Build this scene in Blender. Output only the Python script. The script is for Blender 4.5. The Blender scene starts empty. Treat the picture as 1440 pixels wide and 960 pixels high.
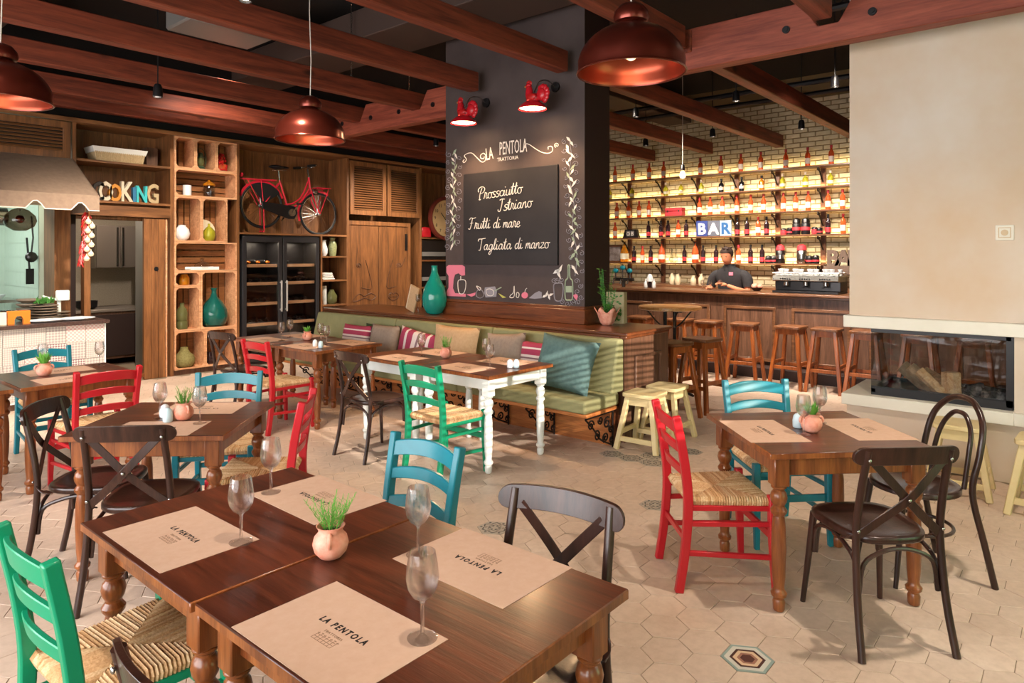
import bpy, bmesh, math, random
from math import pi, sin, cos, radians, sqrt, atan2
from mathutils import Vector, Matrix, Euler

random.seed(7)
scene = bpy.context.scene
C = scene.collection
V = Vector

# ------------------------------------------------------------------ camera
YAW, CAMH, FPX, HY = radians(40.4), 1.62, 952.0, 360.0
cam_d = bpy.data.cameras.new('camera')
cam_d.sensor_width = 36.0
cam_d.lens = 36.0 * FPX / 1440.0
cam_d.shift_y = -(480.0 - HY) / 1440.0
cam_d.clip_start = 0.05
cam = bpy.data.objects.new('camera', cam_d)
cam.location = (0, 0, CAMH)
cam.rotation_euler = (pi / 2, 0, YAW - pi / 2)
C.objects.link(cam)
scene.camera = cam

# ------------------------------------------------------------------ view and light
scene.view_settings.view_transform = 'Standard'
scene.view_settings.look = 'None'
scene.view_settings.exposure = 0.70
scene.view_settings.gamma = 1.0
scene.view_settings.use_curve_mapping = False

world = bpy.data.worlds.new('world')
scene.world = world
world.use_nodes = True
bg = world.node_tree.nodes['Background']
bg.inputs[0].default_value = (0.86, 0.93, 1.0, 1)
bg.inputs[1].default_value = 1.6

def light(name, kind, loc, energy, color=(1, 1, 1), target=None, rot=None, parent=None, **kw):
    d = bpy.data.lights.new(name, kind)
    d.energy = energy
    d.color = color
    for k, v in kw.items():
        setattr(d, k, v)
    o = bpy.data.objects.new(name, d)
    o.location = loc
    if target is not None:
        o.rotation_euler = (V(target) - V(loc)).to_track_quat('-Z', 'Y').to_euler()
    if rot is not None:
        o.rotation_euler = rot
    C.objects.link(o)
    if parent is not None:
        o.parent = parent
    return o

SUN_AZ, SUN_EL = radians(80), radians(19)
sdir = V((cos(SUN_AZ) * cos(SUN_EL), sin(SUN_AZ) * cos(SUN_EL), -sin(SUN_EL)))
light('sun', 'SUN', (0, -8, 8), 6.0, (1.0, 0.88, 0.76), rot=sdir.to_track_quat('-Z', 'Y').to_euler(), angle=radians(0.3))
# area lamps added at the south and west window bays for even daylight
light('window_fill', 'AREA', (3.35, -2.35, 1.7), 160, (1.0, 0.955, 0.935), rot=(radians(-90), 0, 0), shape='RECTANGLE', size=2.5, size_y=2.5)
light('window_fill', 'AREA', (-1.3, -2.35, 1.7), 100, (1.0, 0.955, 0.935), rot=(radians(-90), 0, 0), shape='RECTANGLE', size=2.0, size_y=2.5)
light('window_fill', 'AREA', (-2.4, 3.2, 1.75), 260, (1.0, 0.955, 0.935), rot=(radians(90), 0, radians(-90)), shape='RECTANGLE', size=7.5, size_y=2.6)

# ------------------------------------------------------------------ helpers
FW = V((cos(YAW), sin(YAW), 0))
RT = V((sin(YAW), -cos(YAW), 0))

def at(px, py, X=None, Y=None, Z=None):
    """the point of the photograph's pixel on a plane of the room"""
    d = FW + RT * ((px - 720) / FPX) + V((0, 0, (HY - py) / FPX))
    if X is not None:
        t = X / d.x
    elif Y is not None:
        t = Y / d.y
    else:
        t = (Z - CAMH) / d.z
    return V((0, 0, CAMH)) + d * t

def project(p):
    w = p[0] * FW.x + p[1] * FW.y
    if w < 0.05:
        return None
    return 720 + FPX * (p[0] * RT.x + p[1] * RT.y) / w, HY - FPX * (p[2] - CAMH) / w

def spline(pts, n=6, closed=False):
    P = [V(p) for p in pts]
    if len(P) < 3:
        return P
    out = []
    m = len(P)
    rng = range(m) if closed else range(m - 1)
    for i in rng:
        if closed:
            a, b, c, d = P[(i - 1) % m], P[i], P[(i + 1) % m], P[(i + 2) % m]
        else:
            a = P[i - 1] if i > 0 else P[0] * 2 - P[1]
            b, c = P[i], P[i + 1]
            d = P[i + 2] if i + 2 < m else P[-1] * 2 - P[-2]
        for k in range(n):
            t = k / n
            out.append(0.5 * ((2 * b) + (c - a) * t + (2 * a - 5 * b + 4 * c - d) * t * t + (3 * b - a - 3 * c + d) * t ** 3))
    if not closed:
        out.append(P[-1])
    return out

class MB:
    def __init__(self):
        self.v, self.f, self.mi = [], [], []
        self.m = None
        self.k = 0
    def add(self, vs, fs):
        n = len(self.v)
        if self.m is not None:
            vs = [self.m @ V(p) for p in vs]
        self.v.extend([tuple(p) for p in vs])
        for q in fs:
            self.f.append([n + i for i in q])
            self.mi.append(self.k)
        return self
    def box(self, x0, x1, y0, y1, z0, z1):
        return self.add([(x0, y0, z0), (x1, y0, z0), (x1, y1, z0), (x0, y1, z0), (x0, y0, z1), (x1, y0, z1), (x1, y1, z1), (x0, y1, z1)],
                        [(0, 3, 2, 1), (4, 5, 6, 7), (0, 1, 5, 4), (1, 2, 6, 5), (2, 3, 7, 6), (3, 0, 4, 7)])
    def cbox(self, c, s, rz=0):
        R = Matrix.Rotation(rz, 3, 'Z')
        vs = [V(c) + R @ V((a * s[0] / 2, b * s[1] / 2, g * s[2] / 2)) for g in (-1, 1) for a, b in ((-1, -1), (1, -1), (1, 1), (-1, 1))]
        return self.add(vs, [(0, 3, 2, 1), (4, 5, 6, 7), (0, 1, 5, 4), (1, 2, 6, 5), (2, 3, 7, 6), (3, 0, 4, 7)])
    def frames(self, P, up, closed):
        fr = []
        n = len(P)
        prev = None
        for i in range(n):
            a = P[(i - 1) % n] if (closed or i > 0) else P[i]
            b = P[(i + 1) % n] if (closed or i < n - 1) else P[i]
            T = (b - a)
            T = T.normalized() if T.length > 1e-9 else V((0, 0, 1))
            if up is not None:
                S = T.cross(V(up))
                if S.length < 1e-5:
                    S = prev if prev is not None else T.orthogonal()
                S.normalize()
            else:
                if prev is None:
                    S = T.orthogonal().normalized()
                else:
                    S = (prev - T * prev.dot(T)).normalized()
            prev = S
            fr.append((S, S.cross(T).normalized() if up is None else S.cross(T).normalized()))
        return fr
    def sweep(self, pts, sec, up=None, scale=None, closed=False):
        P = [V(p) for p in pts]
        fr = self.frames(P, up, closed)
        k = len(sec)
        vs, fs = [], []
        for i, p in enumerate(P):
            s = 1.0 if scale is None else scale[i]
            S, U = fr[i]
            if isinstance(s, tuple):
                vs += [p + S * a * s[0] + U * b * s[1] for a, b in sec]
            else:
                vs += [p + S * a * s + U * b * s for a, b in sec]
        n = len(P)
        for i in range(n if closed else n - 1):
            j = (i + 1) % n
            for q in range(k):
                r = (q + 1) % k
                fs.append((i * k + q, j * k + q, j * k + r, i * k + r))
        if not closed:
            fs.append(tuple(range(k)))
            fs.append(tuple(reversed(range((n - 1) * k, n * k))))
        return self.add(vs, fs)
    def tube(self, pts, r, seg=8, closed=False, up=None):
        if isinstance(r, (list, tuple)):
            sc, r0 = [x for x in r], 1.0
        else:
            sc, r0 = None, r
        return self.sweep(pts, [(r0 * cos(2 * pi * i / seg), r0 * sin(2 * pi * i / seg)) for i in range(seg)], up, sc, closed)
    def bar(self, p, q, w, h, up=(0, 0, 1)):
        """bar of width w (sideways) and height h (along up)"""
        return self.sweep([p, q], [(-w / 2, -h / 2), (w / 2, -h / 2), (w / 2, h / 2), (-w / 2, h / 2)], up)
    def strip(self, pts, w, h, up=(0, 0, 1), scale=None):
        return self.sweep(pts, [(-w / 2, -h / 2), (w / 2, -h / 2), (w / 2, h / 2), (-w / 2, h / 2)], up, scale)
    def lathe(self, prof, seg=16, c=(0, 0, 0), cap=True, ax='z', sx=1.0, sy=1.0):
        vs, fs = [], []
        n = len(prof)
        for r, z in prof:
            for i in range(seg):
                a = 2 * pi * i / seg
                p = (r * cos(a) * sx, r * sin(a) * sy, z)
                if ax == 'x':
                    p = (p[2], p[0], p[1])
                elif ax == 'y':
                    p = (p[0], p[2], p[1])
                vs.append((c[0] + p[0], c[1] + p[1], c[2] + p[2]))
        for i in range(n - 1):
            for j in range(seg):
                k = (j + 1) % seg
                fs.append((i * seg + j, i * seg + k, (i + 1) * seg + k, (i + 1) * seg + j))
        if cap:
            fs.append(tuple(reversed(range(seg))))
            fs.append(tuple(range((n - 1) * seg, n * seg)))
        return self.add(vs, fs)
    def prism(self, poly, h, M=None):
        """polygon in local xy extruded by h along local z"""
        n = len(poly)
        vs = [V((x, y, 0)) for x, y in poly] + [V((x, y, h)) for x, y in poly]
        if M is not None:
            vs = [M @ p for p in vs]
        fs = [tuple(reversed(range(n))), tuple(range(n, 2 * n))] + [(i, (i + 1) % n, n + (i + 1) % n, n + i) for i in range(n)]
        return self.add(vs, fs)
    def ring(self, outer, inner, h, M=None):
        n = len(outer)
        P = [V((x, y, z)) for z in (0, h) for L in (outer, inner) for x, y in L]
        if M is not None:
            P = [M @ p for p in P]
        fs = []
        for i in range(n):
            j = (i + 1) % n
            o0, o1, i0, i1 = i, j, n + i, n + j
            fs += [(o1, o0, i0, i1), (2 * n + o0, 2 * n + o1, 2 * n + i1, 2 * n + i0), (o0, o1, 2 * n + o1, 2 * n + o0), (i1, i0, 2 * n + i0, 2 * n + i1)]
        return self.add(P, fs)
    def ball(self, c, r, seg=12, rings=8, s=(1, 1, 1)):
        return self.lathe_s([(r * sin(pi * i / rings), -r * cos(pi * i / rings)) for i in range(rings + 1)], seg, c, s)
    def lathe_s(self, prof, seg, c, s):
        vs, fs = [], []
        for r, z in prof:
            for i in range(seg):
                a = 2 * pi * i / seg
                vs.append((c[0] + r * cos(a) * s[0], c[1] + r * sin(a) * s[1], c[2] + z * s[2]))
        for i in range(len(prof) - 1):
            for j in range(seg):
                k = (j + 1) % seg
                fs.append((i * seg + j, i * seg + k, (i + 1) * seg + k, (i + 1) * seg + j))
        return self.add(vs, fs)

def obj(name, mb, mat, parent=None, smooth=True, bevel=0, angle=40, loc=None, rz=0, seg=1, kind=None):
    me = bpy.data.meshes.new(name)
    me.from_pydata(mb.v, [], mb.f)
    mats = mat if isinstance(mat, (list, tuple)) else [mat]
    for m in mats:
        me.materials.append(m)
    if len(mats) > 1:
        me.polygons.foreach_set('material_index', mb.mi)
    me.update()
    bm = bmesh.new()
    bm.from_mesh(me)
    bmesh.ops.remove_doubles(bm, verts=bm.verts, dist=1e-5)
    bmesh.ops.recalc_face_normals(bm, faces=bm.faces)
    bm.to_mesh(me)
    bm.free()
    if smooth:
        me.polygons.foreach_set('use_smooth', [True] * len(me.polygons))
        me.set_sharp_from_angle(angle=radians(angle))
    o = bpy.data.objects.new(name, me)
    C.objects.link(o)
    if loc is not None:
        o.location = loc
    if rz:
        o.rotation_euler = (0, 0, rz)
    if parent is not None:
        o.parent = parent
    if bevel:
        b = o.modifiers.new('bevel', 'BEVEL')
        b.width = bevel
        b.segments = seg
        b.limit_method = 'ANGLE'
        b.angle_limit = radians(50)
    if kind:
        o['kind'] = kind
    return o

def tag(o, label=None, cat=None, group=None, kind=None):
    if label: o['label'] = label
    if cat: o['category'] = cat
    if group: o['group'] = group
    if kind: o['kind'] = kind
    return o

def thing(name, label, cat, loc=(0, 0, 0), rz=0, group=None, kind=None):
    o = bpy.data.objects.new(name, None)
    o.empty_display_size = 0.1
    C.objects.link(o)
    o.location = loc
    o.rotation_euler = (0, 0, rz)
    return tag(o, label, cat, group, kind)

def copy_tree(o, loc=None, rz=None, label=None, group=None, parent=None, swap=None, scale=None):
    c = o.copy()
    C.objects.link(c)
    c.parent = parent
    if loc is not None: c.location = loc
    if rz is not None: c.rotation_euler = (0, 0, rz)
    if scale is not None: c.scale = (scale,) * 3
    if label: c['label'] = label
    if group: c['group'] = group
    if swap and c.type == 'MESH':
        for i, s in enumerate(c.material_slots):
            mname = c.data.materials[i].name if c.data.materials[i] else ''
            if mname in swap:
                s.link = 'OBJECT'
                s.material = swap[mname]
    for ch in list(o.children):
        copy_tree(ch, parent=c, swap=swap)
    return c

# ------------------------------------------------------------------ materials
def lin(h):
    h = h.lstrip('#')
    r = []
    for i in (0, 2, 4):
        c = int(h[i:i + 2], 16) / 255
        r.append(c / 12.92 if c <= 0.04045 else ((c + 0.055) / 1.055) ** 2.4)
    return (*r, 1)

def base_mat(name, col='#808080', rough=0.5, metal=0, coat=0, trans=0, ior=1.45, emit=None, estr=0, sub=0):
    m = bpy.data.materials.new(name)
    m.use_nodes = True
    b = m.node_tree.nodes['Principled BSDF']
    b.inputs['Base Color'].default_value = lin(col)
    b.inputs['Roughness'].default_value = rough
    b.inputs['Metallic'].default_value = metal
    b.inputs['Coat Weight'].default_value = coat
    b.inputs['Coat Roughness'].default_value = 0.15
    b.inputs['Transmission Weight'].default_value = trans
    b.inputs['IOR'].default_value = ior
    if emit:
        b.inputs['Emission Color'].default_value = lin(emit)
        b.inputs['Emission Strength'].default_value = estr
    return m, m.node_tree, b

def coords(nt, scale=(1, 1, 1), kind='Object', rot=(0, 0, 0)):
    tc = nt.nodes.new('ShaderNodeTexCoord')
    mp = nt.nodes.new('ShaderNodeMapping')
    mp.inputs['Scale'].default_value = scale
    mp.inputs['Rotation'].default_value = rot
    nt.links.new(tc.outputs[kind], mp.inputs[0])
    return mp

def noise(nt, vec, scale=5, detail=4, rough=0.5, dist=0):
    n = nt.nodes.new('ShaderNodeTexNoise')
    n.inputs['Scale'].default_value = scale
    n.inputs['Detail'].default_value = detail
    n.inputs['Roughness'].default_value = rough
    n.inputs['Distortion'].default_value = dist
    nt.links.new(vec.outputs[0], n.inputs['Vector'])
    return n

def ramp(nt, fac, stops, interp='LINEAR'):
    r = nt.nodes.new('ShaderNodeValToRGB')
    r.color_ramp.interpolation = interp
    el = r.color_ramp.elements
    while len(el) < len(stops):
        el.new(0.5)
    for e, (p, c) in zip(el, stops):
        e.position = p
        e.color = lin(c) if isinstance(c, str) else c
    nt.links.new(fac, r.inputs[0])
    return r

def bump(nt, b, h, strength=0.2, dist=0.01):
    n = nt.nodes.new('ShaderNodeBump')
    n.inputs['Strength'].default_value = strength
    n.inputs['Distance'].default_value = dist
    nt.links.new(h, n.inputs['Height'])
    nt.links.new(n.outputs[0], b.inputs['Normal'])

def vary(nt, colsock, b, amt=0.12):
    """small brightness change from one object to the next"""
    oi = nt.nodes.new('ShaderNodeObjectInfo')
    mr = nt.nodes.new('ShaderNodeMapRange')
    mr.inputs['To Min'].default_value = 1 - amt
    mr.inputs['To Max'].default_value = 1 + amt
    hsv = nt.nodes.new('ShaderNodeHueSaturation')
    nt.links.new(oi.outputs['Random'], mr.inputs[0])
    nt.links.new(mr.outputs[0], hsv.inputs['Value'])
    nt.links.new(colsock, hsv.inputs['Color'])
    nt.links.new(hsv.outputs[0], b.inputs['Base Color'])

def wood(name, dark, light_, axis='x', rough=0.4, coat=0.0, scale=1.0, knots=False, amt=0.08, bmp=0.15):
    m, nt, b = base_mat(name, light_, rough, coat=coat)
    s = [9 * scale] * 3
    s['xyz'.index(axis)] = 0.7 * scale
    mp = coords(nt, s)
    n = noise(nt, mp, 2.2, 6, 0.6, 0.8)
    r = ramp(nt, n.outputs['Fac'], [(0.3, dark), (0.68, light_)])
    out = r.outputs[0]
    mp2 = coords(nt, [q * 6 for q in s])
    n2 = noise(nt, mp2, 2.0, 3, 0.6)
    mx = nt.nodes.new('ShaderNodeMixRGB')
    mx.blend_type = 'MULTIPLY'
    mx.inputs[0].default_value = 0.35
    r2 = ramp(nt, n2.outputs['Fac'], [(0.3, '#8c8c8c'), (0.6, '#ffffff')])
    nt.links.new(out, mx.inputs[1])
    nt.links.new(r2.outputs[0], mx.inputs[2])
    out = mx.outputs[0]
    if knots:
        s3 = [3.2] * 3
        s3['xyz'.index(axis)] = 1.6
        mp3 = coords(nt, s3)
        vo = nt.nodes.new('ShaderNodeTexVoronoi')
        vo.inputs['Scale'].default_value = 1.0
        nt.links.new(mp3.outputs[0], vo.inputs['Vector'])
        r3 = ramp(nt, vo.outputs['Distance'], [(0.05, '#2a120a'), (0.13, '#ffffff')])
        mx2 = nt.nodes.new('ShaderNodeMixRGB')
        mx2.blend_type = 'MULTIPLY'
        mx2.inputs[0].default_value = 0.7
        nt.links.new(out, mx2.inputs[1])
        nt.links.new(r3.outputs[0], mx2.inputs[2])
        out = mx2.outputs[0]
    vary(nt, out, b, amt)
    bump(nt, b, n2.outputs['Fac'], bmp, 0.004)
    return m

def plain(name, col, rough=0.5, metal=0, coat=0, var=None, nscale=8, bmp=0, trans=0, ior=1.45, amt=0):
    m, nt, b = base_mat(name, col, rough, metal, coat, trans, ior)
    if var or bmp:
        mp = coords(nt)
        n = noise(nt, mp, nscale, 5, 0.6)
        if var:
            r = ramp(nt, n.outputs['Fac'], [(0.3, col), (0.72, var)])
            if amt:
                vary(nt, r.outputs[0], b, amt)
            else:
                nt.links.new(r.outputs[0], b.inputs['Base Color'])
        if bmp:
            bump(nt, b, n.outputs['Fac'], bmp, 0.01)
    return m

def glow(name, col, strength):
    m, nt, b = base_mat(name, col, 0.5, emit=col, estr=strength)
    return m

M = {}
M['table_top'] = wood('dark_stained_pine_top', '#3a170d', '#6e3520', 'x', 0.3, coat=0.15, knots=True)
M['table_top_y'] = wood('dark_stained_pine_top_lengthwise', '#3a170d', '#6e3520', 'y', 0.3, coat=0.15, knots=True)
M['table_wood'] = wood('reddish_stained_wood', '#6a3418', '#a05e30', 'z', 0.28, coat=0.3)
M['beam_x'] = wood('red_stained_beam', '#4e1e12', '#8c402a', 'x', 0.55, knots=True, scale=0.7)
M['beam_y'] = wood('red_stained_cross_beam', '#6e2c20', '#a4543e', 'y', 0.55, knots=True, scale=0.7)
M['cab'] = wood('oak_cabinet_wood', '#5e3a20', '#966239', 'z', 0.45, scale=0.8)
M['cab_x'] = wood('oak_cabinet_rail_wood', '#5e3a20', '#9a663c', 'x', 0.45, scale=0.8)
M['crate'] = wood('pale_crate_wood', '#c08458', '#e8b084', 'x', 0.6)
M['crate_in'] = wood('crate_inner_slat_wood', '#7e5030', '#a9703f', 'x', 0.65)
M['bench'] = wood('bench_ledge_wood', '#4a2412', '#7c4526', 'y', 0.3, coat=0.2)
M['bench_base'] = wood('bench_base_wood', '#9a5428', '#cc8448', 'y', 0.45)
M['bar'] = wood('dark_bar_wood', '#4a3022', '#7a5642', 'z', 0.4)
M['bar_top'] = wood('bar_counter_wood', '#50301e', '#82583c', 'y', 0.3, coat=0.2)
M['stool'] = wood('orange_brown_stool_wood', '#7c3c18', '#b4652e', 'z', 0.35, coat=0.2)
M['stool_seat'] = wood('brown_stool_seat_wood', '#5c3420', '#8c5a38', 'x', 0.35, coat=0.2)
M['yellow'] = plain('cream_yellow_paint', '#d6bf8a', 0.5, var='#e0cc9c', nscale=6)
M['round_top'] = wood('honey_wood', '#b4743a', '#dea868', 'x', 0.3, coat=0.2)
M['sign_wood'] = wood('grey_brown_wood', '#4c3a30', '#6e584a', 'y', 0.6)
M['log'] = wood('split_log_wood', '#c48e60', '#f0c8a0', 'x', 0.8)
M['bark'] = plain('bark', '#8e7058', 0.9, var='#c4a688', nscale=14, bmp=0.6)
M['green'] = plain('green_paint', '#078a60', 0.35, var='#0a8c66', coat=0.15, bmp=0.03)
M['teal'] = plain('teal_paint', '#0a6e7e', 0.35, var='#0f7e8e', coat=0.15, bmp=0.03)
M['red'] = plain('red_paint', '#b81622', 0.35, var='#bc1c28', coat=0.15, bmp=0.03)
M['dark'] = wood('dark_walnut_bentwood', '#22120e', '#40251c', 'z', 0.3, coat=0.25)
M['white'] = plain('white_paint', '#dfe6e2', 0.4, var='#eef2ee')
M['steel'] = plain('steel', '#b4b2ae', 0.25, metal=1)
M['dark_steel'] = plain('dark_steel', '#4c4a4a', 0.35, metal=1)
M['black'] = plain('black_metal', '#141214', 0.4)
M['iron'] = plain('wrought_iron', '#241a18', 0.5, metal=0.6)
M['paper'] = plain('brown_kraft_paper', '#cba48a', 0.8, var='#d2ae96', nscale=30)
M['ink'] = plain('black_ink', '#1c1410', 0.7)
M['ink2'] = plain('faded_ink', '#8a6a50', 0.7)
M['terracotta'] = plain('blush_terracotta', '#d27a60', 0.6, var='#eab09a', nscale=22)
M['leaf'] = plain('leaf_green', '#4c9428', 0.55, var='#7cb850', nscale=20)
M['leaf2'] = plain('dark_leaf_green', '#2c6a28', 0.5, var='#5a9a48', nscale=20)
M['soil'] = plain('soil', '#2a1c14', 0.9)
M['copper'] = plain('copper_lacquer', '#6a2a1e', 0.3, metal=0.8, coat=0.25)
M['copper_in'] = plain('copper_inside', '#a04a34', 0.28, metal=0.8)
M['cable'] = plain('white_cable', '#c8beb4', 0.6)
M['chalk'] = plain('chalk', '#e4dcd4', 0.9)
M['chalk_pink'] = plain('pink_chalk', '#d8788c', 0.9)
M['chalk_green'] = plain('green_chalk', '#9aa890', 0.9)
M['chalk_grey'] = plain('grey_chalk', '#8c8890', 0.9)
M['chalk_yellow'] = plain('yellow_chalk', '#b8b45c', 0.9)
M['board'] = plain('grey_chalkboard_paint', '#403534', 0.75, var='#4e4240', nscale=2.5)
M['board_in'] = plain('black_chalkboard', '#1e1b1e', 0.6, var='#2a2729', nscale=3)
M['col_dark'] = plain('dark_brown_paint', '#2c1a16', 0.6)
M['fabric'] = plain('olive_green_upholstery', '#82805a', 0.85, var='#8a8860', nscale=12, bmp=0.1)
M['cush_grey'] = plain('grey_brown_linen', '#8e7c6e', 0.9, var='#9c897a', nscale=40, bmp=0.15)
M['cush_tan'] = plain('tan_linen', '#b8946c', 0.9, var='#c4a27c', nscale=40, bmp=0.15)
M['cush_teal'] = plain('dusty_teal_cotton', '#506a68', 0.9, var='#5e7a78', nscale=30, bmp=0.2)
M['cush_dark'] = plain('dark_olive_velvet', '#2c3a1e', 0.8)
M['plaster'] = plain('cream_plaster', '#d4c8bc', 0.8, var='#c6a888', nscale=0.9, bmp=0.05)
M['stone'] = plain('pale_hearth_stone', '#e2ddd0', 0.6, var='#d8d2c4', nscale=4)
M['grout'] = plain('floor_grout', '#8c7a66', 0.9)
M['ceil'] = plain('dark_ceiling', '#1c1512', 0.9)
M['duct'] = plain('brown_painted_duct', '#4a3a34', 0.6)
M['duct_light'] = plain('tan_ceiling_panel', '#8c7a60', 0.7)
M['wall'] = plain('warm_wall_paint', '#cdb798', 0.85, var='#c4ac8c', nscale=2)
M['mint'] = plain('mint_white_tile', '#b4c4b6', 0.3)
M['steel_cab'] = plain('brushed_cabinet_steel', '#8c8078', 0.45, metal=0.6)
M['grey'] = plain('grey_paint', '#7a7672', 0.5)
M['countertop'] = plain('dark_stone_countertop', '#3a2a26', 0.25, var='#5a4440', nscale=60)
M['awning'] = plain('taupe_awning_canvas', '#7e6858', 0.9, var='#8a7462', nscale=20, bmp=0.1)
M['piping'] = plain('white_awning_piping', '#e8dccc', 0.8)
M['rope'] = plain('rush_edge', '#b8874c', 0.8)
M['porcelain'] = plain('white_porcelain', '#e6e8ea', 0.25, coat=0.2)
M['shaker'] = plain('pale_blue_porcelain', '#c2d8e0', 0.25, coat=0.2)
M['skin'] = plain('skin', '#c8805e', 0.55)
M['hair'] = plain('dark_hair', '#2c1a12', 0.8)
M['shirt'] = plain('charcoal_cotton', '#1c191c', 0.85, var='#262326', nscale=30, bmp=0.1)
M['rubber'] = plain('black_rubber', '#141214', 0.6)
M['bike_red'] = plain('red_bicycle_enamel', '#d0283c', 0.25, coat=0.4)
M['chilli'] = plain('dried_red_chilli', '#b41a1a', 0.4)
M['garlic'] = plain('garlic_skin', '#e6d2b4', 0.6)
M['cream'] = plain('cream_paper', '#e8dcc0', 0.8)
M['red_label'] = plain('red_paper_label', '#b83038', 0.6)
M['white_label'] = plain('white_paper_label', '#e2cfc0', 0.6)
M['orange'] = plain('orange_plastic', '#e07c24', 0.5)
M['wicker'] = plain('pale_wicker', '#cdb48c', 0.8, var='#b89a70', nscale=60, bmp=0.5)
M['linen'] = plain('white_linen', '#dcd8d0', 0.9)
M['tray'] = plain('dark_plates', '#7c6c5c', 0.5)
M['ash'] = plain('grey_ash', '#6c6664', 0.95, var='#2c2a2a', nscale=30, bmp=0.5)

def glass_mat(name, col='#ffffff', rough=0.0, trans=1.0, ior=1.45):
    m, nt, b = base_mat(name, col, rough, trans=trans, ior=ior)
    return m
def thin_glass(name, tint='#f4f6f6', ior=1.5, edge=0.25):
    m = bpy.data.materials.new(name)
    m.use_nodes = True
    nt = m.node_tree
    nt.nodes.remove(nt.nodes['Principled BSDF'])
    out = nt.nodes['Material Output']
    tr = nt.nodes.new('ShaderNodeBsdfTransparent'); tr.inputs[0].default_value = lin(tint)
    gl = nt.nodes.new('ShaderNodeBsdfGlossy'); gl.inputs['Roughness'].default_value = 0.03
    lw = nt.nodes.new('ShaderNodeLayerWeight'); lw.inputs[0].default_value = 0.5
    pw = nt.nodes.new('ShaderNodeMath'); pw.operation = 'POWER'; pw.inputs[1].default_value = 4.5
    ma = nt.nodes.new('ShaderNodeMath'); ma.operation = 'MULTIPLY_ADD'
    ma.inputs[1].default_value = edge
    ma.inputs[2].default_value = 0.045
    nt.links.new(lw.outputs['Facing'], pw.inputs[0])
    nt.links.new(pw.outputs[0], ma.inputs[0])
    mx = nt.nodes.new('ShaderNodeMixShader')
    nt.links.new(ma.outputs[0], mx.inputs[0])
    nt.links.new(tr.outputs[0], mx.inputs[1])
    nt.links.new(gl.outputs[0], mx.inputs[2])
    nt.links.new(mx.outputs[0], out.inputs[0])
    return m
M['glass'], nt_, b_ = base_mat('clear_glass', '#ffffff', 0.0, trans=1.0, ior=1.45)
tr_ = nt_.nodes.new('ShaderNodeBsdfTransparent'); mx_ = nt_.nodes.new('ShaderNodeMixShader')
mx_.inputs[0].default_value = 0.5
nt_.links.new(tr_.outputs[0], mx_.inputs[1]); nt_.links.new(b_.outputs[0], mx_.inputs[2])
nt_.links.new(mx_.outputs[0], nt_.nodes['Material Output'].inputs[0])
M['pane'] = thin_glass('thin_clear_pane', '#eceeee', 1.45, 0.5)
M['smoke'] = thin_glass('smoked_clear_glass', '#a89c90', 1.5, 0.7)
M['g_orange'] = glass_mat('orange_liqueur_glass', '#e86434', 0.1, 0.45)
M['g_dark'] = glass_mat('dark_wine_glass', '#2a1a1c', 0.08, 0.1)
M['g_black'] = glass_mat('black_bottle_glass', '#141416', 0.08, 0.0)
M['g_amber'] = glass_mat('amber_liqueur_glass', '#d88a20', 0.1, 0.5)
M['g_yellow'] = glass_mat('yellow_liqueur_glass', '#c8c43c', 0.1, 0.5)
M['g_green'] = glass_mat('olive_green_glass', '#6c6c42', 0.1, 0.3)
M['g_teal'] = glass_mat('teal_bottle_glass', '#1c9a8c', 0.06, 0.35)
M['g_deep'] = glass_mat('deep_teal_glass', '#1c6a60', 0.06, 0.4)

def rush_mat(name, k_):
    m, nt, b = base_mat(name, '#cfa46c', 0.75)
    mp = coords(nt, (30, 30, 30))
    n = noise(nt, mp, 5.0, 3, 0.5)
    r = ramp(nt, n.outputs['Fac'], [(0.3, ('#b88a5a', '#c8a070', '#a87c4c')[k_]), (0.65, ('#d8ae80', '#e4c49a', '#c89c6c')[k_])])
    vary(nt, r.outputs[0], b, 0.08)
    bump(nt, b, n.outputs['Fac'], 0.3, 0.004)
    return m
M['rush'] = [rush_mat('woven_rush', 0), rush_mat('pale_woven_rush', 1), rush_mat('dark_woven_rush', 2)]
M['steel_bright'] = plain('pale_shine_steel', '#d2cec8', 0.25, metal=0.4)  # pale colour stands in for the reflections on the fridge handles

def tile_mat():
    m, nt, b = base_mat('cream_hexagonal_tile', '#d8c2a4', 0.42)
    g = nt.nodes.new('ShaderNodeNewGeometry')
    mp = nt.nodes.new('ShaderNodeMapping')
    nt.links.new(g.outputs['Position'], mp.inputs[0])
    n = noise(nt, mp, 1.6, 4, 0.6)
    r = ramp(nt, n.outputs['Fac'], [(0.3, '#c2a894'), (0.7, '#d6c0ae')])
    n2 = noise(nt, mp, 24, 4, 0.6)
    r2 = ramp(nt, n2.outputs['Fac'], [(0.3, '#e6e2de'), (0.6, '#ffffff')])
    mx = nt.nodes.new('ShaderNodeMixRGB')
    mx.blend_type = 'MULTIPLY'
    mx.inputs[0].default_value = 0.6
    nt.links.new(r.outputs[0], mx.inputs[1])
    nt.links.new(r2.outputs[0], mx.inputs[2])
    vary(nt, mx.outputs[0], b, 0.05)
    bump(nt, b, n2.outputs['Fac'], 0.05, 0.003)
    return m
M['tile'] = tile_mat()
M['brick'] = plain('whitewashed_brick', '#ccbc98', 0.8, var='#dccfb0', nscale=9, bmp=0.25, amt=0.1)
M['mortar'] = plain('brown_mortar', '#8a7450', 0.9)

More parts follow.
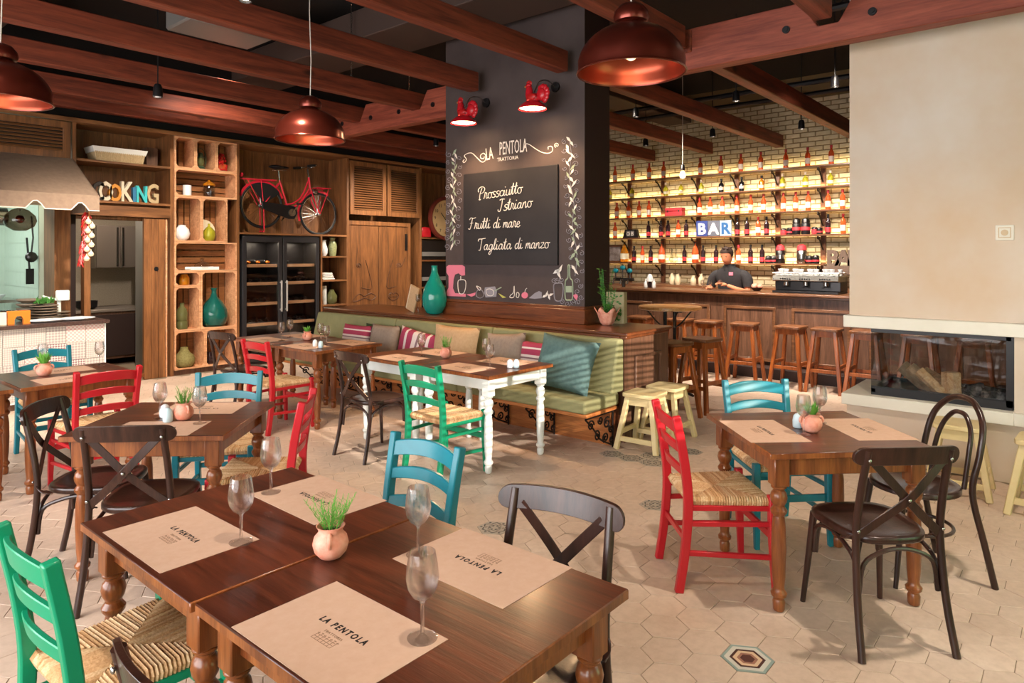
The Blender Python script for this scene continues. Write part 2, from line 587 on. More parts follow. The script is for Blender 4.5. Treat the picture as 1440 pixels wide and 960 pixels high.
def stripes_mat(name, base, cols, axis=0, freq=1.0):
    m, nt, b = base_mat(name, base, 0.9)
    tc = nt.nodes.new('ShaderNodeTexCoord')
    sp = nt.nodes.new('ShaderNodeSeparateXYZ')
    nt.links.new(tc.outputs['Generated'], sp.inputs[0])
    r = ramp(nt, sp.outputs[axis], cols, 'CONSTANT')
    nt.links.new(r.outputs[0], b.inputs['Base Color'])
    return m
PK, WH, GY = '#a83c58', '#e0cfc8', '#8a6a70'
M['stripe_z'] = stripes_mat('pink_striped_cotton', PK, [(0, PK), (0.3, WH), (0.36, PK), (0.48, WH), (0.56, GY), (0.6, WH), (0.66, PK), (0.8, WH), (0.84, PK)], 2)
M['stripe_y'] = stripes_mat('pink_upright_striped_cotton', PK, [(0, PK), (0.12, WH), (0.18, PK), (0.32, WH), (0.38, GY), (0.44, WH), (0.56, PK), (0.7, WH), (0.76, PK), (0.9, WH)], 1)

def pattern_mat(name, bgc, fgc, scale=60, rot=45):
    m, nt, b = base_mat(name, bgc, 0.35)
    mp = coords(nt, (scale, scale, scale), 'Object', (0, radians(rot), 0))
    ch = nt.nodes.new('ShaderNodeTexChecker')
    ch.inputs['Scale'].default_value = 1.0
    ch.inputs['Color1'].default_value = lin(bgc)
    ch.inputs['Color2'].default_value = lin(fgc)
    nt.links.new(mp.outputs[0], ch.inputs['Vector'])
    nt.links.new(ch.outputs[0], b.inputs['Base Color'])
    return m

# ================================================================== SETTING
# ---------------- floor: hexagonal tiles on a grout bed
floor = obj('floor', MB().box(-2.6, 11.6, -2.6, 12.1, -0.12, -0.003), M['grout'], smooth=False)
tag(floor, kind='structure')
HR = 0.106
HC = (2.691, 1.045)
def hexpts(r, z=0):
    return [(r * cos(pi / 3 * i), r * sin(pi / 3 * i), z) for i in range(6)]
def hex_geo(mb, cx, cy, dz=0.0):
    o = hexpts(HR - 0.0016)
    i_ = hexpts(HR - 0.0036)
    vs = [(cx + x, cy + y, -0.006) for x, y, z in o] + [(cx + x, cy + y, -0.0014 + dz) for x, y, z in o] + [(cx + x, cy + y, dz) for x, y, z in i_]
    fs = [tuple(range(12, 18))]
    for k in range(6):
        j = (k + 1) % 6
        fs += [(k, j, 6 + j, 6 + k), (6 + k, 6 + j, 12 + j, 12 + k)]
    mb.add(vs, fs)
patt = []
for px, py in [(706, 745), (930, 716), (965, 631), (845, 636), (868, 635), (892, 640), (880, 645), (900, 650), (905, 640), (862, 640)]:
    p = at(px, py, Z=0)
    patt.append((p.x, p.y))
tiles = []
for i in range(-40, 60):
    for j in range(-30, 60):
        x = HC[0] + i * 1.5 * HR
        y = HC[1] + j * sqrt(3) * HR + (sqrt(3) / 2 * HR if i % 2 else 0)
        if not (-0.6 < x < 11.4 and -1.5 < y < 9.35):
            continue
        q = project((x, y, 0))
        if q is None or not (-80 < q[0] < 1520 and q[1] < 1080):
            continue
        w = x * FW.x + y * FW.y
        if x > 9.3 or (x > 6.0 and y < 1.45):
            continue
        tiles.append((w, x, y))
tiles.sort()
pset = set()
for px_, py_ in patt:
    best = min(range(len(tiles)), key=lambda k: (tiles[k][1] - px_) ** 2 + (tiles[k][2] - py_) ** 2)
    pset.add(best)
nest = min(range(len(tiles)), key=lambda k: (tiles[k][1] - HC[0]) ** 2 + (tiles[k][2] - HC[1]) ** 2)
pset.discard(nest)
mb = MB(); hex_geo(mb, 0, 0)
tile0 = obj('tile', mb, M['tile'], floor, smooth=False)
first = True
rest = MB()
cnt = 0
for k, (w, x, y) in enumerate(tiles):
    if k == nest or k in pset:
        continue
    if cnt < 288:
        cnt += 1
        if first:
            o = tile0; first = False
        else:
            o = tile0.copy(); C.objects.link(o)
        o.parent = floor
        o.location = (x, y, random.uniform(-0.0008, 0.0006))
        o.rotation_euler = (random.uniform(-.002, .002), random.uniform(-.002, .002), random.choice(range(6)) * pi / 3)
    else:
        hex_geo(rest, x, y, random.uniform(-0.0008, 0.0006))
obj('far_tiles', rest, M['tile'], floor, smooth=False, kind='stuff')

def nested_hex(mb, radii):
    """flat concentric hexagons, one material index per band"""
    for k, r in enumerate(radii):
        o = hexpts(r, 0)
        if k + 1 < len(radii):
            i_ = hexpts(radii[k + 1], 0)
            mb.k = k
            mb.add(o + i_, [(a, (a + 1) % 6, 6 + (a + 1) % 6, 6 + a) for a in range(6)])
        else:
            mb.k = k
            mb.add(o, [tuple(range(6))])
    mb.k = 0
    mb.add([(x, y, -0.006) for x, y, z in hexpts(radii[0])] + hexpts(radii[0]), [(a, (a + 1) % 6, 6 + (a + 1) % 6, 6 + a) for a in range(6)])
    return mb
tm = [plain('tile_glaze_sage', '#8c9c94', 0.4), plain('tile_glaze_pale', '#c8c4b8', 0.4), plain('tile_glaze_umber', '#4e3430', 0.4),
      plain('tile_glaze_sand', '#d2b494', 0.4), plain('tile_glaze_rust', '#9a6e5c', 0.4), plain('tile_glaze_plum', '#583832', 0.4)]
a0 = HR - 0.002
o = obj('patterned_tile', nested_hex(MB(), [a0, a0 * .88, a0 * .68, a0 * .56, a0 * .4, a0 * .28]), tm, floor, smooth=False, loc=(tiles[nest][1], tiles[nest][2], 0.0005))
tag(o, 'hexagonal tile with nested sage, umber and rust hexagons')
# lace patterned grey tiles
tg = [plain('tile_glaze_grey', '#b0a496', 0.4), plain('tile_glaze_ink', '#3c3636', 0.4), plain('tile_glaze_taupe', '#8c7c70', 0.4)]
mb = MB()
nested_hex(mb, [a0, a0 * .9])
mb.mi = [0 if q == 0 else 0 for q in mb.mi]
mb.k = 1
for a in range(6):
    ang = pi / 3 * a
    for rr, s in ((0.78, 0.1), (0.5, 0.13), (0.26, 0.1)):
        c, d = rr * a0 * cos(ang), rr * a0 * sin(ang)
        mb.k = 1 if rr != 0.5 else 2
        mb.add([(c + s * a0 * cos(ang + t), d + s * a0 * sin(ang + t) * 0.9, 0.0006) for t in (0, 1.57, 3.14, 4.71)], [(0, 1, 2, 3)])
    mb.k = 1
    ang2 = ang + pi / 6
    for rr in (0.66, 0.36):
        p = V((rr * a0 * cos(ang2 - .42), rr * a0 * sin(ang2 - .42), .0006)); q = V((rr * a0 * cos(ang2 + .42), rr * a0 * sin(ang2 + .42), .0006))
        r_ = V((rr * 1.18 * a0 * cos(ang2), rr * 1.18 * a0 * sin(ang2), .0006)); e = 0.88
        mb.add([p, r_, q, q * e, r_ * e, p * e], [(0, 1, 4, 5), (1, 2, 3, 4)])
lace = obj('patterned_tile', mb, tg, floor, smooth=False)
for n, k in enumerate(sorted(pset)):
    o = lace if n == 0 else lace.copy()
    if n: C.objects.link(o)
    o.parent = floor
    o.location = (tiles[k][1], tiles[k][2], 0.0005)
    o['label'] = 'hexagonal tile with a grey lace pattern'

# ---------------- walls
def struct(name, mb, mat, parent=None, **kw):
    o = obj(name, mb, mat, parent, smooth=kw.pop('smooth', False), **kw)
    o['kind'] = 'structure'
    return o
H = 4.55
# window wall on the daylight side: piers, header and sill
w = MB()
w.box(-2.6, -2.3, -2.6, -2.4, 0, H).box(-0.35, 2.05, -2.6, -2.4, 0, H).box(4.7, 11.6, -2.6, -2.4, 0, H).box(-2.3, 5.75, -2.6, -2.4, 2.95, H)
struct('wall_south', w, M['wall'])
w = MB()
w.box(-2.7, -2.5, -2.6, -0.6, 0, H).box(-2.7, -2.5, 7.2, 12.1, 0, H).box(-2.7, -2.5, -0.6, 7.2, 3.1, H).box(-2.7, -2.5, -0.6, 7.2, 0, 0.4)
struct('wall_west', w, M['wall'])
# glazing bars of the windows
f = MB()
for x in (-2.3, -1.32, -0.41, 2.05, 2.9, 3.75, 4.64):
    f.box(x, x + 0.06, -2.54, -2.46, 0, 2.95)
f.box(-2.3, 5.75, -2.54, -2.46, 2.9, 2.95).box(-2.3, -0.35, -2.54, -2.46, 0, 0.08).box(2.05, 4.7, -2.54, -2.46, 0, 0.08)
win = struct('window_1', f, M['white'])
f = MB()
for y in (-0.6, 0.97, 2.53, 4.1, 5.65, 7.14):
    f.box(-2.62, -2.56, y, y + 0.06, 0.4, 3.1)
struct('window_2', f, M['white'])
g = MB().box(-30, 30, -30, -2.62, -0.2, -0.02)
struct('ground', g, plain('terrace_paving', '#b8a890', 0.9))
# unseen slats added outside to throw the fine stripes on the floor
pg = thing('stripe_slats', 'unseen timber slats added outside the windows to throw stripes', 'sun_slats', (3.0, -5.1, 2.95), radians(-10))
for k in range(31):
    yl = -2.2 + k * 0.15
    x0_ = max(-5.5, (.985 * yl - 2.30) / .1736)
    if x0_ < 4.5:
        obj('slat', MB().box(x0_, 4.5, yl - .024, yl + .024, -0.006, 0.006), M['beam_x'], pg)
for x, y in ((-5.2, -2.3), (4.3, -2.3)):
    obj('post', MB().box(x - .06, x + .06, y - .06, y + .06, -2.97, -.02), M['beam_y'], pg)
hg = tag(obj('sun_block', MB().box(-8, 12, -3.9, -3.3, -.02, 2.42), M['leaf2'], bevel=.05), 'unseen green block added outside the windows against low sun', 'sun_block')  # unseen block added to keep low sun off the near floor
# back walls
struct('wall_north', MB().box(-2.6, 11.6, 12.0, 12.2, 0, H), M['mint'])
struct('ceiling', MB().box(-2.6, 11.6, -2.6, 12.2, H, H + 0.15), M['ceil'])

# brick wall behind the bar
BX = 11.5
bw = struct('wall_east', MB().box(BX, BX + 0.2, -2.6, 12.1, 0, H), M['mortar'])
bl, bh = 0.235, 0.078
bricks = []
r_ = 0
z = 1.02
while z < 4.2:
    y = 1.0 + (bl / 2 if r_ % 2 else 0)
    while y < 7.6:
        q = project((BX, y, z))
        if 845 < q[0] < 1215 and 95 < q[1] < 425:
            bricks.append((V((BX, y, z - 1.6)).length, y, z))
        y += bl
    z += bh
    r_ += 1
bricks.sort()
def brick_geo(mb, y, z, dx=0):
    a, b_ = bl / 2 - 0.006, bh / 2 - 0.006
    e = 0.006
    mb.add([(dx, y - a, z - b_), (dx, y + a, z - b_), (dx, y + a, z + b_), (dx, y - a, z + b_),
            (-0.014 + dx, y - a + e, z - b_ + e), (-0.014 + dx, y + a - e, z - b_ + e), (-0.014 + dx, y + a - e, z + b_ - e), (-0.014 + dx, y - a + e, z + b_ - e)],
           [(4, 7, 6, 5), (0, 1, 5, 4), (1, 2, 6, 5), (2, 3, 7, 6), (3, 0, 4, 7)])
mb = MB(); brick_geo(mb, 0, 0)
brick0 = obj('brick', mb, M['brick'], bw, smooth=False)
rest = MB()
for k, (d_, y, z) in enumerate(bricks):
    if k < 300:
        o = brick0 if k == 0 else brick0.copy()
        if k: C.objects.link(o)
        o.parent = bw
        o.location = (BX + random.uniform(-0.002, 0.003), y, z)
    else:
        brick_geo(rest, y, z, BX + random.uniform(-0.002, 0.003))
obj('far_bricks', rest, M['brick'], bw, smooth=False, kind='stuff')

# ---------------- chimney breast with the open glass firebox
ch = MB()
ch.box(5.98, 6.72, -2.4, 1.50, 0, 0.42)
ch.box(6.02, 6.72, -2.4, 1.49, 1.14, 4.5)
ch.box(5.98, 6.72, -2.4, 0.40, 0.42, 1.14)
wc = struct('wall_chimney', ch, M['plaster'])
o = obj('hearth_slab', MB().box(5.93, 6.74, 0.40, 1.53, 0.42, 0.51), M['stone'], wc, bevel=.004)
o = obj('hearth_slab', MB().box(5.93, 6.0, -2.4, 0.40, 0.42, 0.51), M['stone'], wc, bevel=.004)
o = obj('mantel_band', MB().box(5.95, 6.74, -2.4, 1.52, 1.045, 1.14), M['stone'], wc, bevel=.004)
fb = thing('firebox', 'black framed glass firebox set in the pale chimney breast', 'fireplace', (6.36, 0.87, 0.51))
obj('tray', MB().box(-.34, .34, -.46, .46, 0, .022).box(-.34, -.31, -.46, .46, .02, .07).box(.31, .34, -.46, .46, .02, .05).box(-.34, .34, .43, .46, .02, .05), M['black'], fb)
obj('side_frame', MB().box(-.34, .34, -.469, -.42, .02, .534), M['black'], fb)
obj('top_frame', MB().box(-.34, .34, -.45, .46, .5, .534), M['black'], fb)
obj('glass_pane', MB().box(-.342, -.337, -.42, .46, .06, .505), M['pane'], fb)
o = obj('glass_pane', MB().box(-.335, .335, .456, .461, .05, .505), M['pane'], fb)
o = obj('glass_pane', MB().box(.337, .342, -.42, .45, .05, .505), M['pane'], fb)
def log(y, dx, ang, ln, r, tilt, lab, name='split_log', bark=True):
    t = thing(name, lab, 'firewood', (6.30 + dx, y, 0.60), 0, 'logs in the firebox')
    k = MB()
    M4 = Matrix.Rotation(ang, 4, 'X')
    k.m = M4
    sec = [(r * cos(a), r * sin(a)) for a in [pi * i / 8 for i in range(9)]]
    k.sweep([(0, 0, -ln / 2), (0, .005, 0), (0, 0, ln / 2)], sec + [(-r * .3, -r * .6), (r * .3, -r * .6)], up=(1, 0, 0))
    obj('wood', k, M['log'] if not bark else M['bark'], t)
    k = MB(); k.m = M4
    k.sweep([(0, 0, ln / 2 - .001), (0, 0, ln / 2 + .003)], [(a * .93, b * .93) for a, b in sec + [(-r * .3, -r * .6), (r * .3, -r * .6)]], up=(1, 0, 0))
    obj('cut_end', k, M['log'], t)
    return t
log(1.05, .1, radians(-50), .34, .055, 0, 'bark covered split log leaning at the glass end of the firebox')
log(.97, -.02, radians(-48), .36, .05, 0, 'bark covered split log resting second against its neighbour')
log(.90, -.14, radians(-46), .33, .04, 0, 'pale split log with bare wood leaning low', bark=False)
log(.80, -.12, radians(-4), .24, .065, 0, 'pale upright split log with a flat cut top', bark=False)
log(.86, .06, radians(-62), .36, .045, 0, 'pale thin split log lying across the top of the pile', bark=False)
k = MB()
for i in range(40):
    k.ball((6.3 + random.uniform(-.12, .15), .64 + random.gauss(0, .07), .55 + random.uniform(0, .06)), random.uniform(.015, .035), 6, 4)
tag(obj('ash_heap', k, M['ash']), 'grey ash and charred crumbs beside the logs', 'ash', kind='stuff')
# small plate on the chimney
p = at(1413, 327, X=6.02)
sw = thing('wall_switch', 'small square white switch plate on the plaster chimney breast', 'switch', (6.02, p.y, p.z))
obj('plate', MB().box(-.012, 0, -.055, .055, -.055, .055), M['stone'], sw, bevel=.003)
obj('dial', MB().lathe([(.022, -.02), (.022, -.012)], 16, ax='x').ring([(-.038, -.038), (.038, -.038), (.038, .038), (-.038, .038)], [(-.032, -.032), (.032, -.032), (.032, .032), (-.032, .032)], .003, Matrix.Translation((-.014, 0, 0)) @ Matrix.Rotation(pi / 2, 4, 'Y')), M['wall'], sw)

# ---------------- blackboard column
cx0, cx1, cy0, cy1 = 5.45, 5.90, 3.715, 5.64
col = struct('column_blackboard', MB().box(cx0 + .01, cx1, cy0, cy1, 0.94, H), M['col_dark'])
obj('board_face', MB().box(cx0, cx0 + .012, cy0, cy1, 1.13, H), M['board'], col, smooth=False)
obj('wooden_base', MB().box(cx0 - .03, cx1 + .03, cy0 - .02, cy1 + .02, 0.955, 1.10).box(cx0 - .02, cx1 + .02, cy0 - .01, cy1 + .01, 1.10, 1.13), M['bench'], col, bevel=.006)

# ---------------- ceiling beams
BZ = 3.40
def beam(x0, x1, y, lab):
    o = struct('ceiling_beam', MB().box(x0, x1, y - .065, y + .065, BZ, BZ + .2), M['beam_x'], bevel=.008)
    tag(o, lab, 'beam', 'parallel ceiling beams')
    return o
beam(-2.5, 5.40, 2.70, 'red stained ceiling beam running above the copper pendant nearest the chimney')
beam(-2.5, 5.32, 3.88, 'red stained ceiling beam that ends in front of the blackboard column middle')
beam(-2.5, 5.32, 5.06, 'red stained ceiling beam that ends by the far rooster lamp')
beam(-2.5, 11.4, 6.24, 'red stained ceiling beam passing behind the column, first toward the cabinets')
beam(-2.5, 11.4, 7.42, 'red stained ceiling beam second from the cabinet wall')
beam(-2.5, 11.4, 8.60, 'red stained ceiling beam closest to the cabinet wall')
beam(5.50, 11.35, 2.70, 'brown beam above the bar nearest the chimney breast')
beam(5.95, 11.30, 3.86, 'brown beam above the bar, its end by the tall bottles')
beam(5.95, 11.25, 5.04, 'brown beam above the bar ending over the hanging bulb')
beam(-2.5, 11.4, 9.33, 'red stained ceiling beam directly above the cabinet cornice')
beam(-2.5, 5.40, 1.52, 'red stained ceiling beam high over the front tables')
beam(-2.5, 5.40, 0.34, 'red stained ceiling beam above the square table by the chimney')
def xbeam(y0, y1, lab, notches):
    top = []
    for n in notches:
        top += [(n + .42, .36), (n + .20, .36), (n + .075, .15), (n - .075, .15), (n - .20, .36), (n - .42, .36)]
    prof = [(y0, 0), (y1, 0), (y1, .36)] + top + [(y0, .36)]
    Mx = Matrix(((0, 0, 1, 5.52), (1, 0, 0, 0), (0, 1, 0, 3.25), (0, 0, 0, 1)))
    o = struct('cross_beam', MB().prism(prof, .14, Mx), M['beam_y'], bevel=.006)
    tag(o, lab, 'beam')
    for n in notches:
        for s in (-.31, .31):
            obj('bolt', MB().lathe([(.03, -.014), (.03, 0)], 12, (5.52, n + s, 3.42), ax='x').lathe([(.016, -.024), (.016, -.01)], 6, (5.52, n + s, 3.42), ax='x'), M['black'], o)
    return o
xbeam(5.66, 7.95, 'notched pinkish cross beam carrying the beams left of the blackboard column', [7.42, 6.24])
xbeam(-2.4, 2.95, 'large pinkish cross beam running in front of the chimney breast', [1.52, 0.34])

# ---------------- ducts and dark services under the ceiling
def dd(name, mb, mat, lab, cat, **kw):
    return tag(obj(name, mb, mat, **kw), lab, cat)
dd('ventilation_duct', MB().box(4.6, 5.3, 3.2, 9.0, 4.02, 4.35), M['duct'], 'brown rectangular ventilation duct above the beams by the column', 'duct', bevel=.01)
dd('ventilation_duct', MB().box(1.2, 1.9, 4.2, 9.0, 3.95, 4.3), M['duct'], 'brown rectangular ventilation duct above the copper pendants', 'duct', bevel=.01)
dd('ventilation_duct', MB().box(6.5, 11.3, 5.4, 5.9, 4.0, 4.3), M['duct'], 'long brown duct running above the bar', 'duct', bevel=.01)
dd('air_conditioner', MB().box(3.0, 3.9, 6.7, 7.25, 3.95, 4.2), M['grey'], 'pale grey air conditioning cassette between the ceiling beams', 'air conditioner', bevel=.02)
dd('ceiling_panel', MB().box(6.6, 7.3, 2.9, 3.6, 3.8, 3.85), M['duct_light'], 'tan board hung above the bar beams near the cross beam', 'panel')
dd('ceiling_panel', MB().box(4.2, 4.7, 2.0, 3.5, 4.1, 4.15), M['duct_light'], 'tan board hung above the beams behind the big copper pendant', 'panel')
for i, (y, z) in enumerate(((2.2, 3.78), (3.3, 3.86), (4.4, 3.8), (2.2, 3.95))):
    dd('ceiling_pipe', MB().tube([(6.3 + 1.3 * i, -1, z), (6.3 + 1.3 * i, 8.5, z)], .035, 8), M['black'],
       ['black pipe crossing above the bar beams nearest the cross beam', 'black pipe crossing above the bar beams, second from the cross beam',
        'black pipe crossing above the bar beams, third from the cross beam', 'black pipe crossing above the bar beams next to the brick wall'][i], 'pipe')
for i, (px, py, yy) in enumerate(((442, 20, None), (494, 20, 6.2), (575, 45, 6.2))):
    if yy:
        p = at(px, 0, Y=yy)
        k = MB()
        z = BZ + .2
        while z < 4.4:
            k.tube([(p.x + .012 * cos(a) * (1 if int(z * 50) % 2 else .3), yy + .012 * cos(a) * (.3 if int(z * 50) % 2 else 1), z + .02 * sin(a)) for a in [2 * pi * q / 8 for q in range(8)]], .004, 4, closed=True)
            z += .03
        dd('hanging_chain', k, M['steel'], ['x', 'steel chain holding the ceiling beam above the far pendant', 'steel chain holding the ceiling beam next to the notched cross beam'][i], 'chain')

# ================================================================== LAMPS
def pendant(loc, lab, s=1.0):
    t = thing('pendant_lamp', lab, 'lamp', loc, 0, 'copper dome pendant lamps')
    R = .275 * s
    out = [(R, 0), (R * .985, .03)] + [(R * cos(a), .03 + R * .80 * sin(a)) for a in [radians(8 + 9 * i) for i in range(8)]] + [(R * .25, .03 + R * .80 * .985)]
    inn = [(r - .006, z - .006 if i else z + .002) for i, (r, z) in enumerate(out)]
    sh = MB().lathe(out, 40, cap=False)
    shd = obj('shade', sh, M['copper'], t, angle=60)
    obj('shade_inside', MB().lathe(inn, 40, cap=False), M['copper_in'], shd, angle=60)
    obj('rim', MB().tube([(R * cos(a), R * sin(a), 0) for a in [2 * pi * i / 40 for i in range(40)]], .006, 6, closed=True), M['copper'], t)
    z0 = .03 + R * .79
    cap = [(.07 * s, z0), (.062 * s, z0 + .008), (.085 * s, z0 + .012), (.092 * s, z0 + .035), (.085 * s, z0 + .065), (.06 * s, z0 + .095), (.025 * s, z0 + .11), (.004, z0 + .113)]
    obj('cap', MB().lathe(cap, 28), M['copper'], t, angle=50)
    obj('cable', MB().tube([(0, 0, z0 + .1), (.008, 0, z0 + .4), (-.004, .004, z0 + .8), (0, 0, 4.55 - loc[2])], .004, 6), M['cable'], t)
    obj('socket', MB().lathe([(.03, z0 - .12), (.03, z0 - .01)], 16), M['black'], t)
    obj('bulb', MB().ball((0, 0, z0 - .15), .035), glow('added_pendant_glow', '#ffd0a0', 0.6) if 'added_pendant_glow' not in bpy.data.materials else bpy.data.materials['added_pendant_glow'], t)
    light('lamp_light', 'POINT', (0, 0, .04), 0.5, (1, .75, .5), parent=t, shadow_soft_size=.05)  # weak light and glowing ball added for the orange sheen inside the dome
    return t
pendant((3.04, 1.785, 2.56), 'large copper dome pendant lamp hanging beside the blackboard column')
pendant((3.13, 4.82, 2.565), 'copper dome pendant lamp hanging in front of the bicycle')
pendant((1.14, 5.13, 2.58), 'copper dome pendant lamp hanging above the striped awning side tables')

# rooster sconces
def rooster(p, lab):
    t = thing('rooster_lamp', lab, 'lamp', p, 0, 'red rooster sconces on the column')
    shp = [(.14, 0), (.138, .012), (.12, .035), (.085, .062), (.055, .08)]
    obj('shade', MB().lathe(shp, 24, cap=False), M['red'], t, angle=60)
    body = MB()
    body.ball((0, -.01, .105), .062, 16, 10, (.8, 1.35, .8))
    body.sweep(spline([(0, .01, .09), (0, .035, .14), (0, .04, .19), (0, .045, .225)], 4), [(cos(2 * pi * i / 12), sin(2 * pi * i / 12)) for i in range(12)], scale=[.052 - .024 * i / 12 for i in range(13)])
    body.ball((0, .048, .235), .03, 14, 10, (.85, 1.1, 1))
    obj('rooster_body', body, M['red'], t, angle=80)
    for s in (-1, 1):
        obj('wing', MB().ball((s * .05, -.02, .11), .045, 12, 8, (.35, 1.3, .75)), M['chilli'], t)
    cmb = MB()
    for dy, dz in ((.065, .262), (.05, .272), (.034, .268), (.02, .258)):
        cmb.ball((0, dy, dz), .013, 8, 6, (.5, 1, 1.3))
    cmb.ball((0, .07, .205), .012, 8, 6, (.6, 1, 1.6))
    obj('comb', cmb, M['chilli'], t)
    obj('beak', MB().lathe([(.001, .105), (.011, .075)], 8, (0, 0, .232), ax='y'), M['orange'], t)
    tl = MB()
    for i in range(7):
        a = radians(-60 + i * 30)
        tl.ball((0, -.125 - .05 * cos(a), .13 + .065 * sin(a)), .034, 10, 8, (.55, 1, 1))
    tl.ball((0, -.115, .13), .06, 12, 8, (.6, 1, 1.1))
    obj('tail', tl, M['red'], t, angle=80)
    obj('arm', MB().tube(spline([(0, -.02, .16), (.05, -.05, .27), (.17, -.06, .30), (.28, -.06, .26)]), .007, 8), M['steel'], t)
    obj('wall_plate', MB().lathe([(.05, .28), (.05, .30)], 20, (0, -.06, .26), ax='x'), M['black'], t)
    obj('bulb', MB().lathe([(.001, .012), (.125, .012), (.125, .02), (.001, .02)], 24, cap=False), glow('lit_lamp_disc', '#ffdca8', 11) if 'lit_lamp_disc' not in bpy.data.materials else bpy.data.materials['lit_lamp_disc'], t)
    light('lamp_light', 'SPOT', (0, 0, .0), 70, (1, .62, .32), rot=(0, radians(14), 0), parent=t, spot_size=radians(140), spot_blend=.5, shadow_soft_size=.09)
    return t
rooster((5.15, 5.06, 3.03), 'red rooster wall lamp on the column edge toward the cabinets')
rooster((5.15, 4.12, 3.05), 'red rooster wall lamp on the column edge toward the bar')

# hanging filament bulb over the bar
p = at(960, 240, X=8.6)
t = thing('hanging_bulb', 'bare filament bulb hanging on a pale cord before the bottle shelves', 'lamp', p)
obj('cord', MB().tube([(0, 0, .08), (0, 0, 4.55 - p.z)], .004, 6), M['cable'], t)
obj('socket', MB().lathe([(.02, .0), (.03, .01), (.028, .07), (.012, .09)], 14), M['black'], t)
obj('bulb', MB().lathe([(.001, -.11), (.03, -.1), (.042, -.07), (.035, -.03), (.018, 0)], 16), glow('warm_filament_bulb', '#ffb878', 5), t)

# track spots
def spot(p, lab, watt=40, aim=(0, 0, -1), lit=True):
    t = thing('track_spotlight', lab, 'spotlight', p, 0, 'small ceiling spotlights')
    t.scale = (.8, .8, 1)
    obj('housing', MB().lathe([(.035, .12), (.05, .09), (.055, .0), (.048, .0), (.04, .03)], 18, cap=False).lathe([(.001, .12), (.035, .12)], 18, cap=False), M['black'], t)
    obj('stem', MB().tube([(0, 0, .11), (0, 0, 4.55 - p[2])], .008, 6), M['black'], t)
    obj('lens', MB().lathe([(.001, .02), (.042, .02)], 18, cap=False), glow('spot_lens', '#fff0d8', 14) if 'spot_lens' not in bpy.data.materials else bpy.data.materials['spot_lens'], t)
    if watt:
        q = V(aim)
        light('lamp_light', 'SPOT', (0, 0, -.01), watt, (1, .87, .72), rot=q.to_track_quat('-Z', 'Y').to_euler(), parent=t, spot_size=radians(100), spot_blend=.8, shadow_soft_size=.06)
    return t
SP = [
    (at(222, 136, Y=6.8), 'small lit ceiling spotlight between beams before the crate shelves', 420, (0.1, .8, -1)),
    (at(345, 2, Y=4.4), 'small lit ceiling spotlight at the top edge over the tables', 200, (.2, .3, -1)),
    (at(613, 205, Y=7.9), 'small lit ceiling spotlight behind the notched cross beam', 380, (0, .7, -1)),
    (at(894, 164, X=8.0), 'small lit ceiling spotlight beside the dark column side', 280, (.8, 0, -1)),
    (at(908, 205, X=9.6), 'small lit ceiling spotlight nearest the column over the bar', 280, (.8, 0, -1)),
    (at(1002, 192, X=9.8), 'small lit ceiling spotlight above the BAR letters', 280, (.8, 0, -1)),
    (at(1127, 181, X=9.8), 'small lit ceiling spotlight over the coffee machine', 280, (.8, 0, -1)),
    (at(1035, 142, X=8.0), 'small lit ceiling spotlight between the two longest bar beams', 280, (.8, 0, -1)),
    (at(1174, 122, X=8.0), 'small lit ceiling spotlight next to the chimney breast edge', 280, (.8, 0, -1)),
]
for p, lab, wt, aim in SP:
    spot(p, lab, wt, aim)
# spots added to brighten the tables, kitchen front, bar stools and bicycle
for p, lab, wt, aim in (((1.2, 0.9, 3.7), 'added fill spotlight over the joined front tables', 110, (.05, .1, -1)),
                        ((3.4, 0.0, 3.7), 'added fill spotlight over the square table by the chimney', 190, (.35, .25, -1)),
                        ((0.2, 3.8, 3.9), 'added fill spotlight between the tables and the kitchen', 120, (.3, .2, -1)),
                        ((-0.4, 6.9, 3.9), 'added fill spotlight before the kitchen awning', 220, (.3, .5, -1)),
                        ((7.4, 1.9, 3.9), 'added fill spotlight over the bar stools behind the chimney breast', 260, (.5, .2, -1)),
                        ((7.2, 5.0, 3.9), 'added fill spotlight over the bar stools behind the column', 300, (.5, -.2, -1)),
                        ((3.6, 7.4, 3.9), 'added fill spotlight between beams before the bicycle', 260, (.5, .8, -1))):
    spot(V(p), lab, wt, aim)

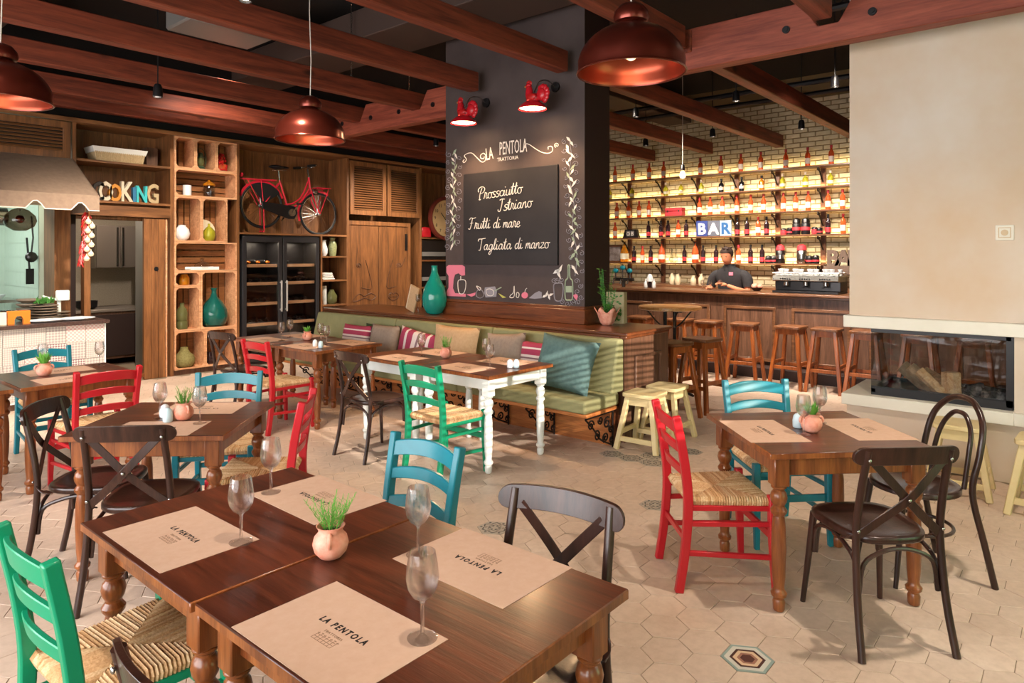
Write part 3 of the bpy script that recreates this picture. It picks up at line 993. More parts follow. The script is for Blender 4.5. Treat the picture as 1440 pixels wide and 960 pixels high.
# ================================================================== TABLES
LEGP = [(.020, 0), (.026, .01), (.028, .045), (.022, .06), (.034, .072), (.036, .085), (.026, .098), (.024, .11), (.029, .16), (.033, .28), (.031, .38), (.026, .425),
        (.024, .435), (.035, .45), (.037, .462), (.028, .475), (.024, .482), (.034, .50), (.038, .52), (.033, .542), (.022, .555), (.034, .565), (.036, .575)]
def make_table(lab, white=False, sx=.78, sy=.80, group=None):
    t = thing('dining_table', lab, 'table', group=group)
    lm = M['white'] if white else M['table_wood']
    k = MB().box(-sx / 2, sx / 2, -sy / 2, sy / 2, .712, .74)
    k.mi = [1, 0, 1, 1, 1, 1]
    obj('tabletop', k, [M['table_top_y'], M['table_wood']], t, bevel=.003, seg=1)
    ax, ay = sx / 2 - .075, sy / 2 - .075
    ap = MB()
    ap.box(-ax, ax, -ay - .011, -ay + .011, .62, .712)
    obj('apron', ap, lm, t, bevel=.003)
    obj('apron', MB().box(-ax, ax, ay - .011, ay + .011, .62, .712), lm, t, bevel=.003)
    obj('apron', MB().box(-ax - .011, -ax + .011, -ay, ay, .62, .712), lm, t, bevel=.003)
    obj('apron', MB().box(ax - .011, ax + .011, -ay, ay, .62, .712), lm, t, bevel=.003)
    lg = MB().lathe(LEGP, 20).box(-.036, .036, -.036, .036, .575, .712)
    l0 = obj('leg', lg, lm, t, bevel=.004, angle=35)
    l0.location = (ax, ay, 0)
    for a, b in ((-1, 1), (1, -1), (-1, -1)):
        c = l0.copy(); C.objects.link(c); c.parent = t
        c.location = (a * ax, b * ay, 0)
    return t
tA = make_table('dark topped dining table in front, its paper mats beside a small potted herb', group='brown dining tables')
tA.location = (1.168, 2.135, 0)
def tcopy(src, loc, rz, lab, group='brown dining tables'):
    return copy_tree(src, loc, rz, lab, group)
tcopy(tA, (1.175, 1.325, 0), 0, 'dark topped dining table nearest the camera, joined to another by a thin seam')
tcopy(tA, (3.60, 1.07, 0), radians(45), 'square brown dining table set diagonally near the fireplace')
tcopy(tA, (1.635, 3.79, 0), radians(42), 'dark topped dining table set diagonally, with blue and white shakers')
tcopy(tA, (1.70, 5.81, 0), 0, 'brown dining table before the patterned tile counter with a potted herb')
tcopy(tA, (0.885, 5.81, 0), 0, 'brown dining table cut by the picture edge, before the tile counter')
tcopy(tA, (3.96, 5.82, 0), 0, 'brown dining table next to the red chair, before the wine fridge')
tcopy(tA, (3.98, 6.64, 0), 0, 'brown dining table furthest back, beside the wine fridge')
tW = make_table('white legged dining table with a brown top, nearest the cream stools', white=True, group='white legged dining tables')
tW.location = (4.05, 3.735, 0)
tcopy(tW, (4.05, 4.545, 0), 0, 'white legged dining table with a brown top, behind the green chair', 'white legged dining tables')

# ================================================================== CHAIRS
def make_ladder(lab, paint, cat='chair'):
    t = thing('ladder_back_chair', lab, cat)
    pm = M[paint]
    # woven rush seat: strands run square to every rail and meet on the diagonals
    fl, fr, br, bl_ = V((.19, .205, 0)), V((.19, -.205, 0)), V((-.185, -.175, 0)), V((-.185, .175, 0))
    cc = V((0, 0, .004))
    mb = MB()
    zt, zb = .455, .415
    for P, Q, n in ((fl, fr, 34), (fr, br, 31), (br, bl_, 29), (bl_, fl, 31)):
        d = (Q - P); L = d.length; d.normalize()
        inn = V((-d.y, d.x, 0))
        if inn.dot(cc - P) < 0: inn = -inn
        sc_ = (cc - P).dot(d); hc = (cc - P).dot(inn)
        def dep(s):
            return max(hc * (s / sc_ if s < sc_ else (L - s) / (L - sc_)), 0)
        for i in range(n):
            s0, s1 = L * i / n, L * (i + 1) / n
            sm = (s0 + s1) / 2
            h = .005
            mb.k = random.choice((0, 0, 1, 1, 2))
            ro = -inn * .012
            jit = random.uniform(-.0015, .0015)
            A0, A1, Am = P + d * s0, P + d * s1, P + d * sm
            B0, B1, Bm = A0 + inn * dep(s0), A1 + inn * dep(s1), Am + inn * dep(sm)
            dip = V((0, 0, -.006))
            vs = [A0 + V((0, 0, zt)), Am + V((0, 0, zt + h + jit)), A1 + V((0, 0, zt)),
                  B0 + V((0, 0, zt)) + dip, Bm + V((0, 0, zt + h + jit)) + dip, B1 + V((0, 0, zt)) + dip,
                  A0 + ro + V((0, 0, zt - .016)), Am + ro * 1.35 + V((0, 0, zt - .014)), A1 + ro + V((0, 0, zt - .016)),
                  A0 + V((0, 0, zb)), Am + ro * .4 + V((0, 0, zb)), A1 + V((0, 0, zb))]
            mb.add(vs, [(0, 1, 4, 3), (1, 2, 5, 4), (6, 7, 1, 0), (7, 8, 2, 1), (9, 10, 7, 6), (10, 11, 8, 7)])
    mb.k = 2
    mb.add([p + V((0, 0, zb)) for p in (fl, fr, br, bl_)], [(0, 1, 2, 3)])
    obj('rush_seat', mb, M['rush'], t, angle=50)
    sq = [(-.5, -.5), (.5, -.5), (.5, .5), (-.5, .5)]
    for s in (-1, 1):
        pts = spline([(-.245, s * .185, 0), (-.215, s * .185, .2), (-.20, s * .185, .43), (-.218, s * .188, .62), (-.262, s * .195, .85)], 4)
        n = len(pts)
        mb = MB().sweep(pts, sq, up=(1, 0, 0), scale=[(.034, .044 - .006 * abs(i / n - .5)) for i in range(n)])
        obj('back_leg', mb, pm, t, bevel=.006, seg=2)
        mb = MB().sweep([(.215, s * .215, 0), (.205, s * .212, .25), (.20, s * .212, .47)], sq, up=(1, 0, 0), scale=[(.028, .028), (.037, .037), (.038, .038)])
        obj('front_leg', mb, pm, t, bevel=.005, seg=2)
    def slat(z, h, arch):
        yy = [-.18 + .36 * i / 10 for i in range(11)]
        xb = -.213 - (z - .62) * .19
        top = [(y, h / 2 + arch * (1 - (y / .18) ** 2)) for y in yy]
        bot = [(y, -h / 2 + arch * .8 * (1 - (y / .18) ** 2)) for y in yy]
        vs, fs = [], []
        for k in range(11):
            bow = -.028 * (1 - (yy[k] / .18) ** 2)
            for dx in (-.009, .009):
                vs.append((xb + bow + dx - (top[k][1]) * .2, yy[k], z + top[k][1]))
                vs.append((xb + bow + dx - (bot[k][1]) * .2, yy[k], z + bot[k][1]))
        for k in range(10):
            a = 4 * k
            b_ = a + 4
            fs += [(a, b_, b_ + 1, a + 1), (a + 2, a + 3, b_ + 3, b_ + 2), (a, a + 2, b_ + 2, b_), (a + 1, b_ + 1, b_ + 3, a + 3)]
        fs += [(0, 1, 3, 2), (40, 42, 43, 41)]
        obj('back_slat', MB().add(vs, fs), pm, t, bevel=.003)
    slat(.785, .062, .022)
    slat(.68, .045, .022)
    slat(.565, .045, .022)
    def rung(a, b_, w=.02, h=.024):
        obj('stretcher', MB().bar(a, b_, w, h), pm, t, bevel=.003)
    for s in (-1, 1):
        rung((.205, s * .212, .33), (-.205, s * .185, .33))
        rung((.21, s * .213, .17), (-.22, s * .185, .19))
        rung((.19, s * .205, .405), (-.19, s * .18, .405), .022, .026)
    rung((.203, -.212, .27), (.203, .212, .27), .016, .04)
    rung((.19, -.2, .405), (.19, .2, .405), .022, .026)
    rung((-.21, -.185, .25), (-.21, .185, .25), .016, .03)
    return t

def seat_outline(wb, wf, d0, d1, n=28):
    pts = []
    for i in range(n):
        a = 2 * pi * i / n
        c_, s_ = cos(a), sin(a)
        e = 2 / 3.2
        x = (abs(c_) ** e) * (1 if c_ > 0 else -1)
        y = (abs(s_) ** e) * (1 if s_ > 0 else -1)
        X = (x + 1) / 2
        pts.append((d0 + (d1 - d0) * X, y * (wb + (wf - wb) * X) / 2))
    return pts
def make_cross(lab):
    t = thing('cross_back_chair', lab, 'chair', group='dark cross back bentwood chairs')
    dm = M['dark']
    o = seat_outline(.35, .42, -.20, .215)
    def ringz(k, z, ins=0):
        return [(x * k + (1 - k) * .005, y * k, z) for x, y in o]
    rows = [ringz(.97, .432), ringz(1.0, .44), ringz(1.0, .458), ringz(.97, .464), ringz(.86, .460), ringz(.78, .454), ringz(.4, .452), ringz(.02, .452)]
    mb = MB()
    n = len(o)
    vs = [p for r in rows for p in r]
    fs = []
    for i in range(len(rows) - 1):
        for j in range(n):
            fs.append((i * n + j, i * n + (j + 1) % n, (i + 1) * n + (j + 1) % n, (i + 1) * n + j))
    fs.append(tuple(reversed(range(n))))
    mb.add(vs, fs)
    obj('seat', mb, dm, t, angle=60)
    for s in (-1, 1):
        pts = spline([(-.27, s * .20, 0), (-.225, s * .19, .2), (-.198, s * .182, .45), (-.215, s * .178, .62), (-.268, s * .172, .845)], 5)
        obj('back_leg', MB().tube(pts, .0155, 10), dm, t)
        pts = spline([(.215, s * .19, 0), (.195, s * .175, .2), (.17, s * .16, .435)], 4)
        obj('front_leg', MB().tube(pts, [.012 + .005 * i / (len(pts) - 1) for i in range(len(pts))], 10), dm, t)
    # curved crest rail, rounded ends running past the posts
    N = 26
    vs, fs = [], []
    for i in range(N + 1):
        u = -cos(pi * i / N)
        y = u * .224
        bow = -.246 - .042 * (1 - u * u)
        e = max(0, (abs(u) - .82) / .18)
        hh = .037 * sqrt(max(1 - e * e, 0)) + .001
        zc = .815 + .010 * (1 - u * u)
        for dx in (-.008, .008):
            vs += [(bow + dx - hh * .2, y, zc + hh), (bow + dx + hh * .2, y, zc - hh)]
    for k in range(N):
        a = 4 * k; b_ = a + 4
        fs += [(a, b_, b_ + 1, a + 1), (a + 2, a + 3, b_ + 3, b_ + 2), (a, a + 2, b_ + 2, b_), (a + 1, b_ + 1, b_ + 3, a + 3)]
    fs += [(0, 1, 3, 2), (4 * N, 4 * N + 2, 4 * N + 3, 4 * N + 1)]
    obj('crest_rail', MB().add(vs, fs), dm, t, bevel=.003, seg=2)
    for s in (-1, 1):
        pts = spline([(-.262, s * .150, .80), (-.262 + (.005 if s > 0 else -.005), s * .07, .715), (-.258 + (.005 if s > 0 else -.005), 0, .64), (-.225, -s * .10, .545), (-.195, -s * .185, .47), (-.13, -s * .195, .445)], 5)
        obj('cross_slat', MB().strip(pts, .036, .007, up=(1, 0, 0)), dm, t, bevel=.002)
    bt = []
    for y, z, x in ((.172, .805, -.279), (-.172, .805, -.279), (0, .64, -.272), (.182, .50, -.218), (-.182, .50, -.218)):
        obj('bolt', MB().ball((x, y, z), .0075, 10, 6, (.6, 1, 1)), M['steel'], t)
    # bent braces under the seat
    def arch(a, b_, nm='brace'):
        a, b_ = V(a), V(b_)
        m_ = (a + b_) / 2
        top = .418
        pts = spline([a, a + (m_ - a) * .12 + V((0, 0, .12)), V((m_.x, m_.y, top)) + (a - m_) * .45 + V((0, 0, -.012)), V((m_.x, m_.y, top)), V((m_.x, m_.y, top)) + (b_ - m_) * .45 + V((0, 0, -.012)), b_ + (m_ - b_) * .12 + V((0, 0, .12)), b_], 4)
        obj(nm, MB().tube(pts, .0095, 8), dm, t)
    L_, R_ = .25, .24
    arch((-.20, .17, R_), (-.20, -.17, R_))
    arch((.17, .15, L_), (.17, -.15, L_))
    for s in (-1, 1):
        arch((-.20, s * .175, R_), (.175, s * .158, L_))
    return t
def make_loop(lab):
    t = thing('hoop_back_chair', lab, 'chair')
    dm = M['dark']
    obj('seat', MB().lathe([(.19, .432), (.205, .438), (.205, .462), (.195, .468), (.172, .462), (.165, .456), (.001, .454)], 36), dm, t, angle=60)
    hoop = [(-.27, .205, 0), (-.22, .195, .22), (-.17, .182, .46), (-.20, .19, .64), (-.235, .17, .78), (-.262, .09, .868), (-.27, 0, .89), (-.262, -.09, .868), (-.235, -.17, .78), (-.20, -.19, .64), (-.17, -.182, .46), (-.22, -.195, .22), (-.27, -.205, 0)]
    obj('hoop', MB().tube(spline(hoop, 5), .0155, 10), dm, t)
    inner = [(-.175, .12, .46), (-.20, .118, .62), (-.228, .10, .73), (-.245, .05, .80), (-.248, 0, .815), (-.245, -.05, .80), (-.228, -.10, .73), (-.20, -.118, .62), (-.175, -.12, .46)]
    obj('inner_hoop', MB().tube(spline(inner, 5), .012, 10), dm, t)
    for s in (-1, 1):
        pts = spline([(.21, s * .16, 0), (.18, s * .145, .22), (.15, s * .13, .44)], 4)
        obj('front_leg', MB().tube(pts, [.011 + .006 * i / (len(pts) - 1) for i in range(len(pts))], 10), dm, t)
    obj('leg_ring', MB().tube([(.17 * cos(a), .17 * sin(a), .25) for a in [2 * pi * i / 28 for i in range(28)]], .009, 8, closed=True), dm, t)
    return t

lad = make_ladder('green ladder back chair with a woven rush seat at the nearest table corner', 'green')
lad.location = (0.80, 2.20, 0)
GR = 'ladder back chairs with rush seats'
lad['group'] = GR
def ladder(x, y, deg, paint, lab):
    return copy_tree(lad, (x, y, 0), radians(deg), lab, GR, swap={'green_paint': M[paint]} if paint != 'green' else None)
lad.rotation_euler = (0, 0, radians(2))
ladder(3.54, 3.67, 0, 'green', 'green ladder back chair with a rush seat at the white legged table')
ladder(3.31, 1.45, -47, 'red', 'red ladder back chair with a rush seat at the diagonal table by the fireplace')
ladder(1.94, 3.48, 138, 'red', 'red ladder back chair seen edge on, its back toward the white table')
ladder(1.74, 5.36, 90, 'red', 'red ladder back chair at the table before the patterned tile counter')
ladder(3.45, 5.82, 3, 'red', 'red ladder back chair at the brown table before the wine fridge')
ladder(4.03, 1.40, 226, 'teal', 'teal ladder back chair on the bar side of the diagonal table')
ladder(1.68, 2.12, 181, 'teal', 'teal ladder back chair tucked behind the front table, past the potted rosemary')
ladder(2.06, 4.16, 232, 'teal', 'teal ladder back chair at the diagonal table with the shakers')
ladder(1.78, 6.46, 270, 'teal', 'teal ladder back chair against the patterned tile counter')

crs = make_cross('dark cross back bentwood chair in front of the diagonal table by the fireplace')
crs.location = (3.29, .735, 0); crs.rotation_euler = (0, 0, radians(45))
GC = 'dark cross back bentwood chairs'
def cross(x, y, deg, lab):
    return copy_tree(crs, (x, y, 0), radians(deg), lab, GC)
cross(1.50, 1.25, 189, 'dark cross back bentwood chair tucked under the nearest table, patterned tile behind it')
cross(.79, 1.30, 2, 'dark cross back bentwood chair cut off at the bottom edge beside the green chair')
cross(1.375, 3.50, 45, 'dark cross back bentwood chair before the table with the shakers')
cross(1.30, 3.97, -42, 'dark cross back bentwood chair turned away, beside the red chair')
cross(3.53, 4.48, 0, 'dark cross back bentwood chair at the far end of the white tables')
cross(3.54, 6.68, 8, 'dark cross back bentwood chair before the lowest crates')
lp = make_loop('dark bentwood chair with double hoop back between table and fireplace')
lp.location = (3.99, .68, 0); lp.rotation_euler = (0, 0, radians(135))

# ================================================================== STOOLS
def make_stool(name, lab, mat, seatmat, h, tw, fw, rungz, group, cat='stool', round_=False):
    t = thing(name, lab, cat, group=group)
    st = MB()
    if round_:
        st.lathe([(tw / 2 - .01, h - .035), (tw / 2, h - .025), (tw / 2, h - .008), (tw / 2 - .01, h)], 24)
    else:
        a = tw / 2
        cr = .035
        pl = []
        for sx, sy in ((1, 1), (-1, 1), (-1, -1), (1, -1)):
            pts = [(sx * a, sy * (a - cr)), (sx * (a - cr * .3), sy * (a - cr * .3)), (sx * (a - cr), sy * a)]
            pl += pts if sx * sy > 0 else pts[::-1]
        st.prism(pl, .032, Matrix.Translation((0, 0, h - .032)))
    obj('seat', st, seatmat, t, bevel=.006, seg=2)
    ti, fo = tw / 2 - .045, fw / 2
    lw = .042
    sqs = [(-.5, -.5), (.5, -.5), (.5, .5), (-.5, .5)]
    for sx, sy in ((1, 1), (-1, 1), (-1, -1), (1, -1)):
        obj('leg', MB().sweep([(sx * fo, sy * fo, 0), (sx * ti, sy * ti, h - .032)], sqs, up=(1, 0, 0), scale=[(lw, lw)] * 2), mat, t, bevel=.005)
    def pos(z):
        return fo + (ti - fo) * z / h
    k = pos(h - .07)
    ap = MB()
    for sx in (-1, 1):
        ap.box(sx * k - .01, sx * k + .01, -k, k, h - .1, h - .035).box(-k, k, sx * k - .01, sx * k + .01, h - .1, h - .035)
    obj('apron', ap, mat, t)
    for i, s in enumerate((-1, 1)):
        z = rungz
        k = pos(z)
        obj('rung', MB().box(s * k - .012, s * k + .012, -k, k, z - .02, z + .02), mat, t, bevel=.003)
        z = rungz + .05
        k = pos(z)
        obj('rung', MB().box(-k, k, s * k - .012, s * k + .012, z - .02, z + .02), mat, t, bevel=.003)
    return t
GS = 'low cream stools'
ys = make_stool('low_stool', 'low cream yellow stool against the bench end, nearest the red chair', M['yellow'], M['yellow'], .47, .30, .36, .09, GS)
ys.location = (5.10, 2.86, 0); ys.rotation_euler = (0, 0, radians(4))
copy_tree(ys, (5.50, 2.86, 0), radians(2), 'low cream yellow stool half hidden behind its twin at the bench end', GS)
copy_tree(ys, (5.58, .68, 0), radians(3), 'low cream yellow stool by the chimney breast behind the hoop back chair', GS)
copy_tree(ys, (5.42, .20, 0), radians(-3), 'low cream yellow stool by the chimney breast cut by the picture edge', GS)
GB = 'tall bar stools'
bs = make_stool('bar_stool', 'tall brown bar stool beside the round high table, nearest the bench end', M['stool'], M['stool_seat'], .76, .32, .39, .26, GB)
bs.location = (6.24, 3.19, 0); bs.rotation_euler = (0, 0, radians(-14))
copy_tree(bs, (6.74, 3.10, 0), radians(-12), 'tall brown bar stool beside the round high table, second from the bench end', GB)
br_ = [(4.90, 'peeking over the bench ledge behind the potted plant'), (4.28, 'under the round high table'), (3.87, 'standing second from the round high table'),
       (3.38, 'standing alone between round high table and teal chair'), (2.80, 'right behind the teal chair at the bar'), (2.38, 'third from the chimney breast edge'),
       (1.95, 'beside the chimney breast edge, seen past the hearth'), (1.42, 'seen through the firebox glass above the tallest log'), (.92, 'seen through the firebox glass over the ash')]
for i, (y, d_) in enumerate(br_):
    copy_tree(bs, (8.62, y, 0), radians([4, -3, 2, 5, -4, 1, 0, -2, 4][i]), 'tall brown bar stool ' + d_, GB)

# round high table
t = thing('high_table', 'round honey coloured high table on a black cast iron base', 'table', (7.08, 3.65, 0))
obj('tabletop', MB().lathe([(.34, 1.01), (.355, 1.02), (.355, 1.045), (.345, 1.05)], 40), M['round_top'], t)
for s in (-1, 1):
    obj('post', MB().tube([(0, s * .06, .06), (0, s * .06, .9), (0, s * .06, 1.01)], .02, 12), M['black'], t)
    for a in (.5, -.5):
        obj('scroll_bracket', MB().tube(spline([(0, s * .06, .8), (a * .2, s * .1, .86), (a * .36, s * .18, .99), (a * .3, s * .22, 1.0)]), .009, 8), M['black'], t)
for a in range(4):
    an = pi / 4 + a * pi / 2
    obj('foot', MB().tube(spline([(0, 0, .1), (.12 * cos(an), .12 * sin(an), .09), (.28 * cos(an), .28 * sin(an), .012)]), [.022] * 6 + [.018] * 6 + [.012], 8), M['black'], t)

# ================================================================== BENCH
bn = thing('upholstered_bench', 'long green upholstered bench with a dark wooden ledge below the blackboard', 'bench', (0, 0, 0))
y0, y1 = 3.06, 7.55
obj('base', MB().box(5.10, 5.9, y0 + .05, y1, 0, .92).box(4.98, 5.10, y0 + .05, y1, 0, .315), M['bench'], bn)
obj('base_panel', MB().box(4.955, 4.98, y0 + .05, y1, .0, .33), M['bench_base'], bn)
obj('seat_board', MB().box(4.52, 4.98, y0, y1, .315, .345), M['bench_base'], bn, bevel=.004)
ys_ = [y0, 4.52, 6.0, y1]
for i in range(3):
    a, b_ = ys_[i] + .003, ys_[i + 1] - .003
    obj('seat_cushion', MB().box(4.50, 5.02, a, b_, .345, .455), M['fabric'], bn, bevel=.022, seg=3)
    k = MB()
    k.sweep([(0, a, 0), (0, b_, 0)], [(4.86, .44), (5.06, .44), (5.09, .905), (4.985, .905)], up=(0, 0, 1))
    k = MB().prism([(4.90, .45), (5.095, .45), (5.095, .905), (5.01, .905)], b_ - a, Matrix(((1, 0, 0, 0), (0, 0, 1, a), (0, 1, 0, 0), (0, 0, 0, 1))))
    obj('back_cushion', k, M['fabric'], bn, bevel=.02, seg=3)
lg_ = MB().box(5.09, 5.93, y0 - .03, y1, .925, .955)
obj('ledge_top', lg_, M['bench'], bn, bevel=.008, seg=2)
obj('ledge_moulding', MB().box(5.11, 5.91, y0 - .01, y1, .895, .925), M['bench'], bn, bevel=.006)
# end panel with a framed field
ep = obj('end_panel', MB().box(5.10, 5.90, y0, y0 + .05, 0, .895), M['bar'], bn)
obj('panel_moulding', MB().ring([(5.26, .10), (5.74, .10), (5.74, .74), (5.26, .74)], [(5.29, .13), (5.71, .13), (5.71, .71), (5.29, .71)], .022, Matrix(((1, 0, 0, 0), (0, 0, -1, y0), (0, 1, 0, 0), (0, 0, 0, 1)))), M['bar'], ep, bevel=.004)
# iron scroll brackets under the seat
def spiral(c, r, turns, start, flip=1, n=20):
    return [(c[0] + r * (1 - .78 * i / n) * cos(start + flip * turns * 2 * pi * i / n), c[1] + r * (1 - .78 * i / n) * sin(start + flip * turns * 2 * pi * i / n)) for i in range(n + 1)]
mb = MB()
def add2(pts, r=.0075):
    mb.tube([(p[0], 0, p[1]) for p in pts], r, 5)
for cx_, cz_, r, st, fl in ((-.34, .24, .045, 0, 1), (-.25, .14, .045, 2, -1), (-.10, .22, .05, 1, 1), (-.12, .10, .045, 4, -1), (-.03, .06, .03, 0, 1), (-.2, .26, .035, 3, 1), (-.04, .16, .035, 2, 1)):
    add2(spiral((cx_, cz_), r, 1.4, st, fl))
add2(spline([(-.42, .30), (-.3, .2), (-.2, .1), (-.02, .02)]), .008)
add2([(-.01, .0), (-.01, .31)], .009)
add2([(-.42, .305), (0, .305)], .009)
b0 = obj('scroll_bracket', mb, M['iron'], bn)
b0.location = (4.95, y0 + .02, 0)
for yy in (3.7, 4.25, 4.8, 5.4, 6.0, 6.6, 7.2):
    c = b0.copy(); C.objects.link(c); c.parent = bn; c.location = (4.95, yy, 0)

# cushions on the bench
def cushion(lab, loc, rot, s, mat, group='scatter cushions on the bench'):
    N = 12
    vs, fs = [], []
    def pt(i, j, sd):
        u, v = -1 + 2 * i / N, -1 + 2 * j / N
        e = max(0, (1 - u ** 4)) * max(0, (1 - v ** 4))
        th = s[2] * (e ** .45)
        pin = 1 - .07 * (1 - u * u) * (abs(v) ** 3) , 1 - .07 * (1 - v * v) * (abs(u) ** 3)
        wr = .012 * sin(5 * u + 3 * v) * e
        return (sd * th / 2 + wr * .6, u * s[0] / 2 * pin[1], v * s[1] / 2 * pin[0])
    for sd in (-1, 1):
        for i in range(N + 1):
            for j in range(N + 1):
                vs.append(pt(i, j, sd))
    m_ = (N + 1) ** 2
    for i in range(N):
        for j in range(N):
            a = i * (N + 1) + j
            fs.append((a, a + N + 1, a + N + 2, a + 1))
            fs.append((m_ + a, m_ + a + 1, m_ + a + N + 2, m_ + a + N + 1))
    t = obj('cushion', MB().add(vs, fs), mat, angle=80)
    t.location = loc
    t.rotation_euler = rot
    tag(t, lab, 'cushion', group)
    return t
def cush_at(px0, px1, top, lab, mat, lean=.3, roll=0, X=4.845, hh=None, th=.12, yaw=0):
    a = at(px0, 480, X=X); b_ = at(px1, 480, X=X)
    yc = (a.y + b_.y) / 2
    wd = abs(a.y - b_.y)
    zt = at((px0 + px1) / 2, top, X=X).z
    h_ = hh or (zt - .455) * 1.02
    return cushion(lab, (X, yc, .455 + (zt - .455) / 2 + .012), (roll, radians(lean * 57.3) * .6, yaw), (wd, h_, th), mat)
cush_at(482, 520, 458, 'pink cushion with white stripes at the far end of the bench', M['stripe_z'])
cush_at(521, 560, 458, 'plain grey brown cushion between the two farther pink striped cushions', M['cush_grey'])
cush_at(512, 556, 458, 'dark olive cushion half hidden behind the grey brown cushion', M['cush_dark'], X=4.93, th=.08)
cush_at(560, 612, 466, 'pink cushion with upright white stripes behind the wine glass', M['stripe_y'], roll=.12)
cush_at(609, 672, 460, 'large plain tan cushion in the middle of the bench', M['cush_tan'])
cush_at(684, 738, 470, 'plain grey brown cushion behind the glasses on the white table', M['cush_grey'], roll=-.08)
cush_at(731, 784, 483, 'pink cushion with white stripes next to the big teal cushion', M['stripe_z'])
cushion('big dusty teal cushion leaning at the near end of the bench', (4.76, 3.45, .455 + .235), (radians(5), radians(20), radians(3)), (.60, .47, .15), M['cush_teal'])

# ================================================================== TABLEWARE
GP = [(.033, 0), (.034, .002), (.012, .006), (.0045, .011), (.004, .075), (.007, .084), (.022, .094), (.033, .112), (.037, .135), (.034, .165), (.029, .192),
      (.0283, .192), (.0333, .165), (.036, .135), (.032, .113), (.02, .096), (.004, .090), (.0005, .0895)]
gobj = obj('wine_glass', MB().lathe(GP, 24), M['glass'], None, angle=50)
tag(gobj, 'x', 'wine glass', 'stemmed wine glasses')
gl = [(339, 762, 'empty wine glass on the front table beside the potted herb, nearer the green chair'), (381, 692, 'empty wine glass furthest back on the front joined tables'),
      (588, 780, 'empty wine glass standing behind another near the teal chair'), (594, 897, 'empty wine glass nearest the camera on the corner of a paper mat'),
      (225, 588, 'empty wine glass behind the white and blue shakers'), (281, 595, 'empty wine glass beside the pot on the diagonal table'),
      (1130, 610, 'empty wine glass in front of the pot on the table by the fireplace'), (1153, 594, 'empty wine glass behind the pot on the table by the fireplace'),
      (396, 479, 'empty wine glass on the far table nearer the red chair'), (408, 474, 'empty wine glass on the far table before the fridge handles'),
      (459, 485, 'empty wine glass next to the shakers on the far table'), (451, 481, 'empty wine glass behind the shakers on the far table'),
      (593, 501, 'empty wine glass on the white table before the striped cushion'), (684, 508, 'empty wine glass on the white table behind its neighbour'),
      (689, 519, 'empty wine glass at the near edge of the white table'), (140, 514, 'empty wine glass before the patterned tile counter'), (60, 517, 'empty wine glass standing behind the pot before the tile counter')]
for i, (px, py, lab) in enumerate(gl):
    p = at(px, py, Z=.7412)
    o = gobj if i == 0 else gobj.copy()
    if i: C.objects.link(o)
    o.location = p
    o['label'] = lab
    s = 1.0 if i > 3 else 1.04
    o.scale = (s, s, s)

# paper mats with printed lettering
LET = {}
def letter(body, size, mat, parent, loc, rz=0, shear=0, ext=.0002, rot=None, sp=1.0, name='lettering', align='CENTER', sx=1.0, fat=0.0):
    key = (body, size, ext, align, sp, fat)
    if key not in LET:
        cu = bpy.data.curves.new(name, 'FONT')
        cu.body = body
        cu.size = size
        cu.extrude = ext
        cu.align_x = align
        cu.space_character = sp
        cu.offset = fat
        cu.resolution_u = 2
        tmp = bpy.data.objects.new('lettering_source', cu)
        LET[key] = bpy.data.meshes.new_from_object(tmp)
        bpy.data.objects.remove(tmp)
        bpy.data.curves.remove(cu)
    me = LET[key].copy()
    me.materials.clear()
    me.materials.append(mat)
    o = bpy.data.objects.new(name, me)
    C.objects.link(o)
    o.location = loc
    o.rotation_euler = rot if rot is not None else (0, 0, rz)
    o.scale = (sx, 1, 1)
    if parent is not None: o.parent = parent
    return o
mat0 = obj('paper_placemat', MB().box(-.215, .215, -.148, .148, 0, .0009), M['paper'], None, smooth=False)
tag(mat0, 'x', 'placemat', 'brown paper placemats')
letter('LA PENTOLA', .027, M['ink'], mat0, (0, .006, .0013), sp=1.45, fat=.0009, sx=.82)
letter('TRATTORIA', .011, M['ink2'], mat0, (0, -.017, .0013), sp=1.2)
k = MB()
for i in range(7):
    x = -.036 + .012 * i
    k.box(x, x + .0012, -.05, -.024, .0009, .0013)
    k.box(x - .003, x + .004, -.028 + .003 * (i % 2), -.0265 + .003 * (i % 2), .0009, .0013)
for i in range(3):
    k.box(-.034, .034, -.05 + .009 * i, -.049 + .009 * i, .0009, .0013)
obj('pot_emblem', k, M['ink2'], mat0, smooth=False)
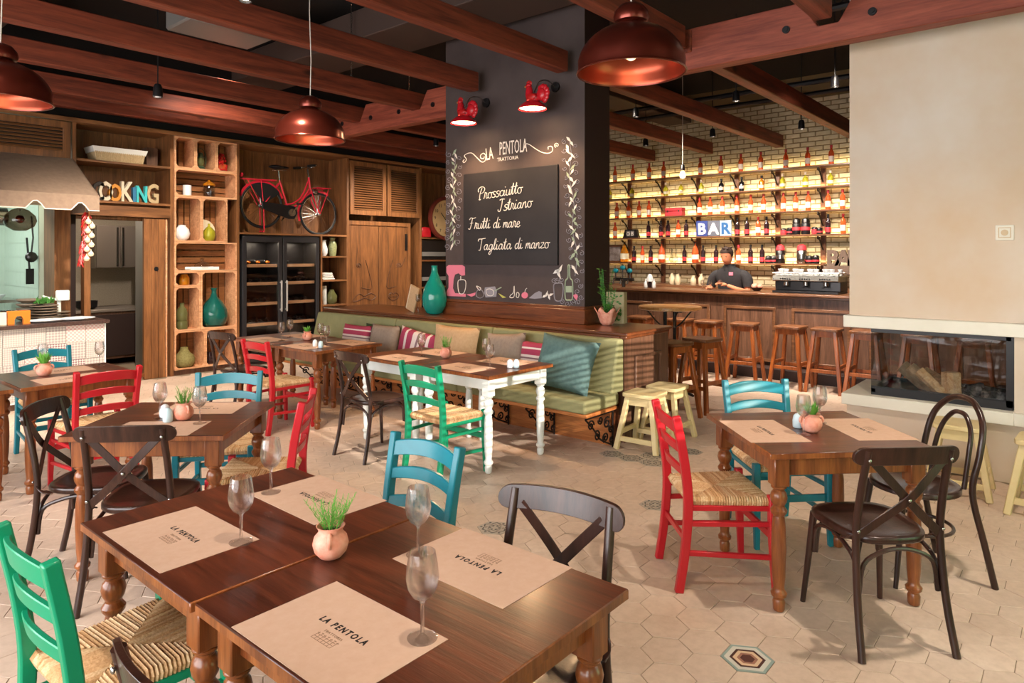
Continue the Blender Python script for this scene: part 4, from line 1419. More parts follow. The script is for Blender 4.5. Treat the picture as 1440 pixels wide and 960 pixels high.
PM = [((.945, 2.175), 90, 'brown paper placemat lying nearer the green chair with the printed name'), ((1.42, 2.14), -90, 'brown paper placemat behind the potted herb on the front table'),
      ((.94, 1.333), 90, 'brown paper placemat nearest the camera with the printed name'), ((1.42, 1.325), -90, 'brown paper placemat before the tucked cross back chair'),
      ((1.46, 3.62), 132, 'brown paper placemat on the diagonal table nearer the cross back chair'), ((1.83, 3.90), -48, 'brown paper placemat on the diagonal table nearer the teal chair'),
      ((3.42, 1.25), 45, 'brown paper placemat by the red chair on the table near the fireplace'), ((3.79, .87), 225, 'brown paper placemat by the hoop back chair on the table near the fireplace'),
      ((1.66, 5.58), 0, 'brown paper placemat on the table before the tile counter, nearer the red chair'), ((1.70, 6.02), 180, 'brown paper placemat on the table before the tile counter, nearer the teal chair'),
      ((3.73, 5.83), -90, 'brown paper placemat on the far table next to the red chair'), ((4.19, 5.72), 90, 'brown paper placemat on the far table next to the cushions'),
      ((3.75, 6.60), -90, 'brown paper placemat on the far table before the dark cross back chair'), ((4.20, 6.6), 90, 'brown paper placemat on the far table nearest the bench corner'),
      ((3.83, 4.53), -90, 'brown paper placemat on the white table before the dark cross back chair'), ((4.28, 4.50), 90, 'brown paper placemat on the white table before the tan cushion'),
      ((3.83, 3.76), -90, 'brown paper placemat on the white table before the green chair'), ((4.28, 3.70), 90, 'brown paper placemat on the white table before the grey cushion')]
random.seed(3)
for i, ((x, y), a, lab) in enumerate(PM):
    if i == 0:
        mat0.location = (x, y, .7402); mat0.rotation_euler = (0, 0, radians(a + 180)); mat0['label'] = lab
    else:
        copy_tree(mat0, (x, y, .7402), radians(a + 180 + random.uniform(-2, 2)), lab, 'brown paper placemats')

# potted herbs
def make_pot(lab):
    t = thing('potted_herb', lab, 'potted plant', group='blush clay pots of herbs')
    prof = [(.02, 0), (.032, .004), (.046, .02), (.052, .042), (.047, .062), (.036, .074), (.034, .082), (.042, .094), (.0385, .094), (.031, .083), (.031, .076)]
    obj('pot', MB().lathe(prof, 28), M['terracotta'], t, angle=50)
    for s in (0, pi):
        pts = spline([(.036, 0, .078), (.052, 0, .075), (.058, 0, .058), (.05, 0, .045)], 4)
        R = Matrix.Rotation(s + .9, 4, 'Z')
        obj('handle', MB().tube([R @ p for p in pts], .006, 8), M['terracotta'], t)
    obj('soil', MB().lathe([(.03, .078), (.001, .080)], 16, cap=False), M['soil'], t)
    return t
def add_herb(t, kind, h, seed):
    rnd = random.Random(seed)
    mb = MB()
    if kind == 'rosemary':
        for i in range(30):
            a = rnd.uniform(0, 2 * pi); r = rnd.uniform(0, .024); lean = rnd.uniform(.0, .6); hh = h * rnd.uniform(.45, 1.1)
            b_ = V((r * cos(a), r * sin(a), .08)); e = b_ + V((lean * hh * cos(a), lean * hh * sin(a), hh))
            mb.tube([b_, (b_ + e) / 2 + V((0, 0, .004)), e], .0008, 3)
            n = int(10 + hh * 90)
            for q in range(n):
                u = .15 + .85 * q / n
                c_ = b_.lerp(e, u); an = q * 2.4
                d_ = V((cos(an), sin(an), .8)).normalized() * .015
                sd = V((-sin(an), cos(an), 0)) * .0012
                mb.add([c_ - sd, c_ + sd, c_ + d_ + sd * .4, c_ + d_ - sd * .4], [(0, 1, 2, 3)])
    else:
        for i in range(46):
            a = rnd.uniform(0, 2 * pi); lean = rnd.uniform(.1, 1.0); hh = h * rnd.uniform(.6, 1)
            b_ = V((.012 * cos(a), .012 * sin(a), .078)); e = b_ + V((lean * hh * .7 * cos(a), lean * hh * .7 * sin(a), hh))
            sd = V((-sin(a), cos(a), 0)) * .0045
            m_ = b_.lerp(e, .55)
            mb.add([b_ - sd * .6, b_ + sd * .6, m_ + sd * 1.5, e, m_ - sd * 1.5], [(0, 1, 2, 3, 4)])
    obj('herb', mb, M['leaf'], t, smooth=False)
PT = [((465, 783), 'rosemary', .10, 0, 'blush clay pot of rosemary standing on the seam of the front tables'),
      ((258, 590), 'rosemary', .10, 1, 'blush clay pot of herbs beside the shakers on the diagonal table'),
      ((1141, 607), 'tuft', .075, 2, 'blush clay pot with a grassy tuft on the table by the fireplace'),
      ((62, 528), 'tuft', .10, 3, 'blush clay pot with a spiky plant before the tile counter'),
      ((432, 478), 'tuft', .075, 4, 'blush clay pot of herbs on the far table before the fridge'),
      ((627, 503), 'rosemary', .10, 5, 'blush clay pot of herbs on the white legged tables')]
p0 = make_pot(PT[0][4])
ps = [p0] + [copy_tree(p0, None, None, q[4], 'blush clay pots of herbs') for q in PT[1:]]
for t, ((px, py), kd, hh, sd, lab) in zip(ps, PT):
    t.location = at(px, py, Z=.7402)
    t.rotation_euler = (0, 0, sd * .7)
    add_herb(t, kd, hh, sd)

# salt and pepper
def make_shaker():
    t = thing('shaker', 'x', 'shaker', group='porcelain salt and pepper shakers')
    obj('body', MB().lathe([(.016, 0), (.02, .004), (.021, .03), (.017, .05), (.008, .058), (.0005, .06)], 16), M['porcelain'], t, angle=60)
    k = MB()
    for a in range(5):
        k.ball((.005 * cos(a * 1.26), .005 * sin(a * 1.26), .0588), .0012, 5, 3)
    obj('holes', k, M['black'], t)
    return t
s0 = make_shaker()
SK = [((232, 587), 'white porcelain shaker behind the blue one on the diagonal table', 0), ((236, 593), 'pale blue porcelain shaker on the diagonal table', 1),
      ((443, 487), 'white porcelain shaker of the pair on the far table, nearer the fridge', 0), ((451, 489), 'pale blue porcelain shaker of the pair on the far table', 1),
      ((717, 517), 'white porcelain shaker on the white table, nearer the glasses', 0), ((726, 517), 'pale blue porcelain shaker at the white table corner', 1),
      ((1122, 601), 'pale blue porcelain shaker beside the pot near the fireplace', 1), ((1131, 598), 'white porcelain shaker hidden behind glass near the fireplace', 0)]
for i, ((px, py), lab, blue) in enumerate(SK):
    p = at(px, py, Z=.7412)
    sc_ = 1.25 if i in (0, 1, 6, 7) else 1.15
    if i == 0:
        s0.location = p; s0['label'] = lab; s0.scale = (sc_,) * 3
    else:
        copy_tree(s0, p, 0, lab, 'porcelain salt and pepper shakers', swap={'white_porcelain': M['shaker']} if blue else None, scale=sc_)

# ================================================================== CABINET WALL (front plane Y = 9.4)
YC = 9.4
XYZ_front = lambda y: Matrix(((1, 0, 0, 0), (0, 0, 1, y), (0, 1, 0, 0), (0, 0, 0, 1)))   # local xy -> world xz, extruded toward +Y
cw = thing('wall_cupboard', 'tall oak wall cupboard with open niches along the back of the room', 'cupboard')
def part(name, mb, mat, parent=cw, **kw):
    return obj(name, mb, mat, parent, **kw)
TOPZ = 3.30
part('cornice', MB().box(1.2, 9.6, YC - .04, YC + .5, TOPZ - .05, TOPZ), M['cab_x'], bevel=.006)
for x in (2.80, 3.955, 4.885, 6.80, 8.42):
    part('upright', MB().box(x, x + .045, YC, YC + .5, 0.0 if x > 3 else 2.2, TOPZ - .05), M['cab'], bevel=.003)
part('upright', MB().box(9.6, 9.645, YC, YC + .5, 0, TOPZ - .05), M['cab'])
for i in range(30):
    x = 2.845 + i * .228
    if 3.0 < x < 3.96 or x > 9.5 or x + .226 > 9.6:
        zz = 2.1
    else:
        zz = 0 if x > 3.9 else 2.1
    part('back_plank', MB().box(x, x + .225, YC + .5, YC + .515, zz, TOPZ - .05), M['cab'])
# basket niche shelves
for z, a, b_ in ((2.82, 2.845, 3.955), (2.32, 2.845, 3.955), (1.97, 4.93, 6.80)):
    part('shelf', MB().box(a, b_, YC, YC + .5, z - .03, z), M['cab_x'], bevel=.002)
part('lintel', MB().box(2.80, 3.99, YC + .01, YC + .06, 2.13, 2.26), M['cab_x'])
for z in (1.62, 1.23, .83, .42, .06):
    part('shelf', MB().box(6.33, 6.80, YC, YC + .5, z - .025, z), M['cab_x'], bevel=.002)
part('upright', MB().box(6.30, 6.33, YC, YC + .5, 0, 1.94), M['cab'])
# louvred doors
def louvre(x0, x1, z0, z1, nm, dark=False):
    d_ = part(nm, MB().ring([(x0, z0), (x1, z0), (x1, z1), (x0, z1)], [(x0 + .08, z0 + .08), (x1 - .08, z0 + .08), (x1 - .08, z1 - .08), (x0 + .08, z1 - .08)], .03, XYZ_front(YC - .02)), M['cab'], bevel=.003)
    n = int((z1 - z0 - .16) / .038)
    mb = MB()
    mb.bar((x0 + .078, 0, 0), (x1 - .078, 0, 0), .006, .040, up=(0, .78, .62))
    l0 = None
    for i in range(n):
        if l0 is None:
            l0 = obj('slat', mb, M['cab_x'], d_, smooth=False); o = l0
        else:
            o = l0.copy(); C.objects.link(o); o.parent = d_
        o.location = (0, YC + .0, z0 + .08 + (i + .5) * (z1 - z0 - .16) / n)
    obj('back', MB().box(x0 + .07, x1 - .07, YC + .02, YC + .03, z0 + .07, z1 - .07), M['black'], d_)  # black sheet paints the shade between the slats
    return d_
louvre(6.86, 7.62, 2.32, 3.22, 'louvred_door')
louvre(7.65, 8.41, 2.32, 3.22, 'louvred_door')
louvre(1.3, 2.78, 2.80, 3.24, 'louvred_panel')
# carved cupboard doors below
part('door_frame', MB().ring([(6.85, 0), (8.22, 0), (8.22, 2.22), (6.85, 2.22)], [(6.90, .02), (8.16, .02), (8.16, 2.15), (6.90, 2.15)], .05, XYZ_front(YC + .03)), M['cab'], bevel=.003)
for i, (a, b_) in enumerate(((6.90, 7.50), (7.51, 8.16))):
    d_ = part('plank_door', MB().box(a, b_, YC + .05, YC + .08, .02, 2.15), M['cab'], bevel=.003)
    cx = (a + b_) / 2
    s = 1 if i == 0 else -1
    ln = MB()
    yy = YC + .045
    e1 = cx - s * .12; 
    ln.tube(spline([(cx + s * .02, yy, 1.55), (cx + s * .16, yy, 1.08), (cx - s * .06, yy, 1.08)], 3), .006, 5)
    ln.tube([(e1 + .05 * cos(q), yy, 1.46 + .035 * sin(q)) for q in [2 * pi * k / 12 for k in range(12)]], .005, 4, closed=True)
    ln.ball((e1, yy, 1.46), .022, 8, 5, (1, .3, 1))
    if i == 1:
        ln.tube(spline([(e1 - .06, yy, 1.42), (e1 + .06, yy, 1.44), (e1 + .16, yy, 1.6)], 4), .005, 4)
        ln.tube(spline([(cx - .12, yy, .9), (cx - .05, yy, .97), (cx, yy, .94), (cx + .05, yy, .97), (cx + .12, yy, .9), (cx, yy, .83)], 4, True), .006, 5, closed=True)
        ln.tube([(cx - .1, yy, .9), (cx + .1, yy, .9)], .004, 4)
    else:
        ln.tube(spline([(cx, yy, .93), (cx - .1, yy, .98), (cx - .2, yy, .92), (cx - .24, yy, .86), (cx - .14, yy, .86), (cx, yy, .9), (cx + .14, yy, .86), (cx + .24, yy, .92), (cx + .12, yy, .98)], 4, True), .006, 5, closed=True)
    obj('carved_face', ln, M['bar'], d_)
part('hinge', MB().box(8.10, 8.15, YC + .035, YC + .055, 1.72, 2.02), M['black'])
# oven niche to the side of the clock
for z in (1.97, 1.55, 1.05, .6):
    part('shelf', MB().box(8.465, 9.6, YC, YC + .5, z - .03, z), M['cab_x'])
dv = thing('wall_oven', 'black built in oven in the niche beside the blackboard column', 'oven', (9.0, YC + .04, 1.0))
obj('body', MB().box(-.52, .55, 0, .4, -.93, .92), M['black'], dv)
obj('front_band', MB().box(-.5, .5, -.02, 0, .62, .70).box(-.5, .5, -.02, 0, .16, .23), M['grey'], dv)
obj('door', MB().box(-.5, .5, -.02, 0, -.3, .14), M['dark_steel'], dv)
ck = thing('wall_clock', 'large round clock with a red rim and cream dial behind the column', 'clock', (9.02, YC - .05, 2.34))
obj('rim', MB().lathe([(.40, .05), (.42, .0), (.41, -.03), (.37, -.04), (.345, -.02), (.345, 0)], 48, ax='y'), M['red_label'] if False else plain('aged_red_rim', '#6e2a1e', .5), ck, angle=50)
fc = obj('dial', MB().lathe([(.001, -.005), (.35, -.005)], 48, ax='y', cap=False), plain('aged_dial', '#d8b078', .6, var='#e2c290', nscale=4), ck)
for i, nme in enumerate(('12', '1', '2', '3', '4', '5', '6', '7', '8', '9', '10', '11')):
    a = pi / 2 - i * pi / 6
    letter(nme, .085, M['ink'], fc, (.27 * cos(a), -.008, .27 * sin(a) - .03), rot=(pi / 2, 0, 0), name='numeral', ext=.001)
obj('hand', MB().bar((0, -.012, -.03), (-.12, -.012, .1), .012, .006, up=(0, 1, 0)), M['ink'], ck)
obj('hand', MB().bar((0, -.012, 0), (.06, -.012, .24), .01, .006, up=(0, 1, 0)), M['ink'], ck)
tag(obj('red_box', MB().box(8.50, 8.72, YC + .02, YC + .2, 1.972, 2.16), M['red'], bevel=.01), 'small red box on the shelf below the clock', 'box')

# ---------------- crates
def crate(x0, x1, z0, z1, lab, horiz, depth=.34, y=YC - .02):
    t = thing('wooden_crate', lab, 'crate', group='pale wooden crates stacked as shelves')
    w_ = .019
    c_ = .036
    a0, a1, b0, b1 = x0 + w_, x1 - w_, z0 + w_, z1 - w_
    outer = [(x0, (z0 + z1) / 2), (x0, z0), ((x0 + x1) / 2, z0), (x1, z0), (x1, (z0 + z1) / 2), (x1, z1), ((x0 + x1) / 2, z1), (x0, z1)]
    inner = [(a0, b0 + c_), (a0 + c_, b0), (a1 - c_, b0), (a1, b0 + c_), (a1, b1 - c_), (a1 - c_, b1), (a0 + c_, b1), (a0, b1 - c_)]
    ou = [(x0, z0), (x0, z0), (x1, z0), (x1, z0), (x1, z1), (x1, z1), (x0, z1), (x0, z1)]
    obj('front_frame', MB().ring(ou, inner, .014, XYZ_front(y)), M['crate'], t, smooth=False)
    for k_ in (MB().box(x0, x0 + .012, y + .014, y + depth, z0, z1), MB().box(x1 - .012, x1, y + .014, y + depth, z0, z1),
               MB().box(x0, x1, y + .014, y + depth, z0, z0 + .014), MB().box(x0, x1, y + .014, y + depth, z1 - .014, z1)):
        obj('side_board', k_, M['crate'], t, smooth=False)
    n = max(3, int(round(((z1 - z0) if horiz else (x1 - x0)) / .10)))
    for i in range(n):
        g_ = .016
        if horiz:
            h_ = (z1 - z0 - .03) / n
            k_ = MB().box(x0 + .012, x1 - .012, y + depth - .012, y + depth, z0 + .015 + i * h_ + g_ / 2, z0 + .015 + (i + 1) * h_ - g_ / 2)
        else:
            h_ = (x1 - x0 - .03) / n
            k_ = MB().box(x0 + .015 + i * h_ + g_ / 2, x0 + .015 + (i + 1) * h_ - g_ / 2, y + depth - .012, y + depth, z0 + .014, z1 - .014)
        obj('slat', k_, M['crate_in'], t, smooth=False)
    return t
xa, xb = 4.003, 4.88
crate(xa, 4.285, 2.815, 3.245, 'empty upright crate at the top of the crate column', False)
crate(4.288, 4.58, 2.815, 3.245, 'upright crate holding the green lantern', False)
crate(4.583, xb, 2.815, 3.245, 'upright crate holding the jar of red peppers', False)
crate(xa, xb, 2.435, 2.812, 'wide crate holding a white candle and a glass jar', True)
crate(xa, 4.37, 1.815, 2.432, 'tall crate holding the round white vase', False)
crate(4.373, 4.74, 1.815, 2.432, 'tall crate holding a plate and the yellow gourd vase', False)
crate(xa, xb, 1.41, 1.812, 'wide crate holding the glass cake dome', True)
crate(xa, 4.355, 1.205, 1.407, 'flat small crate holding a dark preserve jar', True)
crate(xa, 4.355, .60, 1.202, 'tall crate holding the tall olive bottle', False)
crate(4.36, xb, .60, 1.407, 'large crate holding the big teal demijohn', False)
crate(xa, 4.42, .075, .597, 'lowest crate holding a squat green basket jar', False)
crate(4.423, xb, .075, .597, 'lowest crate behind the dark cross back chair', False)
part('plinth', MB().box(4.0, 6.80, YC + .03, YC + .08, 0, .075), M['bar'])
yo = YC + .14
def item(name, lab, cat, prof, x, z, mat, y=yo, seg=20, **kw):
    o = obj(name, MB().lathe(prof, seg), mat, angle=50, loc=(x, y, z + .0005), **kw)
    return tag(o, lab, cat)
def scl(prof, a, b_):
    return [(r * a, z * b_) for r, z in prof]
# lantern
t = thing('lantern', 'small dark green oil lantern in the top crates', 'lantern', (4.43, yo, 2.83))
obj('base', MB().lathe([(.06, 0), (.062, .03), (.045, .05), (.03, .06)], 18), plain('aged_green_enamel', '#38503c', .4), t)
obj('glass_globe', MB().lathe([(.03, .06), (.045, .1), (.045, .14), (.03, .18)], 18, cap=False), M['g_green'], t)
obj('hood', MB().lathe([(.05, .18), (.035, .2), (.03, .24), (.01, .25)], 18), bpy.data.materials['aged_green_enamel'], t)
obj('handle', MB().tube(spline([(-.06, 0, .05), (-.075, 0, .16), (-.05, 0, .27), (0, 0, .31), (.05, 0, .27), (.075, 0, .16), (.06, 0, .05)]), .005, 6), bpy.data.materials['aged_green_enamel'], t)
t = thing('pepper_jar', 'glass jar heaped with small red peppers in the top crates', 'jar', (4.73, yo, 2.83))
obj('jar', MB().lathe([(.05, 0), (.07, .02), (.07, .1), (.06, .12)], 18), M['g_orange'], t)
k = MB()
for i in range(60):
    z = random.uniform(.02, .26); r = .07 * (1 - max(0, z - .12) / .2); a = random.uniform(0, 6.3)
    k.ball((r * cos(a), r * sin(a), z), .016, 6, 4)
obj('peppers', k, M['chilli'], t, kind='stuff')
item('candle', 'white pillar candle in the wide upper crate', 'candle', [(.055, 0), (.055, .15), (.05, .155), (.002, .15)], 4.24, 2.45, M['porcelain'])
t = thing('biscuit_jar', 'clear lidded glass jar in the wide upper crate', 'jar', (4.55, yo, 2.45))
obj('jar', MB().lathe([(.075, 0), (.08, .01), (.08, .15), (.07, .17), (.06, .17), (.07, .15), (.07, .01), (.001, .01)], 20), M['pane'], t)
obj('lid', MB().lathe([(.085, .17), (.08, .2), (.05, .22), (.02, .235), (.02, .25), (.001, .26)], 20), M['g_amber'], t)
item('round_vase', 'round white ceramic vase in the crate column', 'vase', [(.05, 0), (.09, .04), (.105, .1), (.09, .16), (.05, .2), (.048, .215), (.055, .22), (.04, .22), (.04, .19)], 4.17, 1.83, M['porcelain'])
item('standing_plate', 'cream plate standing on edge behind the yellow vase', 'plate', [(.001, 0), (.1, .002), (.15, .02), (.152, .026), (.1, .01), (.001, .008)], 0, 0, M['cream'])
o = bpy.context.scene.objects['standing_plate']; o.location = (4.52, yo + .1, 1.99); o.rotation_euler = (radians(78), 0, 0)
item('gourd_vase', 'yellow green gourd vase in front of the plate', 'vase', [(.05, 0), (.075, .03), (.085, .09), (.075, .15), (.04, .19), (.018, .21), (.015, .25), (.001, .25)], 4.53, 1.83, M['g_yellow'], y=yo - .04)
t = thing('cake_dome', 'low glass dome on a tray in the middle wide crate', 'dome', (4.45, yo, 1.425))
obj('tray', MB().box(-.2, .2, -.09, .09, 0, .02).box(-.2, .2, -.09, -.08, .02, .045).box(-.2, .2, .08, .09, .02, .045), M['white'], t)
obj('dome', MB().lathe([(.10, .02), (.105, .06), (.08, .1), (.03, .12), (.02, .14), (.03, .16), (.001, .17)], 22), M['pane'], t)
item('preserve_jar', 'small dark jar in the flat small crate', 'jar', [(.06, 0), (.07, .02), (.07, .10), (.05, .13), (.05, .15), (.001, .15)], 4.2, 1.22, M['g_amber'])
item('olive_bottle', 'tall ribbed olive green bottle in the crate column', 'bottle', [(.07, 0), (.075, .02), (.075, .1), (.07, .11), (.075, .12), (.075, .22), (.06, .27), (.03, .31), (.03, .35), (.036, .36), (.001, .36)], 4.17, .615, M['g_green'])
t = thing('demijohn', 'large deep teal glass demijohn in the crates', 'bottle', (4.62, yo, .615))
obj('body', MB().lathe([(.10, 0), (.16, .04), (.185, .14), (.175, .24), (.12, .34), (.05, .42), (.035, .48), (.035, .52), (.045, .53), (.045, .55), (.001, .55)], 28), M['g_deep'], t, angle=60)
obj('wooden_plinth', MB().lathe([(.13, -.001), (.15, .0), (.15, .004)], 20), M['crate'], t)
item('basket_jar', 'squat woven green jar in the lowest crate', 'jar', [(.10, 0), (.13, .03), (.14, .1), (.12, .16), (.08, .19), (.05, .24), (.05, .27), (.001, .27)], 4.2, .09, plain('woven_green_straw', '#6c6438', .8, var='#8c8450', nscale=50, bmp=.6))
item('small_jar', 'small dark jar in the lowest crate near the cross back chair', 'jar', [(.06, 0), (.075, .03), (.07, .12), (.04, .15), (.04, .17), (.001, .17)], 4.56, .09, M['g_dark'])

# white basket and COOKING letters
t = thing('wicker_basket', 'pale wicker basket lined with white cloth on the upper niche shelf', 'basket', (3.36, YC + .2, 2.8205))
def tray_shell(mb, a, b_, a2, b2, h, th=.012):
    vs = [(-a, -b_, 0), (a, -b_, 0), (a, b_, 0), (-a, b_, 0), (-a2, -b2, h), (a2, -b2, h), (a2, b2, h), (-a2, b2, h), (-a2 + th, -b2 + th, h), (a2 - th, -b2 + th, h), (a2 - th, b2 - th, h), (-a2 + th, b2 - th, h), (-a + th, -b_ + th, th), (a - th, -b_ + th, th), (a - th, b_ - th, th), (-a + th, b_ - th, th)]
    fs = [(0, 3, 2, 1), (12, 13, 14, 15)]
    for i in range(4):
        j = (i + 1) % 4
        fs += [(i, j, 4 + j, 4 + i), (4 + i, 4 + j, 8 + j, 8 + i), (8 + i, 8 + j, 12 + j, 12 + i)]
    mb.add(vs, fs)
    return mb
obj('basket', tray_shell(MB(), .27, .13, .31, .15, .17), M['wicker'], t)
obj('cloth_liner', tray_shell(MB(), .305, .145, .325, .165, .07, .02), M['linen'], t).location = (0, 0, .11)
k = MB()
for i in range(26):
    x = -.29 + .58 * i / 25
    k.tube([(x * .93, -.132, .0), (x, -.152, .12)], .006, 5)
obj('wicker_stake', k, M['wicker'], t, kind='stuff')
tag(obj('dark_box', MB().box(3.74, 3.88, YC + .22, YC + .4, 2.82, 3.08), M['bar']), 'tall dark box at the end of the upper niche shelf', 'box')
LT = [('C', 137, '#241c18', .33), ('O', 148, '#d8cbb4', .34), ('O', 161, '#c88430', .31), ('K', 177, '#cfc0a8', .37), ('I', 188, '#2a6a90', .27), ('N', 198.5, '#38b0b4', .31), ('G', 214, '#b09a74', .36)]
for n_, (ch_, px, colr, s) in enumerate(LT):
    x = at(px, 270, Y=YC + .07).x
    o = letter(ch_, s, plain('letter_paint_' + ch_ + str(n_), colr, .6), None, (x, YC + .07, 2.3205), rot=(pi / 2, 0, 0), ext=.03, name='standing_letter', fat=.008, sx=.62 if ch_ != 'I' else .9)
    nm = {'C': 'dark letter C half hidden by the awning', 'K': 'cream letter K', 'I': 'narrow blue letter I', 'N': 'turquoise letter N', 'G': 'beige letter G at the end of the word'}.get(ch_, 'cream letter O' if px < 155 else 'orange letter O')
    tag(o, nm + ' standing on the niche shelf', 'letter', 'letters spelling a word on the shelf')

# ---------------- bicycle in its niche
bk = thing('bicycle', 'red city bicycle with black chain guard displayed in the oak niche', 'bicycle', (5.0, YC + .22, 1.975))
bk.scale = (1.0, 1.0, 1.0)
r_ = .335
rw, fwh = (.37, 0, .40), (1.40, 0, .335)
rw = (.40, 0, .42)
def wheel(c, name):
    w_ = obj(name, MB().tube([(c[0] + r_ * cos(a), 0, c[2] + r_ * sin(a)) for a in [2 * pi * i / 44 for i in range(44)]], .017, 8, closed=True), M['rubber'], bk)
    obj('rim', MB().tube([(c[0] + (r_ - .022) * cos(a), 0, c[2] + (r_ - .022) * sin(a)) for a in [2 * pi * i / 44 for i in range(44)]], .008, 6, closed=True), M['steel'], w_)
    sp = MB()
    for i in range(28):
        a = 2 * pi * i / 28
        sp.tube([(c[0] + .02 * cos(a + 1.2), (.02 if i % 2 else -.02), c[2] + .02 * sin(a + 1.2)), (c[0] + (r_ - .025) * cos(a), 0, c[2] + (r_ - .025) * sin(a))], .0014, 3)
    obj('spokes', sp, M['steel'], w_)
    obj('hub', MB().lathe([(.02, -.05), (.03, -.04), (.014, -.03), (.014, .03), (.03, .04), (.02, .05)], 12, (c[0], 0, c[2]), ax='y'), M['steel'], w_)
wheel(rw, 'rear_wheel'); wheel(fwh, 'front_wheel')
bb = V((.87, 0, .33)); st = V((.70, 0, .83)); hd = V((1.22, 0, .92)); hb = V((1.245, 0, .72))
fr = MB()
fr.tube([bb, st], .015, 8)
fr.tube(spline([hb + V((0, 0, .03)), V((1.08, 0, .52)), V((.9, 0, .40)), bb + V((-.02, 0, .10))], 5), .015, 8)
fr.tube(spline([hd - V((.0, 0, .04)), V((1.1, 0, .62)), V((.95, 0, .49)), V((.79, 0, .45))], 5), .013, 8)
fr.tube([hd, hb], .018, 8)
for s in (-.05, .05):
    fr.tube([bb + V((0, s * .5, 0)), V((rw[0], s, rw[2]))], .009, 6)
    fr.tube([st + V((0, s * .3, -.04)), V((rw[0], s, rw[2]))], .009, 6)
obj('frame', fr, M['bike_red'], bk)
k = MB()
for s in (-.045, .045):
    k.tube(spline([hb + V((0, s * .6, 0)), V((1.31, s, .52)), V((fwh[0], s, fwh[2]))], 4), .01, 6)
obj('fork', k, M['bike_red'], bk)
k = MB()
k.strip([(rw[0] + (r_ + .03) * cos(a), 0, rw[2] + (r_ + .03) * sin(a)) for a in [radians(20 + 10 * i) for i in range(15)]], .045, .004, up=(0, 1, 0))
obj('rear_mudguard', k, M['bike_red'], bk)
k = MB()
k.strip([(fwh[0] + (r_ + .03) * cos(a), 0, fwh[2] + (r_ + .03) * sin(a)) for a in [radians(60 + 10 * i) for i in range(15)]], .045, .004, up=(0, 1, 0))
obj('front_mudguard', k, M['bike_red'], bk)
# dress guard, chain case
k = MB().prism([(rw[0] + .02, rw[2] + .03)] + [(rw[0] + (r_ + .01) * cos(a), rw[2] + (r_ + .01) * sin(a)) for a in [radians(35 + 9 * i) for i in range(11)]], .004, Matrix(((1, 0, 0, 0), (0, 0, 1, -.045), (0, 1, 0, 0), (0, 0, 0, 1))))
obj('dress_guard', k, M['rubber'], bk)
k = MB().prism([(rw[0] - .03, rw[2] + .06), (bb.x - .06, bb.z + .11), (bb.x + .06, bb.z + .10), (bb.x + .11, bb.z), (bb.x + .05, bb.z - .10), (bb.x - .06, bb.z - .10), (rw[0] - .03, rw[2] - .05)], .03, Matrix(((1, 0, 0, 0), (0, 0, 1, -.075), (0, 1, 0, 0), (0, 0, 0, 1))))
obj('chain_case', k, M['black'], bk, bevel=.008)
k = MB().lathe([(.06, -.09), (.065, -.078), (.001, -.078)], 20, (bb.x, 0, bb.z), ax='y')
k.bar(bb + V((0, -.095, 0)), bb + V((.1, -.095, .13)), .02, .012, up=(0, 1, 0))
k.bar(bb + V((0, .06, 0)), bb + V((-.1, .06, -.13)), .02, .012, up=(0, 1, 0))
obj('crank', k, M['steel'], bk)
obj('pedal', MB().cbox(bb + V((.11, -.13, .14)), (.09, .07, .025)), M['black'], bk)
# rack, seat, handlebar
k = MB()
for s in (-.05, 0, .05):
    k.tube([(.08, s, .80), (.62, s, .82)], .006, 6)
for x in (.08, .35, .6):
    k.tube([(x, -.05, .805), (x, .05, .805)], .006, 6)
for s in (-.055, .055):
    k.tube([(.36, s, .80), (rw[0], s, rw[2])], .006, 6)
    k.tube([(.14, s, .80), (rw[0] - .04, s, rw[2])], .006, 6)
    k.tube([(rw[0], s, rw[2]), (rw[0] + .01, s, .02)], .008, 6)
k.tube([(rw[0], -.06, .02), (rw[0], .06, .02)], .012, 6)
k.ball((.07, 0, .86), .035, 10, 8)
obj('luggage_rack', k, M['bike_red'], bk)
k = MB()
for x in (1.34, 1.43, 1.53):
    k.tube([(x, -.11, .755), (x, .11, .755)], .007, 6)
for s in (-.11, 0, .11):
    k.tube([(1.30, s, .755), (1.57, s, .755)], .007, 6)
for s in (-.09, .09):
    k.tube([(1.54, s, .75), (fwh[0] + .0, s * .6, fwh[2])], .006, 6)
obj('front_rack', k, M['bike_red'], bk)
obj('seat_post', MB().tube([st + V((0, 0, -.02)), st + V((-.02, 0, .16))], .012, 8), M['steel'], bk)
k = MB().ball((.64, 0, 1.03), .06, 14, 10, (2.0, 1.5, .5)).ball((.78, 0, 1.035), .04, 12, 8, (2.2, .8, .5))
obj('saddle', k, M['rubber'], bk)
obj('saddle_spring', MB().tube([(.6, -.04, .98), (.8, -.03, .99)], .008, 6).tube([(.6, .04, .98), (.8, .03, .99)], .008, 6), M['steel'], bk)
obj('stem', MB().tube([hd + V((0, 0, -.02)), hd + V((-.02, 0, .14)), hd + V((.03, 0, .16))], .012, 8), M['steel'], bk)
obj('handlebar', MB().tube(spline([(1.12, -.20, 1.08), (1.22, -.22, 1.1), (1.27, -.1, 1.1), (1.26, 0, 1.08), (1.27, .1, 1.1), (1.22, .22, 1.1), (1.12, .20, 1.08)], 5), .011, 8), M['steel'], bk)
for s in (-1, 1):
    obj('grip', MB().tube([(1.07, s * .195, 1.07), (1.2, s * .215, 1.095)], .02, 8), M['rubber'], bk)
obj('head_lamp', MB().lathe([(.05, 1.36), (.055, 1.35), (.04, 1.30), (.01, 1.29)], 14, (0, 0, .70), ax='x'), M['steel'], bk)

